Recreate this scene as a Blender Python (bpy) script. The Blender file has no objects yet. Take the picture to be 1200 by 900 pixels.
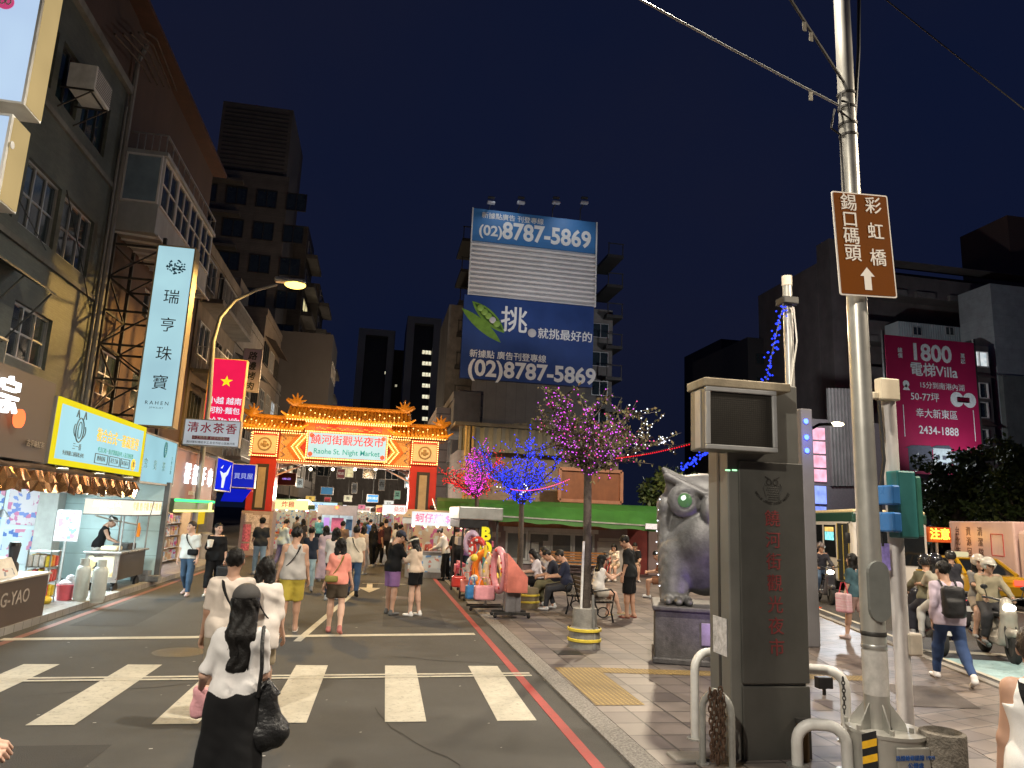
import bpy,bmesh,math,random
import numpy as np
from mathutils import Vector,Matrix
random.seed(7)
RNG=np.random.default_rng(7)
SC=bpy.context.scene
COL=SC.collection
# ---------------------------------------------------------------- camera

CAM_H,FPX=2.1,832.0
YAW,PITCH,ROLL=[math.radians(a)for a in(10.35,10.6,2.4)]
_f=np.array([math.sin(YAW)*math.cos(PITCH),math.cos(YAW)*math.cos(PITCH),math.sin(PITCH)])
_r0=np.array([math.cos(YAW),-math.sin(YAW),0.0]);_u0=np.cross(_r0,_f)
_r=math.cos(ROLL)*_r0+math.sin(ROLL)*_u0;_u=-math.sin(ROLL)*_r0+math.cos(ROLL)*_u0
_C=np.array([0,0,CAM_H])
camd=bpy.data.cameras.new('camera');cam=bpy.data.objects.new('camera',camd);COL.objects.link(cam)
camd.sensor_width=36;camd.lens=36*FPX/1200;camd.clip_start=0.05;camd.clip_end=3000
mw=Matrix.Identity(4)
for i in range(3):
 mw[i][0],mw[i][1],mw[i][2],mw[i][3]=_r[i],_u[i],-_f[i],_C[i]
cam.matrix_world=mw
SC.camera=cam
# ---------------------------------------------------------------- world and exposure

wd=bpy.data.worlds.new('World');SC.world=wd;wd.use_nodes=True
nt=wd.node_tree;nt.nodes.clear()
sky=nt.nodes.new('ShaderNodeTexSky');sky.sky_type='NISHITA';sky.sun_disc=False
sky.sun_elevation=math.radians(-3.0);sky.sun_rotation=math.radians(250);sky.ozone_density=4;sky.dust_density=2
bg=nt.nodes.new('ShaderNodeBackground');bg.inputs['Strength'].default_value=0.09
glow=nt.nodes.new('ShaderNodeBackground');glow.inputs['Color'].default_value=(0.0050,0.0066,0.0245,1);glow.inputs['Strength'].default_value=1.0
addn=nt.nodes.new('ShaderNodeAddShader');wo=nt.nodes.new('ShaderNodeOutputWorld')
nt.links.new(sky.outputs[0],bg.inputs['Color']);nt.links.new(bg.outputs[0],addn.inputs[0]);nt.links.new(glow.outputs[0],addn.inputs[1])
nt.links.new(addn.outputs[0],wo.inputs['Surface'])
_tc=nt.nodes.new('ShaderNodeTexCoord');_n=nt.nodes.new('ShaderNodeTexNoise');_n.inputs['Scale'].default_value=2.2;_n.inputs['Detail'].default_value=5
_rp=nt.nodes.new('ShaderNodeValToRGB');_rp.color_ramp.elements[0].position=.36;_rp.color_ramp.elements[1].position=.66
_rp.color_ramp.elements[0].color=(.0035,.0064,.0215,1);_rp.color_ramp.elements[1].color=(.0060,.0078,.0205,1)
nt.links.new(_tc.outputs['Generated'],_n.inputs['Vector']);nt.links.new(_n.outputs['Fac'],_rp.inputs[0]);nt.links.new(_rp.outputs[0],glow.inputs['Color'])
SC.view_settings.view_transform='Standard';SC.view_settings.look='None';SC.view_settings.gamma=1;SC.view_settings.exposure=0
SC.view_settings.use_curve_mapping=False
SC.cycles.use_denoising=True
SC.cycles.max_bounces=5;SC.cycles.diffuse_bounces=3;SC.cycles.glossy_bounces=3;SC.cycles.transmission_bounces=4
SC.cycles.sample_clamp_indirect=4;SC.cycles.sample_clamp_direct=0
SC.cycles.caustics_reflective=False;SC.cycles.caustics_refractive=False
def lamp(kind,name,loc,power,col,size=0.2,aim=None,angle=120,blend=0.6):
 d=bpy.data.lights.new(name,kind);d.energy=power;d.color=col
 if kind=='SPOT':d.spot_size=math.radians(angle);d.spot_blend=blend
 if kind in('POINT','SPOT'):d.shadow_soft_size=size
 if kind=='AREA':d.shape='DISK';d.size=size
 o=bpy.data.objects.new(name,d);COL.objects.link(o);o.location=loc
 if aim is not None:o.rotation_euler=(Vector(aim)-Vector(loc)).to_track_quat('-Z','Y').to_euler()
 return o
_m=bpy.data.lights.new('moonlight','SUN');_m.energy=0.012;_m.angle=math.radians(0.5);_m.color=(1,.96,.9)
_mo=bpy.data.objects.new('moonlight',_m);COL.objects.link(_mo);_mo.rotation_euler=(math.radians(50),0,math.radians(110))
LAMPS=dict(sodium=((-3.05,23.5,9.15),4200,(1.0,0.60,0.16)),near=((3.3,6.4,10.2),4500,(1.0,0.90,0.74)),kerb=((-4.2,-1.5,9.0),5600,(1.0,0.91,0.76)),road=((11.6,4.0,9.0),4200,(1.0,0.85,0.66)),plaza=((9.0,21.5,8.5),4200,(1.0,0.83,0.60)))
for k,(p,e,c)in LAMPS.items():
 lamp('SPOT','street_light_'+k,p,e,c,.16,(p[0],p[1],0),165,.35)
# ---------------------------------------------------------------- pixel helpers (a photo pixel and one known coordinate give a point)

def _ray(x,y):return(x-600)/FPX*_r-(y-450)/FPX*_u+_f
def G(x,y,z=0.0):d=_ray(x,y);return _C+d*(z-CAM_H)/d[2]
def AX(x,y,X):d=_ray(x,y);return _C+d*X/d[0]
def AY(x,y,Y):d=_ray(x,y);return _C+d*Y/d[1]
# ---------------------------------------------------------------- materials

_mats={}
def _hsv(c,f):return tuple(min(1,max(0,v*f))for v in c[:3])+(1,)
def M(name,col,rough=.6,metal=0.0,var=.18,scale=6.0,bump=0.0,bscale=None,stain=0.0,spec=.4,coat=0.0,emit=None,es=0.0,trans=0.0):
 """painted / woven / cast surface with two scales of soft colour variation"""
 if name in _mats:return _mats[name]
 m=bpy.data.materials.new(name);m.use_nodes=True;t=m.node_tree;N=t.nodes;L=t.links
 b=N['Principled BSDF'];b.inputs['Roughness'].default_value=rough;b.inputs['Metallic'].default_value=metal
 b.inputs['Specular IOR Level'].default_value=spec;b.inputs['Coat Weight'].default_value=coat
 if trans:b.inputs['Transmission Weight'].default_value=trans
 tc=N.new('ShaderNodeTexCoord');n=N.new('ShaderNodeTexNoise');n.inputs['Scale'].default_value=scale;n.inputs['Detail'].default_value=6;n.inputs['Roughness'].default_value=.65
 L.new(tc.outputs['Object'],n.inputs['Vector'])
 r=N.new('ShaderNodeValToRGB');r.color_ramp.elements[0].position=.3;r.color_ramp.elements[1].position=.72
 r.color_ramp.elements[0].color=_hsv(col,1-var);r.color_ramp.elements[1].color=_hsv(col,1+var)
 L.new(n.outputs['Fac'],r.inputs['Fac']);out=r.outputs['Color']
 if stain:
  n2=N.new('ShaderNodeTexNoise');n2.inputs['Scale'].default_value=scale*.22;n2.inputs['Detail'].default_value=8;n2.inputs['Roughness'].default_value=.7
  mp=N.new('ShaderNodeMapping');mp.inputs['Scale'].default_value=(1,1,.28);L.new(tc.outputs['Object'],mp.inputs[0]);L.new(mp.outputs[0],n2.inputs['Vector'])
  r2=N.new('ShaderNodeValToRGB');r2.color_ramp.elements[0].position=.42;r2.color_ramp.elements[1].position=.66
  r2.color_ramp.elements[0].color=(1,1,1,1);r2.color_ramp.elements[1].color=(1-stain,1-stain*1.03,1-stain*1.08,1)
  mx=N.new('ShaderNodeMixRGB');mx.blend_type='MULTIPLY';mx.inputs[0].default_value=1
  L.new(n2.outputs['Fac'],r2.inputs[0]);L.new(out,mx.inputs[1]);L.new(r2.outputs[0],mx.inputs[2]);out=mx.outputs[0]
 L.new(out,b.inputs['Base Color'])
 if rough<.9:
  mr=N.new('ShaderNodeMapRange');mr.inputs[3].default_value=max(0.02,rough-.12);mr.inputs[4].default_value=min(1,rough+.12);L.new(n.outputs['Fac'],mr.inputs[0]);L.new(mr.outputs[0],b.inputs['Roughness'])
 if bump:
  n3=N.new('ShaderNodeTexNoise');n3.inputs['Scale'].default_value=bscale or scale*8;n3.inputs['Detail'].default_value=4;L.new(tc.outputs['Object'],n3.inputs['Vector'])
  bp=N.new('ShaderNodeBump');bp.inputs['Strength'].default_value=bump;bp.inputs['Distance'].default_value=.02;L.new(n3.outputs['Fac'],bp.inputs['Height']);L.new(bp.outputs[0],b.inputs['Normal'])
 if emit is not None:b.inputs['Emission Color'].default_value=tuple(emit)+(1,);b.inputs['Emission Strength'].default_value=es
 _mats[name]=m;return m
def E(name,col,s,var=.06,scale=2.0,sample=True):
 """something that gives off light: lamp, lit sign face, lit window"""
 if name in _mats:return _mats[name]
 m=bpy.data.materials.new(name);m.use_nodes=True;t=m.node_tree;N=t.nodes;L=t.links;N.clear()
 e=N.new('ShaderNodeEmission');o=N.new('ShaderNodeOutputMaterial');L.new(e.outputs[0],o.inputs[0]);e.inputs[1].default_value=s
 tc=N.new('ShaderNodeTexCoord');n=N.new('ShaderNodeTexNoise');n.inputs['Scale'].default_value=scale;L.new(tc.outputs['Object'],n.inputs['Vector'])
 r=N.new('ShaderNodeValToRGB');r.color_ramp.elements[0].position=.3;r.color_ramp.elements[1].position=.7
 r.color_ramp.elements[0].color=_hsv(col,1-var);r.color_ramp.elements[1].color=_hsv(col,1+var);L.new(n.outputs['Fac'],r.inputs[0]);L.new(r.outputs[0],e.inputs[0])
 if not sample:m.cycles.emission_sampling='NONE'
 _mats[name]=m;return m
def TILE(name,c1,c2,mortar,w,h,plane='YZ',gap=.03,rough=.55,off=.5,var=.25,stain=.3,rot=0.0,bump=.25,emit=0.0,spec=.4):
 """tiled / bricked / boarded surface; plane names the object axes the courses run in"""
 if name in _mats:return _mats[name]
 m=bpy.data.materials.new(name);m.use_nodes=True;t=m.node_tree;N=t.nodes;L=t.links;b=N['Principled BSDF']
 tc=N.new('ShaderNodeTexCoord');sx=N.new('ShaderNodeSeparateXYZ');cx=N.new('ShaderNodeCombineXYZ');L.new(tc.outputs['Object'],sx.inputs[0])
 for k,a in enumerate(plane):L.new(sx.outputs['XYZ'.index(a)],cx.inputs[k])
 vec=cx.outputs[0]
 if rot:
  mp=N.new('ShaderNodeMapping');mp.inputs['Rotation'].default_value=(0,0,rot);L.new(vec,mp.inputs[0]);vec=mp.outputs[0]
 br=N.new('ShaderNodeTexBrick');br.inputs['Scale'].default_value=1;br.inputs['Brick Width'].default_value=w;br.inputs['Row Height'].default_value=h
 br.inputs['Mortar Size'].default_value=gap*min(w,h);br.inputs['Mortar Smooth'].default_value=.2;br.offset=off;br.inputs['Bias'].default_value=0
 br.inputs['Color1'].default_value=tuple(c1)+(1,);br.inputs['Color2'].default_value=tuple(c2)+(1,);br.inputs['Mortar'].default_value=tuple(mortar)+(1,)
 L.new(vec,br.inputs['Vector'])
 n=N.new('ShaderNodeTexNoise');n.inputs['Scale'].default_value=.9;n.inputs['Detail'].default_value=8;n.inputs['Roughness'].default_value=.7;L.new(tc.outputs['Object'],n.inputs['Vector'])
 r=N.new('ShaderNodeValToRGB');r.color_ramp.elements[0].position=.3;r.color_ramp.elements[1].position=.7
 r.color_ramp.elements[0].color=(1-stain,)*3+(1,);r.color_ramp.elements[1].color=(1+var*.3,)*3+(1,);L.new(n.outputs['Fac'],r.inputs[0])
 mx=N.new('ShaderNodeMixRGB');mx.blend_type='MULTIPLY';mx.inputs[0].default_value=1;L.new(br.outputs['Color'],mx.inputs[1]);L.new(r.outputs[0],mx.inputs[2]);L.new(mx.outputs[0],b.inputs['Base Color'])
 mr=N.new('ShaderNodeMapRange');mr.inputs[3].default_value=max(.05,rough-.15);mr.inputs[4].default_value=min(1,rough+.15);L.new(n.outputs['Fac'],mr.inputs[0]);L.new(mr.outputs[0],b.inputs['Roughness'])
 b.inputs['Specular IOR Level'].default_value=spec
 if bump:
  bp=N.new('ShaderNodeBump');bp.inputs['Strength'].default_value=bump;bp.inputs['Distance'].default_value=.01;bp.invert=True;L.new(br.outputs['Fac'],bp.inputs['Height']);L.new(bp.outputs[0],b.inputs['Normal'])
 _mats[name]=m;return m
def GLASS(name,tint=(.02,.03,.035),rough=.06):
 return M(name,tint,rough,0,.3,1.5,spec=.9)
# ---------------------------------------------------------------- mesh builder

class MB:
 def __init__(s):s.v=[];s.f=[];s.m=[];s.n=0;s.smooth=[]
 def add(s,v,f,m=0,sm=False):
  v=np.asarray(v,float).reshape(-1,3);o=s.n;s.v.append(v);s.n+=len(v)
  s.f+=[tuple(int(i)+o for i in q)for q in f];s.m+=[m]*len(f)if np.isscalar(m)else list(m);s.smooth+=[sm]*len(f);return s
 def box(s,a,b,m=0):
  (x0,y0,z0),(x1,y1,z1)=np.minimum(a,b),np.maximum(a,b)
  v=[(x0,y0,z0),(x1,y0,z0),(x1,y1,z0),(x0,y1,z0),(x0,y0,z1),(x1,y0,z1),(x1,y1,z1),(x0,y1,z1)]
  return s.add(v,[(0,3,2,1),(4,5,6,7),(0,1,5,4),(1,2,6,5),(2,3,7,6),(3,0,4,7)],m)
 def bbox(s,a,b,r=.01,m=0):
  """box with chamfered vertical and horizontal edges"""
  a,b=np.minimum(a,b).astype(float),np.maximum(a,b).astype(float);r=min(r,*(b-a)/2.2)
  bm=bmesh.new();bmesh.ops.create_cube(bm,size=1)
  for q in bm.verts:q.co=Vector((a+b)/2+np.array(q.co)*(b-a))
  bmesh.ops.bevel(bm,geom=bm.edges[:],offset=r,segments=2,affect='EDGES',profile=.5)
  s.addbm(bm,m);return s
 def addbm(s,bm,m=0,sm=False):
  bm.verts.index_update();s.add([q.co[:]for q in bm.verts],[[q.index for q in f.verts]for f in bm.faces],m,sm);bm.free()
 def bar(s,p,q,w=.03,h=None,m=0):
  """square bar between two points"""
  p,q=np.array(p,float),np.array(q,float);d=q-p;L=np.linalg.norm(d)
  if L<1e-6:return s
  d/=L;up=np.array([0,0,1.])if abs(d[2])<.95 else np.array([1.,0,0]);a=np.cross(d,up);a/=np.linalg.norm(a);c=np.cross(a,d)
  h=h or w;v=[e+a*w/2*i+c*h/2*j for e in(p,q)for i,j in((-1,-1),(1,-1),(1,1),(-1,1))]
  return s.add(v,[(0,1,2,3),(7,6,5,4),(0,4,5,1),(1,5,6,2),(2,6,7,3),(3,7,4,0)],m)
 def tube(s,pts,r,m=0,n=8,caps=True,sm=True):
  pts=np.array(pts,float);k=len(pts);rr=np.full(k,r)if np.isscalar(r)else np.array(r,float)
  t=np.gradient(pts,axis=0);t/=np.linalg.norm(t,axis=1)[:,None]+1e-9
  up=np.array([0,0,1.])if abs(t[0][2])<.9 else np.array([1.,0,0]);a=np.cross(t[0],up);a/=np.linalg.norm(a)
  V=[]
  for i in range(k):
   a=a-t[i]*(a@t[i]);a/=np.linalg.norm(a)+1e-9;b=np.cross(t[i],a)
   for j in range(n):th=2*math.pi*j/n;V.append(pts[i]+rr[i]*(a*math.cos(th)+b*math.sin(th)))
  F=[(i*n+j,i*n+(j+1)%n,(i+1)*n+(j+1)%n,(i+1)*n+j)for i in range(k-1)for j in range(n)]
  if caps:F+=[tuple(range(n-1,-1,-1)),tuple((k-1)*n+j for j in range(n))]
  return s.add(V,F,m,sm)
 def cyl(s,c,r,h,m=0,n=20,r2=None,sm=True):
  c=np.array(c,float);return s.lathe(c,[(0,0),(r,0),(r2 if r2 is not None else r,h),(0,h)],m,n,sm)
 def lathe(s,c,prof,m=0,n=24,sm=True,axis='Z',sy=1.0):
  c=np.array(c,float);V=[];F=[];k=len(prof)
  for(r,z)in prof:
   for j in range(n):
    th=2*math.pi*j/n;p=(max(r,1e-4)*math.cos(th),max(r,1e-4)*math.sin(th)*sy,z)
    if axis=='X':p=(z,p[0],p[1])
    if axis=='Y':p=(p[1],z,p[0])
    V.append(c+p)
  F=[(i*n+j,i*n+(j+1)%n,(i+1)*n+(j+1)%n,(i+1)*n+j)for i in range(k-1)for j in range(n)]
  return s.add(V,F,m,sm)
 def sph(s,c,r,m=0,n=10,sc=(1,1,1),sm=True):
  k=n//2+1;c=np.array(c,float);V=[];sc=np.array(sc)
  for i in range(k):
   ph=math.pi*i/(k-1)
   for j in range(n):th=2*math.pi*j/n;V.append(c+r*sc*np.array([max(math.sin(ph),1e-3)*math.cos(th),max(math.sin(ph),1e-3)*math.sin(th),-math.cos(ph)]))
  return s.add(V,[(i*n+j,i*n+(j+1)%n,(i+1)*n+(j+1)%n,(i+1)*n+j)for i in range(k-1)for j in range(n)],m,sm)
 def prism(s,poly,a,b,m=0,axes='XZ',flat=False):
  """2-D outline in the two named axes, extruded along the third from a to b"""
  ax=['XYZ'.index(c)for c in axes];third=3-sum(ax);k=len(poly);V=[]
  for t in(a,b):
   for(p,q)in poly:
    w=[0,0,0];w[ax[0]]=p;w[ax[1]]=q;w[third]=t;V.append(w)
  return s.add(V,[tuple(range(k)),tuple(range(2*k-1,k-1,-1))]+[(i,(i+1)%k,k+(i+1)%k,k+i)for i in range(k)],m)
 def quad(s,a,b,c,d,m=0):return s.add([a,b,c,d],[(0,1,2,3)],m)
 def text(s,txt,org,u=(1,0,0),v=(0,0,1),size=1.0,m=0,bold=0.0,align='CENTER',depth=.004,sx=1.0,lift=.002,shear=0.0):
  if bold and any(ord(c)>0x2e80 for c in txt):
   u_,v_=np.array(u,float),np.array(v,float);b=min(bold,.03)*1.1;n_=np.cross(u_,v_)
   for i,(a,c)in enumerate(((-1,-1),(1,-1),(-1,1),(1,1))):s.text(txt,np.array(org,float)+size*b*.5*(a*u_+c*v_)+n_*.0007*i*max(1,size*2),u,v,size,m,0.0,align,depth,sx,lift,shear)
   return s
  tv,tf=textmesh(txt,bold,align,shear)
  if not len(tv):return s
  u,v,o=np.array(u,float),np.array(v,float),np.array(org,float);n=np.cross(u,v)
  return s.add(o+size*(sx*tv[:,:1]*u+tv[:,1:2]*v)+n*(lift+depth*(tv[:,2:3]>0)),tf,m)
 def vtext(s,txt,org,u=(1,0,0),size=1.0,step=1.1,**k):
  for i,ch in enumerate(txt):s.text(ch,np.array(org,float)-np.array([0,0,i*step*size]),u,(0,0,1),size,**k)
  return s
 def xf(s,mat):
  for i,v in enumerate(s.v):s.v[i]=v@np.array(mat)[:3,:3].T+np.array(mat)[:3,3]
  return s
 def build(s,name,mats,parent=None,world=False,smooth=None):
  if not s.n:return None
  V=np.concatenate(s.v)
  if parent is not None and world:
   w=Matrix.Identity(4);q=parent
   while q is not None:w=q.matrix_basis@w;q=q.parent
   pm=np.array(w.inverted());V=V@pm[:3,:3].T+pm[:3,3]
  me=bpy.data.meshes.new(name);me.from_pydata(V.tolist(),[],s.f);me.polygons.foreach_set('material_index',s.m)
  me.polygons.foreach_set('use_smooth',s.smooth if smooth is None else[smooth]*len(s.f))
  for q in(mats if isinstance(mats,(list,tuple))else[mats]):me.materials.append(q)
  me.update();bm=bmesh.new();bm.from_mesh(me);bmesh.ops.recalc_face_normals(bm,faces=bm.faces);bm.to_mesh(me);bm.free()
  o=bpy.data.objects.new(name,me);COL.objects.link(o)
  if parent is not None:o.parent=parent
  if any(s.smooth):
   try:me.set_sharp_from_angle(angle=math.radians(40))
   except Exception:pass
  return o
_tc={}
def textmesh(txt,bold=0.0,align='CENTER',shear=0.0):
 key=(txt,round(bold,4),align,shear)
 if key in _tc:return _tc[key]
 cu=bpy.data.curves.new('lettering','FONT');cu.body=txt;cu.offset=bold;cu.align_x=align;cu.align_y='CENTER';cu.extrude=.01;cu.shear=shear;cu.resolution_u=3
 o=bpy.data.objects.new('lettering',cu);COL.objects.link(o)
 me=bpy.data.meshes.new_from_object(o.evaluated_get(bpy.context.evaluated_depsgraph_get()))
 v=np.array([q.co[:]for q in me.vertices]).reshape(-1,3);f=[tuple(p.vertices)for p in me.polygons]
 bpy.data.objects.remove(o);bpy.data.curves.remove(cu);bpy.data.meshes.remove(me)
 _tc[key]=(v,f);return v,f
def tag(o,label=None,cat=None,group=None,kind=None):
 for k,v in(('label',label),('category',cat),('group',group),('kind',kind)):
  if v:o[k]=v
 return o
def thing(name,label,cat,loc=(0,0,0),rz=0.0,group=None):
 o=bpy.data.objects.new(name,None);COL.objects.link(o);o.empty_display_size=.2
 o.matrix_basis=Matrix.Translation(Vector([float(c)for c in loc]))@Matrix.Rotation(rz,4,'Z');return tag(o,label,cat,group)
def struct(mb,name,mats):return tag(mb.build(name,mats),kind='structure')
def kids(o):return[c for c in o.children]
def dup(o,loc=None,rz=None,label=None,parent=None):
 c=o.copy();COL.objects.link(c)
 if parent is not None:c.parent=parent
 for ch in kids(o):dup(ch,parent=c)
 if loc is not None:c.matrix_basis=Matrix.Translation(Vector([float(q)for q in loc]))@Matrix.Rotation(rz or 0,4,'Z')
 if label:c['label']=label
 return c
# ---------------------------------------------------------------- signed-distance modelling (one continuous surface)

class SDF:
 """smooth union of round cones / ellipsoids, meshed with surface nets"""
 def __init__(s,k=.03):s.p=[];s.k=k
 def cone(s,a,b,ra,rb=None,k=None,cap=None,fl=None):
  s.p.append(('c',np.array(a,float),np.array(b,float),ra,rb if rb is not None else ra,s.k if k is None else k,cap,fl));return s
 def ell(s,c,r,k=None,R=None,sub=False):
  s.p.append(('s' if sub else 'e',np.array(c,float),np.array(r,float),None,R,s.k if k is None else k,None,None));return s
 def boxy(s,c,r,rad=.02,k=None,R=None):s.p.append(('b',np.array(c,float),np.array(r,float),rad,R,s.k if k is None else k,None,None));return s
 def mesh(s,h,pad=.03,clip=None,noise=None,bounds=None):
  lo,hi=np.full(3,1e9),np.full(3,-1e9)
  for q in s.p:
   if q[0]=='s':continue
   if q[0]=='c':e=max(q[3],q[4]);lo=np.minimum(lo,np.minimum(q[1],q[2])-e);hi=np.maximum(hi,np.maximum(q[1],q[2])+e)
   else:e=max(q[2])+(0 if q[0]=='e' else .0);lo=np.minimum(lo,q[1]-e*1.75*(1 if q[0]=='b' else .6));hi=np.maximum(hi,q[1]+e*1.75*(1 if q[0]=='b' else .6))
  if bounds:lo,hi=np.maximum(lo,bounds[0]),np.minimum(hi,bounds[1])
  lo=lo-pad-h*2;hi=hi+pad+h*2
  ax=[np.arange(lo[i],hi[i]+h,h)for i in range(3)];sh=tuple(len(a)for a in ax);D=np.full(sh,10.0,np.float32)
  for q in s.p:
   typ,k=q[0],max(q[5],1e-5)
   if typ=='c':e=max(q[3],q[4])+2*k+3*h;l,u=np.minimum(q[1],q[2])-e,np.maximum(q[1],q[2])+e
   else:e=max(q[2])*1.8+2*k+3*h;l,u=q[1]-e,q[1]+e
   sl=tuple(slice(max(0,int((l[i]-lo[i])/h)),max(0,min(sh[i],int((u[i]-lo[i])/h)+2)))for i in range(3))
   X=np.stack(np.meshgrid(*[ax[i][sl[i]]for i in range(3)],indexing='ij'),-1)
   if not X.size:continue
   if typ=='c':
    a,b,ra,rb=q[1:5];ba=b-a;pa=X-a;L2=ba@ba+1e-12;t=np.clip((pa@ba)/L2,0,1)
    dv=pa-t[...,None]*ba
    if q[7]is not None:
     n,f=q[7];n=np.array(n,float);dn=dv@n;dv=dv+(dn*(f-1))[...,None]*n
    d=np.sqrt((dv*dv).sum(-1))-(ra+(rb-ra)*t)
    if q[6]=='b':d=np.maximum(d,(X-b)@(ba/math.sqrt(L2)))
    if q[6]=='ab':d=np.maximum(np.maximum(d,(X-b)@(ba/math.sqrt(L2))),-(X-a)@(ba/math.sqrt(L2)))
   else:
    P=X-q[1]
    if q[4]is not None:P=P@np.array(q[4])
    if typ=='b':w=np.abs(P)-(q[2]-q[3]);d=np.sqrt((np.maximum(w,0)**2).sum(-1))+np.minimum(w.max(-1),0)-q[3]
    else:kk=np.sqrt(((P/q[2])**2).sum(-1));k2=np.sqrt(((P/q[2]**2)**2).sum(-1))+1e-9;d=kk*(kk-1)/k2
   S=D[sl]
   if typ=='s':hh=np.clip(.5-.5*(S+d)/k,0,1);D[sl]=S*(1-hh)+(-d)*hh+k*hh*(1-hh)
   else:hh=np.clip(.5+.5*(S-d)/k,0,1);D[sl]=S*(1-hh)+d*hh-k*hh*(1-hh)
  if noise is not None or clip is not None:
   X=np.stack(np.meshgrid(*ax,indexing='ij'),-1)
   if noise is not None:D=D+noise(X).astype(np.float32)
   if clip is not None:D=np.maximum(D,clip(X))
  return surface_net(D,lo,h)
def surface_net(D,lo,h):
 nx,ny,nz=D.shape;neg=D<0
 c=[neg[i:nx-1+i,j:ny-1+j,k:nz-1+k]for i in(0,1)for j in(0,1)for k in(0,1)]
 cnt=sum(q.astype(np.int8)for q in c);act=(cnt>0)&(cnt<8);idx=np.full(act.shape,-1,np.int64);ii=np.argwhere(act);idx[act]=np.arange(len(ii))
 if not len(ii):return np.zeros((0,3)),[]
 S=np.zeros((len(ii),3));W=np.zeros(len(ii));off=[(i,j,k)for i in(0,1)for j in(0,1)for k in(0,1)]
 for a in range(8):
  for b in range(a+1,8):
   oa,ob=np.array(off[a]),np.array(off[b])
   if abs(oa-ob).sum()!=1:continue
   pa,pb=ii+oa,ii+ob;da,db=D[tuple(pa.T)],D[tuple(pb.T)];x=(da<0)!=(db<0);t=np.where(x,da/(da-db+1e-12),0)
   S+=np.where(x[:,None],oa+(ob-oa)*t[:,None],0);W+=x
 V=lo+h*(ii+S/W[:,None]);F=[]
 for d in range(3):
  e=[1,1,1];e[d]=0;a1,a2=(d+1)%3,(d+2)%3
  A=neg[tuple(slice(0,-1)if i==d else slice(1,-1)for i in range(3))];B=neg[tuple(slice(1,None)if i==d else slice(1,-1)for i in range(3))]
  for flip,msk in((False,A&~B),(True,~A&B)):
   p=np.argwhere(msk)
   if not len(p):continue
   p=p+np.array([0 if i==d else 1 for i in range(3)]);q=[]
   for(s1,s2)in((0,0),(1,0),(1,1),(0,1)):
    w=p.copy();w[:,a1]-=s1;w[:,a2]-=s2;q.append(idx[tuple(w.T)])
   q=np.stack(q if not flip else q[::-1],1);F+=q[(q>=0).all(1)].tolist()
 return V,F
def rotm(ax,a):return np.array(Matrix.Rotation(a,3,ax))
# ================================================================ setting

def P3(face,pl,u,v,o):
 return{'+X':(pl+o,u,v),'-X':(pl-o,u,v),'-Y':(u,pl-o,v),'+Y':(u,pl+o,v)}[face]
def fbox(mb,face,pl,u0,u1,v0,v1,o0,o1,m=0):return mb.box(P3(face,pl,u0,v0,o0),P3(face,pl,u1,v1,o1),m)
UV={'+X':((0,1,0),(0,0,1)),'-X':((0,-1,0),(0,0,1)),'-Y':((1,0,0),(0,0,1))}
def ftext(mb,face,pl,txt,u,v,size,o=.0,**k):return mb.text(txt,P3(face,pl,u,v,o),*UV[face],size=size,**k)
def fvtext(mb,face,pl,txt,u,v,size,step=1.1,o=0.,**k):
 for i,ch in enumerate(txt):ftext(mb,face,pl,ch,u,v-i*step*size,size,o,**k)
 return mb
# ---- materials of the setting

asphalt=M('asphalt',(.067,.065,.061),.82,0,.16,1.1,.5,160,stain=.3)
asphalt2=M('asphalt_avenue',(.05,.047,.045),.6,0,.2,1.3,.4,140,stain=.25)
paver=TILE('plaza_pavers',(.205,.175,.158),(.105,.088,.086),(.05,.045,.042),.42,.42,'XY',.03,.5,off=0,var=.5,stain=.45,bump=.5)
paver2=TILE('avenue_pavers',(.21,.17,.145),(.12,.096,.09),(.05,.045,.042),.40,.30,'XY',.035,.45,off=.5,var=.5,stain=.4,rot=-.28,bump=.5)
gravel=M('pebble_strip',(.23,.215,.20),.9,0,.6,38,.8,90)
tactile=TILE('tactile_paving',(.50,.345,.115),(.42,.29,.10),(.20,.14,.06),.06,.06,'XY',.3,.7,off=0,stain=.35,bump=.8)
def paintm(name,col):
 m=M(name,col,.7,0,.12,5,.2,120,stain=.18);t=m.node_tree;N=t.nodes;L=t.links;b=N['Principled BSDF']
 n=N.new('ShaderNodeTexNoise');n.inputs['Scale'].default_value=14;n.inputs['Detail'].default_value=10;n.inputs['Roughness'].default_value=.8
 tc=N.new('ShaderNodeTexCoord');L.new(tc.outputs['Object'],n.inputs['Vector']);r=N.new('ShaderNodeValToRGB');r.color_ramp.elements[0].position=.52;r.color_ramp.elements[1].position=.70
 L.new(n.outputs['Fac'],r.inputs[0]);mx=N.new('ShaderNodeMixRGB');src=b.inputs['Base Color'].links[0].from_socket
 mr=N.new('ShaderNodeMath');mr.operation='MULTIPLY';mr.inputs[1].default_value=.75;L.new(r.outputs[0],mr.inputs[0]);L.new(mr.outputs[0],mx.inputs[0]);L.new(src,mx.inputs[1]);mx.inputs[2].default_value=(.075,.07,.063,1);L.new(mx.outputs[0],b.inputs['Base Color']);return m
white_paint=paintm('road_paint_white',(.50,.47,.39));red_paint=paintm('road_paint_red',(.34,.06,.055));cyan_paint=paintm('road_paint_cyan',(.33,.50,.52));yel_paint=paintm('road_paint_yellow',(.6,.42,.08))
concrete=M('concrete',(.30,.28,.255),.85,0,.2,3,.3,60,stain=.4)
dconcrete=M('dark_concrete',(.16,.15,.14),.85,0,.25,2,.3,60,stain=.4)
steel=M('galvanised_steel',(.46,.46,.44),.38,.75,.14,5,stain=.2)
dsteel=M('dark_steel',(.05,.048,.045),.5,.4,.3,6)
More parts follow.
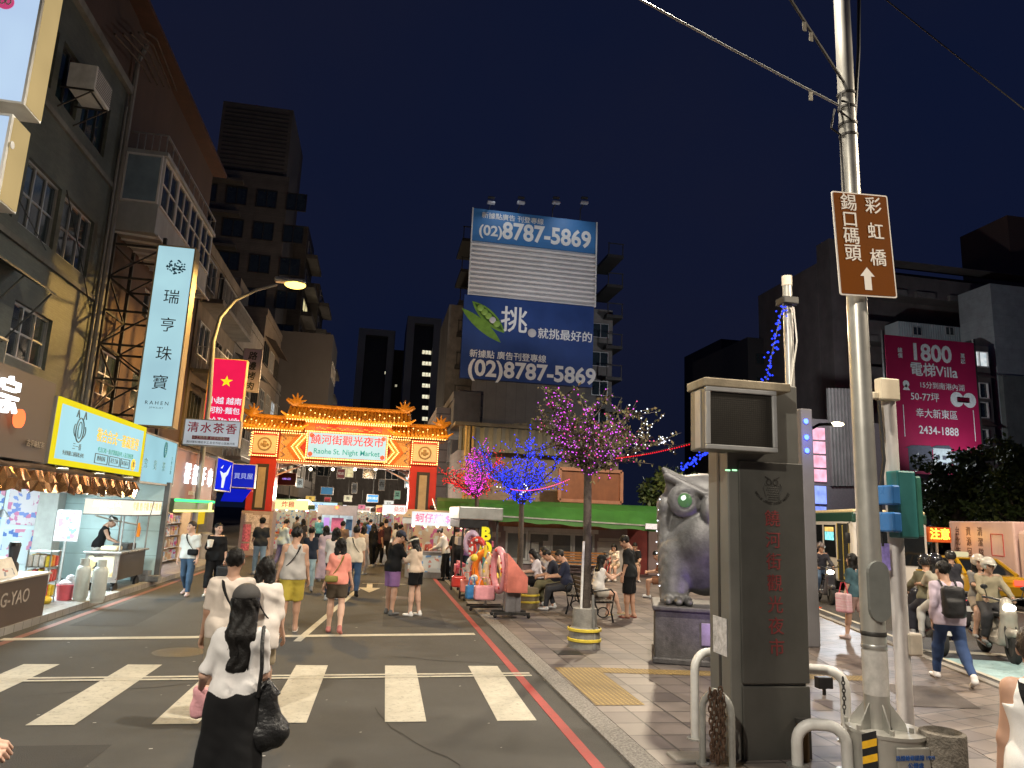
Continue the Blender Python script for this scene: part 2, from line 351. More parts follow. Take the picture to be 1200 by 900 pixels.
blackm=M('black_plastic',(.014,.014,.015),.45,0,.3,8)
rust=M('rusty_iron',(.075,.052,.04),.75,.3,.5,9,.3)
whitem=M('white_enamel',(.72,.71,.68),.4,0,.08,4,stain=.22)
alum=M('aluminium_frame',(.50,.50,.49),.35,.6,.12,5)
glass=GLASS('dark_window_glass');glass2=GLASS('blue_window_glass',(.016,.035,.045))
# ---- ground, street, plaza, avenue

ADIR=np.array([.2795,.9602]);AX0=6.17
def kerbX(y):return AX0+.2911*y
struct(MB().quad((-400,-200,-.03),(500,-200,-.03),(500,900,-.03),(-400,900,-.03)),'ground',M('distant_ground',(.05,.048,.045),.9,0,.2,.2))
def grid_sheet(x0,x1,y0,y1,z,nx,ny,amp=.0):
 X,Y=np.meshgrid(np.linspace(x0,x1,nx),np.linspace(y0,y1,ny),indexing='ij');Z=z+amp*(np.sin(X*1.3+Y*.7)+np.sin(Y*1.9-X*.4))*.5
 V=np.stack([X,Y,Z],-1).reshape(-1,3);return V,[(i*ny+j,(i+1)*ny+j,(i+1)*ny+j+1,i*ny+j+1)for i in range(nx-1)for j in range(ny-1)]
struct(MB().quad((-5.42,-12,0),(2.36,-12,0),(2.36,160,0),(-5.42,160,0)),'market_street',asphalt)
struct(MB().quad((kerbX(-12)+.02,-12,0),(60,-12,0),(160,260,0),(kerbX(260)+.02,260,0)),'avenue',asphalt2)
pz=.035
struct(MB().prism([(2.62,-12),(kerbX(-12)-.5,-12),(kerbX(40)-.5,40),(2.62,40)],-.03,pz,axes='XY'),'plaza_pavement',paver)
struct(MB().prism([(2.36,-12),(2.62,-12),(2.62,40),(2.36,40)],-.03,pz-.004,axes='XY'),'pebble_gutter_strip',gravel)
struct(MB().prism([(kerbX(-12)-2.1,-12),(kerbX(-12)-.12,-12),(kerbX(60)-.12,60),(kerbX(60)-2.1,60)],pz,pz+.004,axes='XY'),'avenue_pavement',paver2)
struct(MB().prism([(kerbX(-12)-.12,-12),(kerbX(-12)+.02,-12),(kerbX(90)+.02,90),(kerbX(90)-.12,90)],-.03,pz+.03,axes='XY'),'avenue_kerb',concrete)
struct(MB().prism([(kerbX(-12)+.06,-12),(kerbX(-12)+.19,-12),(kerbX(90)+.19,90),(kerbX(90)+.06,90)],.001,.005,axes='XY'),'red_line_marking',red_paint)
struct(MB().prism([(1.98,-12),(2.09,-12),(2.16,33),(2.05,33)],.001,.005,axes='XY'),'red_kerb_marking',red_paint)
struct(MB().prism([(-5.20,8),(-5.08,8),(-5.12,33),(-5.24,33)],.001,.005,axes='XY'),'faded_red_kerb_marking',paintm('road_paint_faded_red',(.22,.10,.085)))
struct(MB().box((-14,-12,-.03),(-5.42,160,.12)),'left_pavement',TILE('arcade_floor_tiles',(.30,.29,.27),(.24,.23,.22),(.1,.1,.095),.3,.3,'XY',.03,.5,off=0,stain=.3))
mk=MB()
def stripe(x0,x1,y0,y1,sk=0):mk.add([(x0,y0,.006),(x1,y0,.006),(x1+sk,y1,.006),(x0+sk,y1,.006)],[(0,1,2,3)])
for x in(-5.3,-4.28,-3.05,-1.95,-.93,.26,1.42):stripe(x,x+.42,7.8,10.52,.04)
struct(mk,'crosswalk_marking',white_paint)
mk=MB();mk.add([(-5.3,12.15,.007),(1.93,13.15,.007),(1.93,13.36,.007),(-5.3,12.36,.007)],[(0,1,2,3)])
for a,b in((9.56,9.64),(9.70,9.78)):mk.add([(-5.4,a-.1,.009),(2.25,a+.32,.009),(2.25,b+.32,.009),(-5.4,b-.1,.009)],[(0,1,2,3)])
struct(mk,'stop_line_marking',white_paint)
mk=MB();a,b=G(420,690),G(348,752)
mk.add([(a[0]-.05,a[1],.006),(a[0]+.06,a[1],.006),(b[0]+.06,b[1],.006),(b[0]-.06,b[1],.006)],[(0,1,2,3)])
def arrow(c,rz,s=1.0):
 pts=[(-.08,-1.3),(.08,-1.3),(.08,.0),(.30,.0),(0,1.2),(-.30,0),(-.08,0)]
 r=rotm('Z',rz);mk.add([np.array(c)+r@np.array((x*s,y*s,.007))for x,y in pts],[(0,1,2,6),(6,2,3,4),(5,6,4)])
pa=G(433,689);arrow((pa[0],pa[1],0),math.pi,1.0);arrow((pa[0]+.5,pa[1]+1.2,0),-1.57,.55);arrow((-3.25,19.9,0),math.pi,.9)
struct(mk,'arrow_marking',white_paint)
mk=MB();ad=np.array([ADIR[0],ADIR[1],0]);an=np.array([ADIR[1],-ADIR[0],0])
def aveq(y,off,ln,wd,z=.006):
 p=np.array([kerbX(y),y,z])+an*off;mk.add([p,p+an*wd,p+an*wd+ad*ln,p+ad*ln],[(0,1,2,3)])
aveq(5.5,.35,6.2,2.6);struct(mk,'scooter_box_marking',cyan_paint)
mk=MB();aveq(9.2,.5,.14,5,.008);aveq(5.3,.30,6.5,.1,.010);aveq(13,.5,12,.1);aveq(11.9,3.3,60,.1);aveq(6,6.7,70,.1);aveq(12.0,.2,.3,9,.008);struct(mk,'avenue_line_marking',white_paint)
mk=MB()
for(x0,x1,y0,y1,sk)in((-3.6,-2.2,4.4,7.2,.1),(-4.9,-3.9,13.6,17.5,-.1),(.3,1.5,14.0,16.2,.05),(-1.9,.2,20.5,23,.1)):mk.add([(x0,y0,.003),(x1,y0,.003),(x1+sk,y1,.003),(x0+sk,y1,.003)],[(0,1,2,3)])
struct(mk,'asphalt_patch',M('asphalt_patch_mix',(.047,.045,.043),.88,0,.2,2,.5,150,stain=.2))
for cx_,cy_ in((-1.0,5.9),(-2.6,11.4),(.7,18.6)):mk=MB();mk.lathe((cx_,cy_,0),[(0,.006),(.30,.006),(.33,.003),(.36,.003)],0,30);struct(mk,'manhole_cover',M('manhole_iron',(.06,.055,.05),.5,.6,.4,30,.6,60))
mk=MB();rnd=random.Random(31)
for(x,y,dx,dy)in((-4.2,6.0,.3,.02),(-.6,4.6,.2,.12),(1.2,5.2,-.08,.28),(-2.4,13.8,.28,.05),(.4,11.2,.26,-.05),(-3.5,8.9,.25,.1)):
 for k in range(14):
  nx,ny=x+dx*.8+rnd.uniform(-.07,.07),y+dy*.8+rnd.uniform(-.07,.07);w=rnd.uniform(.006,.014);mk.add([(x-w*.5,y-w,.0035),(nx-w*.5,ny-w,.0035),(nx+w*.5,ny+w,.0035),(x+w*.5,y+w,.0035)],[(0,1,2,3)]);x,y=nx,ny
struct(mk,'asphalt_crack',M('crack_filler',(.022,.021,.02),.8))
mk=MB()
for k in range(70):x,y=rnd.uniform(-5,2),rnd.uniform(3.5,14);s_=rnd.uniform(.006,.02);mk.add([(x,y,.011),(x+s_*2,y+s_*.4,.011),(x+s_*1.7,y+s_*1.4,.011),(x+s_*.2,y+s_,.011)],[(0,1,2,3)])
o=mk.build('street_litter',M('pale_litter',(.45,.43,.40),.8));tag(o,kind='stuff')
mk=MB();q=[G(655,790,pz),G(712,790,pz),G(746,832,pz),G(690,832,pz)]
mk.add([(2.66,10.28,pz+.005),(3.27,10.28,pz+.005),(3.22,8.25,pz+.005),(2.63,8.25,pz+.005)],[(0,1,2,3)])
mk.add([(3.275,10.28,pz+.005),(7.3,9.75,pz+.005),(7.3,9.42,pz+.005),(3.265,9.95,pz+.005)],[(0,1,2,3)])
struct(mk,'tactile_path',tactile)
mk=MB();mk.box((2.95,11.2,pz),(3.35,11.55,pz+.006));struct(mk,'drain_cover',dsteel)
mk=MB();p=G(1103,823,pz)[:2];mk.add([(p[0]-.6,p[1]-.2,pz+.009),(p[0]+.25,p[1]-.35,pz+.009),(p[0]+.75,p[1]+.75,pz+.009),(p[0]-.1,p[1]+.95,pz+.009)],[(0,1,2,3)]);struct(mk,'pavement_hatch_cover',M('brown_hatch',(.105,.088,.08),.8,0,.25,4,.3,60,stain=.3))
# ---------------------------------------------------------------- building helpers

def window(par,face,pl,u0,u1,v0,v1,cols=2,rows=1,fm=alum,pm=glass,fw=.05,out=.06,sub=True,lab=None):
 f=MB();u0,u1=min(u0,u1),max(u0,u1)
 fbox(f,face,pl,u0,u1,v1-fw,v1,-.02,out);fbox(f,face,pl,u0,u1,v0,v0+fw,-.02,out+.02)
 for i in range(cols+1):
  c=u0+(u1-u0-fw)*i/cols;fbox(f,face,pl,c,c+fw,v0+fw,v1-fw,-.02,out-.01*(0<i<cols))
 for j in range(1,rows):
  c=v0+(v1-v0)*j/rows;fbox(f,face,pl,u0+fw,u1-fw,c-fw*.4,c+fw*.4,-.02,out-.02)
 p=MB();pin=(u0+fw*.6,u1-fw*.6,v0+fw*.6,v1-fw*.6)
 if sub:
  o=f.build('window',fm,par,world=True);fbox(p,face,pl,*pin,-.015,.012);p.build('pane',pm,o,world=True)
 else:
  fbox(f,face,pl,*pin,-.015,.012,1);o=f.build('window',[fm,pm],par,world=True)
 if lab:o['label']=lab
 return o
def wall_with_holes(face,pl,u0,u1,v0,v1,th,holes):
 """a wall slab with real openings"""
 mb=MB();us=sorted({u0,u1,*[h[0]for h in holes],*[h[1]for h in holes]});vs=sorted({v0,v1,*[h[2]for h in holes],*[h[3]for h in holes]})
 us=[u for u in us if u0<=u<=u1];vs=[v for v in vs if v0<=v<=v1]
 for a,b in zip(us,us[1:]):
  run=None
  for c,d in zip(vs,vs[1:]):
   hole=any(h[0]<=(a+b)/2<=h[1]and h[2]<=(c+d)/2<=h[3]for h in holes)
   if not hole:run=(run[0],d)if run else(c,d)
   if(hole or d==vs[-1])and run:fbox(mb,face,pl,a,b,run[0],run[1],-th,0);run=None
 return mb
def ac_unit(par_loc,label,rz=0.0,group='air conditioners on the facades',s=1.0):
 t=thing('air_conditioner',label,'air conditioner',par_loc,rz,group)
 b=MB();b.bbox((-.4*s,-.0,0),(.4*s,.5*s,.5*s),.02);b.build('casing',M('ac_casing',(.66,.65,.62),.5,0,.15,4,stain=.35),t)
 g=MB()
 for i in range(9):g.box((-.36*s,-.012,(.05+i*.05)*s),(.36*s,-.002,(.072+i*.05)*s))
 g.build('grille',M('ac_grille',(.22,.22,.21),.5),t)
 k=MB()
 k.bar((-.36*s,.1,-.02),(.36*s,.1,-.02),.03)
 for x in(-.36*s,.36*s):k.bar((x,.02,-.02),(x,.62*s,-.02),.035);k.bar((x,.05,-.03),(x,.62*s,-.45*s),.025)
 k.build('bracket',dsteel,t);return t
def rail(par,face,pl,u0,u1,z0,z1,out,mat,name='railing',step=.14):
 r=MB();fbox(r,face,pl,u0,u1,z1-.04,z1,out-.03,out+.03);fbox(r,face,pl,u0,u1,z0,z0+.03,out-.02,out+.02)
 n=max(2,int(abs(u1-u0)/step))
 for i in range(n+1):
  u=u0+(u1-u0)*i/n;r.bar(P3(face,pl,u,z0,out),P3(face,pl,u,z1,out),.022)
 for u in(u0,u1):
  r.bar(P3(face,pl,u,z1-.02,0),P3(face,pl,u,z1-.02,out),.03)
  for i in range(1,5):r.bar(P3(face,pl,u,z0,out*i/5),P3(face,pl,u,z1,out*i/5),.02)
 return r.build(name,mat,par,world=True)
FX=-7.8
# ---------------------------------------------------------------- near left block: green tiles, brown penthouse

tg=TILE('green_grey_tiles',(.145,.155,.125),(.115,.125,.10),(.10,.105,.085),.22,.055,'YZ',.06,.5,stain=.5,bump=.3)
brown=M('brown_render',(.085,.050,.038),.8,0,.2,1.2,.25,50,stain=.35)
b1=thing('apartment_block','near apartment block in grey green tiles with a brown top storey and a rusty awning','building',(FX,11,0))
def yz(px,py,X=FX):p=AX(px,py,X);return p[1],p[2]
holes=[];R1=(11.05,12.45);R2=(7.75,9.25);R3=(5.0,6.2)
for a,b in((5.2,7.0),(9.0,11.2),(11.8,13.3),(15.0,16.1),(16.35,17.45),(17.7,19.3)):holes.append((a,b,*R1))
for a,b in((5.2,7.4),(9.2,11.6),(13.2,15.5),(15.75,17.4),(17.6,19.4)):holes.append((a,b,*R2))
for a,b in((8.6,10.8),(12.3,14.9),(16.2,18.0)):holes.append((a,b,*R3))
wall_with_holes('+X',FX,1.5,20.3,2.75,13.6,.3,holes).build('wall',tg,b1,world=True)
m=MB();m.box((-14,1.5,13.6),(FX-.02,20.3,16.0));m.box((-14,1.5,2.6),(FX-.9,20.28,13.6));m.build('upper_storey',brown,b1,world=True)
m=MB();m.box((-14,1.3,15.9),(FX+.5,30.3,16.02));m.build('roof',M('rusty_roof_edge',(.085,.04,.028),.6,.2,.3,4),b1,world=True)
m=MB();fbox(m,'+X',FX,1.5,20.3,13.5,13.72,0,.14);fbox(m,'+X',FX,1.5,20.3,10.55,10.68,0,.07);fbox(m,'+X',FX,1.5,20.3,7.3,7.42,0,.07);m.build('ledge',M('grey_ledge',(.21,.205,.18),.8,0,.2,3,stain=.4),b1,world=True)
dim=M('curtained_room',(.11,.12,.115),.9,0,.4,2)
for i,h in enumerate(holes):
 window(b1,'+X',FX-.14,h[0]+.003,h[1]-.003,h[2]+.003,h[3]-.003,2 if h[1]-h[0]<1.6 else 3,1 if h[2]>10 else 2,alum if h[2]<10 else dsteel,(glass2 if h[2]>10 else glass),.05)
m=MB()
m.tube([(FX+.12,20.25,2.6),(FX+.12,20.25,14.6),(FX+.3,20.2,15.1)],.075);m.tube([(FX+.1,20.02,4.6),(FX+.1,20.02,13)],.035)
m.build('drain_pipe',M('grey_pipe',(.24,.23,.21),.6,0,.2,3,stain=.3),b1,world=True)
m=MB()
for k in range(5):m.tube([(FX+.25+.07*k,18.2+.3*k,14.0+.25*k),(FX+.3+.07*k,20.1,14.4+.22*k),(FX+.35+.05*k,20.8+.4*k,14.3+.2*k)],.03)
m.build('pipework',rust,b1,world=True)
m=MB()
for(a,b,s)in(((10.2,10.6),(17.0,7.6),.5),((15.0,10.9),(13.6,7.2),.2),((17.5,9.3),(19.9,6.9),.3)):
 pts=[(FX+.05+.05*math.sin(3*t),a[0]+(b[0]-a[0])*t,a[1]+(b[1]-a[1])*t-s*4*t*(1-t)*.4)for t in np.linspace(0,1,12)];m.tube(pts,.012,n=5)
m.build('cable',blackm,b1,world=True)
rail(b1,'+X',FX,9.5,14.6,4.15,5.0,.75,steel,'balcony_railing',.5)
m=MB();fbox(m,'+X',FX,9.5,14.6,4.0,4.14,0,.78);m.build('balcony_slab',dconcrete,b1,world=True)
m=MB();m.add([(FX+.02,11.9,6.75),(FX+.02,16.0,6.75),(FX+.85,16.0,6.3),(FX+.85,11.9,6.3),(FX+.02,11.9,6.79),(FX+.02,16.0,6.79),(FX+.85,16.0,6.34),(FX+.85,11.9,6.34)],[(0,1,2,3),(7,6,5,4),(0,4,5,1),(1,5,6,2),(2,6,7,3),(3,7,4,0)])
for y in(12.0,13.3,14.7,15.9):m.bar((FX+.02,y,5.2),(FX+.8,y,6.3),.03)
m.build('window_awning',M('old_awning',(.055,.06,.06),.6,0,.3,3,stain=.3),b1,world=True)
ac_unit((FX+.62,13.2,5.35),'dusty air conditioner under the old window awning of the green tiled block',math.pi/2,s=1.15)
ac=AX(103,95,FX+.35);ac_unit((FX+.72,ac[1],ac[2]-.45),'white window air conditioner propped on struts high on the green tiled wall',math.pi/2,s=1.2)
# ---------------------------------------------------------------- brown block with the enclosed balcony bay

b2=thing('apartment_block','brown walled apartment block with a white framed enclosed balcony bay jutting out','building',(FX,25,0))
hl=[(21.2,22.8,5.0,6.3),(24.0,26.0,5.0,6.3),(27.2,28.8,5.0,6.3),(27.6,29.2,11.0,12.4),(24,25.6,8.0,9.0),(27,28.6,8,9.2)]
wall_with_holes('+X',FX-.05,20.32,30.2,3.3,15.9,.3,hl).build('wall',brown,b2,world=True)
m=MB();m.box((-14,20.32,3.3),(FX-.8,30.2,15.88));m.build('rear_wall',dconcrete,b2,world=True)
for h in hl:window(b2,'+X',FX-.2,h[0]+.003,h[1]-.003,h[2]+.003,h[3]-.003,2,2)
bx1=FX+1.05
m=MB();m.box((FX-.04,20.7,9.62),(bx1,27.0,9.80));m.box((FX-.04,20.7,12.0),(bx1+.08,27.05,12.12));m.box((FX-.04,20.72,9.8),(bx1,20.78,10.5));m.box((bx1-.05,20.78,9.8),(bx1,27.0,10.45));m.box((FX-.04,26.9,9.8),(bx1,27.0,12.0));bay=m.build('balcony_bay',M('bay_panel',(.40,.42,.42),.6,0,.12,2,stain=.3),b2,world=True)
window(b2,'-Y',20.74,FX+.02,bx1-.03,10.5,11.99,1,1,whitem,M('pale_blue_pane',(.22,.30,.36),.15,0,.2,2))
for k in range(4):window(b2,'+X',bx1-.04,20.8+1.53*k,22.28+1.53*k,10.47,11.98,2,2,whitem,glass)
m=MB()
for k in range(12):m.bar((FX,20.75+k*.54,9.55),(bx1+.1,20.95+k*.54,9.55),.05,.06)
m.bar((bx1+.1,20.7,9.55),(bx1+.1,27.1,9.55),.05);m.build('bay_bracket',whitem,b2,world=True)
rail(b2,'+X',FX,20.9,27.3,12.15,12.75,1.0,alum,'roof_railing',.6)
tr=thing('steel_trellis','dark steel lattice tower fixed to the facade behind the tall pale jewellery lightbox','trellis',(-6.9,20.6,0))
m=MB();X0,X1,Y0,Y1=-7.65,-6.35,20.45,22.0;zs=np.arange(3.4,9.5,.95)
for x in(X0,X1):
 for y in(Y0,Y1):m.bar((x,y,3.2),(x,y,9.4),.09)
for z in zs:
 for y in(Y0,Y1):m.bar((X0,y,z),(X1,y,z),.055);
 for x in(X0,X1):m.bar((x,Y0,z),(x,Y1,z),.055)
for i,z in enumerate(zs[:-1]):
 for y in(Y0,Y1):m.bar((X0,y,z),(X1,y,z+.95),.04)if i%2 else m.bar((X1,y,z),(X0,y,z+.95),.04)
 for x in(X0,X1):m.bar((x,Y0,z),(x,Y1,z+.95),.04)if i%2 else m.bar((x,Y1,z),(x,Y0,z+.95),.04)
 m.bar((X1,Y0,z+.4),(-5.95,Y0-.9,z+.4),.035)
m.build('lattice',dsteel,tr,world=True)
# ---------------------------------------------------------------- further left blocks down to and beyond the gate

ochre=M('weathered_ochre_render',(.17,.135,.10),.85,0,.25,1.5,.25,40,stain=.5)
greyr=M('weathered_grey_render',(.165,.155,.145),.85,0,.2,1.3,.25,40,stain=.45)
tgrey=TILE('small_beige_tiles',(.18,.15,.12),(.145,.12,.10),(.13,.115,.1),.24,.06,'YZ',.06,.55,stain=.5)
warm_win=E('warm_lit_window',(1,.72,.38),.9,.3);cool_win=E('cool_lit_window',(.75,.92,1),.8,.3)
def street_block(label,y0,y1,z1,mat,x=FX,side='+X',floors=(5.2,8.2,11.2),wn=3,balc=(),lit=(),z0=3.2,depth=7,bmat=alum,sub=False,name='apartment_block',roof=True,seed=0):
 rnd=random.Random(seed*77+int(y0));b=thing(name,label,'building',(x,(y0+y1)/2,0),0,'apartment blocks along the market street');s=1 if side=='+X' else-1
 m=MB();m.box((x,y0,z0),(x-s*depth,y1-.02,z1));m.box((x+s*.06,y0+.01,z1-.25),(x-s*depth,y1-.03,z1+.22));
 for f in floors:fbox(m,side,x,y0+.02,y1-.05,f-.78,f-.66,-.01,.09)
 m.build('wall',mat,b,world=True);L=y1-y0
 for fi,f in enumerate(floors):
  if f+1.4>z1:continue
  for k in range(wn):
   a=y0+L*(k+.14+.08*rnd.random())/wn;c=y0+L*(k+.86-.08*rnd.random())/wn;h=1.25+.2*rnd.random()
   window(b,side,x,a,c,f,f+h,2+(rnd.random()>.5),1+(rnd.random()>.6),alum if rnd.random()>.35 else dsteel,(warm_win if rnd.random()>.4 else cool_win)if(fi,k)in lit else glass,.055,.09,sub)
  if fi in balc:
   rail(b,side,x,y0+.3,y1-.5,f-.62,f+.32,.85,bmat,'balcony_railing',.17)
   m=MB();fbox(m,side,x,y0+.25,y1-.45,f-.82,f-.63,0,.9);m.build('balcony_slab',dconcrete,b,world=True)
  elif rnd.random()>.25:
   m=MB();p=[P3(side,x,y0+.4,f+1.75,.01),P3(side,x,y1-.6,f+1.75,.01),P3(side,x,y1-.6,f+1.45,.7),P3(side,x,y0+.4,f+1.45,.7)]
   q=[np.array(t)+np.array((0,0,.04))for t in p];m.add(p+q,[(0,1,2,3),(7,6,5,4),(0,4,5,1),(1,5,6,2),(2,6,7,3),(3,7,4,0)]);m.build('rain_hood',[rust,dsteel,greyr][rnd.randrange(3)],b,world=True)
 if roof:
  m=MB();m.box((x-s*2,y0+1,z1+.2),(x-s*5,y0+L*.55,z1+2.4));m.build('roof_shed',dconcrete,b,world=True)
 return b
street_block('narrow ochre apartment block with iron balconies just before the gate',30.25,38.0,13.0,ochre,balc=(1,2),wn=3,seed=1)
street_block('grey apartment block with rain hoods behind the left end of the gate',38.05,46.5,12.4,greyr,wn=3,seed=2,balc=(0,))
street_block('beige tiled apartment block in the shadow of the dark tower',46.55,54.0,14.5,tgrey,wn=3,seed=3,floors=(5.2,8.2,11.2),lit=((1,2),))
street_block('low pale block seen over the gate ridge',54.05,62,11.0,greyr,wn=3,seed=4)
street_block('brown block far down the market street on the left',62.05,76,10.0,ochre,wn=4,seed=5,lit=((0,1),))
street_block('tiled block at the far left end of the market street',76.05,95,10.5,tgrey,wn=4,seed=6)
street_block('grey block on the right of the market street behind the gate',42.0,56.0,9.2,greyr,4.2,'-X',(5.2,),4,seed=7,depth=1.6,roof=False)
street_block('ochre block on the right further behind the gate',56.05,72.0,10.2,ochre,4.4,'-X',(5.2,),4,seed=8,depth=2.2,lit=((0,1),),roof=False)
street_block('pale block on the right at the far end of the market street',72.05,95,11,greyr,4.4,'-X',(5.2,8.2),4,seed=9,depth=2.2,roof=False)
e=thing('apartment_block','dark block closing the far end of the market street','building',(-1,118,0));m=MB();m.box((-12,112,0),(9,124,13));m.build('wall',dconcrete,e,world=True)
for k in range(5):window(e,'-Y',112,-9+k*3.4,-7+k*3.4,7,8.5,2,1,alum,warm_win if k==1 else glass,.06,.08,False)
dk=TILE('dark_tower_tiles',(.14,.125,.11),(.11,.10,.09),(.05,.05,.048),.6,.16,'YZ',.05,.6,stain=.35)
tw=thing('apartment_tower','tall dark stepped apartment tower rising behind the low left blocks','building',(-13,62,0))
def yx(px,py,Y):p=AY(px,py,Y);return p[0],p[2]
TY=64.0;xa,zt=yx(262,118,TY);xb,_=yx(345,120,TY);xl,zl=yx(222,205,TY)
m=MB();m.box((xa,TY,10),(xb,TY+9,zt));m.box((xl-4,TY+.6,8),(xa,TY+9,zl));m.box((xl,TY-.4,8),(xb+.35,TY-.005,yx(300,205,TY)[1]))
for i in range(7):m.box((xl-.5,TY-1.2,12+i*3.1),(xb-3.5,TY-.405,12.25+i*3.1))
m.build('wall',dk,tw,world=True)
for i,(zz,dx)in enumerate(((zt*.80,1.3),(zt*.70,2.3),(zt*.6,3.4))):
 m=MB();m.box((xb-4,TY+9+7*i+.01,8),(xb+dx,TY+16+7*i,zz));m.build('step_wing',dk,tw,world=True)
 for k in range(7):
  if 12+k*3.1<zz-2.5:
   window(tw,'+X',xb+dx,TY+10+7*i,TY+14.5+7*i,13+k*3.1,14.4+k*3.1,2,1,alum,warm_win if(i,k)in((0,3),(1,1))else glass,.08,.1,False)
   m=MB();fbox(m,'+X',xb+dx,TY+9.5+7*i,TY+15.4+7*i,12.3+k*3.1,12.75+k*3.1,0,1.1);m.build('balcony',greyr,tw,world=True)
for k in range(6):
 for j in range(4):window(tw,'-Y',TY-.4,xl+.8+j*2.6,xl+2.6+j*2.6,13.2+k*3.1,14.9+k*3.1,2,1,dsteel,glass,.07,.07,False)
m=MB()
for k in range(16):m.box((xa+.3,TY-.05,zt-7+k*.42),(xb-.3,TY-.002,zt-6.85+k*.42))
m.build('louvre',M('dark_louvre',(.05,.048,.046),.6),tw,world=True)
g=thing('apartment_block','blank concrete side wall of a block rising above the left end of the gate','building',(-10,57,0));x0,zz=yx(345,392,57);x1,_=yx(392,392,57)
m=MB();m.box((x0-3,56,9),(x1,62,zz));m.build('wall',M('plain_grey_render',(.075,.072,.075),.85,0,.12,.6,stain=.25),g,world=True)
for k in range(3):window(g,'+X',x1,57+k*1.6,58.2+k*1.6,zz-3.2,zz-1.9,1,1,alum,glass,.06,.06,False)
def portal_tower(label,px0,px1,py,Y,lit,wid=3.0):
 t=thing('office_tower',label,'building',(AY((px0+px1)/2,500,Y)[0],Y,0));(x0,z1),(x1,_)=yx(px0,py,Y),yx(px1,py,Y)
 m=MB();m.box((x0+wid,Y+1.5,0),(x1-wid,Y+14,z1-(wid if lit else 9)));m.build('wall',M('dark_office_wall',(.022,.024,.028),.4,0,.2,.4),t,world=True)
 m=MB();m.box((x0,Y,0),(x0+wid,Y+15,z1));m.box((x1-wid,Y,0),(x1,Y+15,z1));m.box((x0+wid,Y,z1-wid*.9),(x1-wid,Y+15,z1));m.build('portal',M('pale_portal',(.20,.21,.225),.7,0,.1,.3),t,world=True)
 for(wx,wy,w,h)in lit:
  a,zc=yx(wx,wy,Y+1.5);k=MB()
  for i in range(3):fbox(k,'-Y',Y+1.5,a-w/2+i*w/3+.05,a-w/2+(i+1)*w/3-.05,zc-h/2,zc+h/2,0,.06)
  k.build('window',E('office_window_glow',(1,.80,.52),1.1,.4,3),t,world=True)
portal_tower('slim dark tower with a pale portal and a column of lit windows',478,518,370,150,[(500,y,2.0,.8)for y in(413,426,439,452,465,478,491)],1.6)
portal_tower('dark tower with an open pale portal on its roof left of the lit slab',421,464,384,160,[(453,437,.9,.6),(464,452,.5,.5)],1.6)
d=thing('office_block','low black block joining the two slim towers','building',(0,158,0));(x0,z1),(x1,_)=yx(455,400,158),yx(540,402,158);m=MB();m.box((x0,166,0),(x1,180,z1));m.build('wall',M('black_office_wall',(.018,.018,.02),.5,0,.2,.5),d,world=True)
# ================================================================ market gate

GY=33.4
red_l=M('gate_red_lacquer',(.50,.035,.02),.35,0,.12,2,coat=.3);gold=M('gate_gold_paint',(.62,.36,.09),.4,.3,.2,6)
glaze=M('amber_glazed_tile',(.66,.30,.035),.28,0,.25,5,spec=.6);cream=M('gate_cream_panel',(.72,.58,.40),.6,0,.08,3);orange_p=M('gate_orange_paint',(.62,.16,.03),.45,0,.15,4)
tan=M('couplet_board',(.40,.31,.20),.6,0,.15,4);patt=M('gate_pink_line',(.75,.50,.42),.5);bulb_w=E('warm_festoon_bulb',(1,.56,.17),5.5,.15)
gt=thing('market_gate','ornate red and gold market gate with lit tiled roofs spanning the street','gate',(-1.4,GY,0))
XL0,XL1,XR0,XR1,GC=-5.55,-4.42,1.45,2.68,-1.42
def gz(px,py):return AY(px,py,GY-.5)[2]
bulbs=[]
def brow(a,b,n):
 for t in np.linspace(0,1,n):bulbs.append(np.array(a)+(np.array(b)-np.array(a))*t)
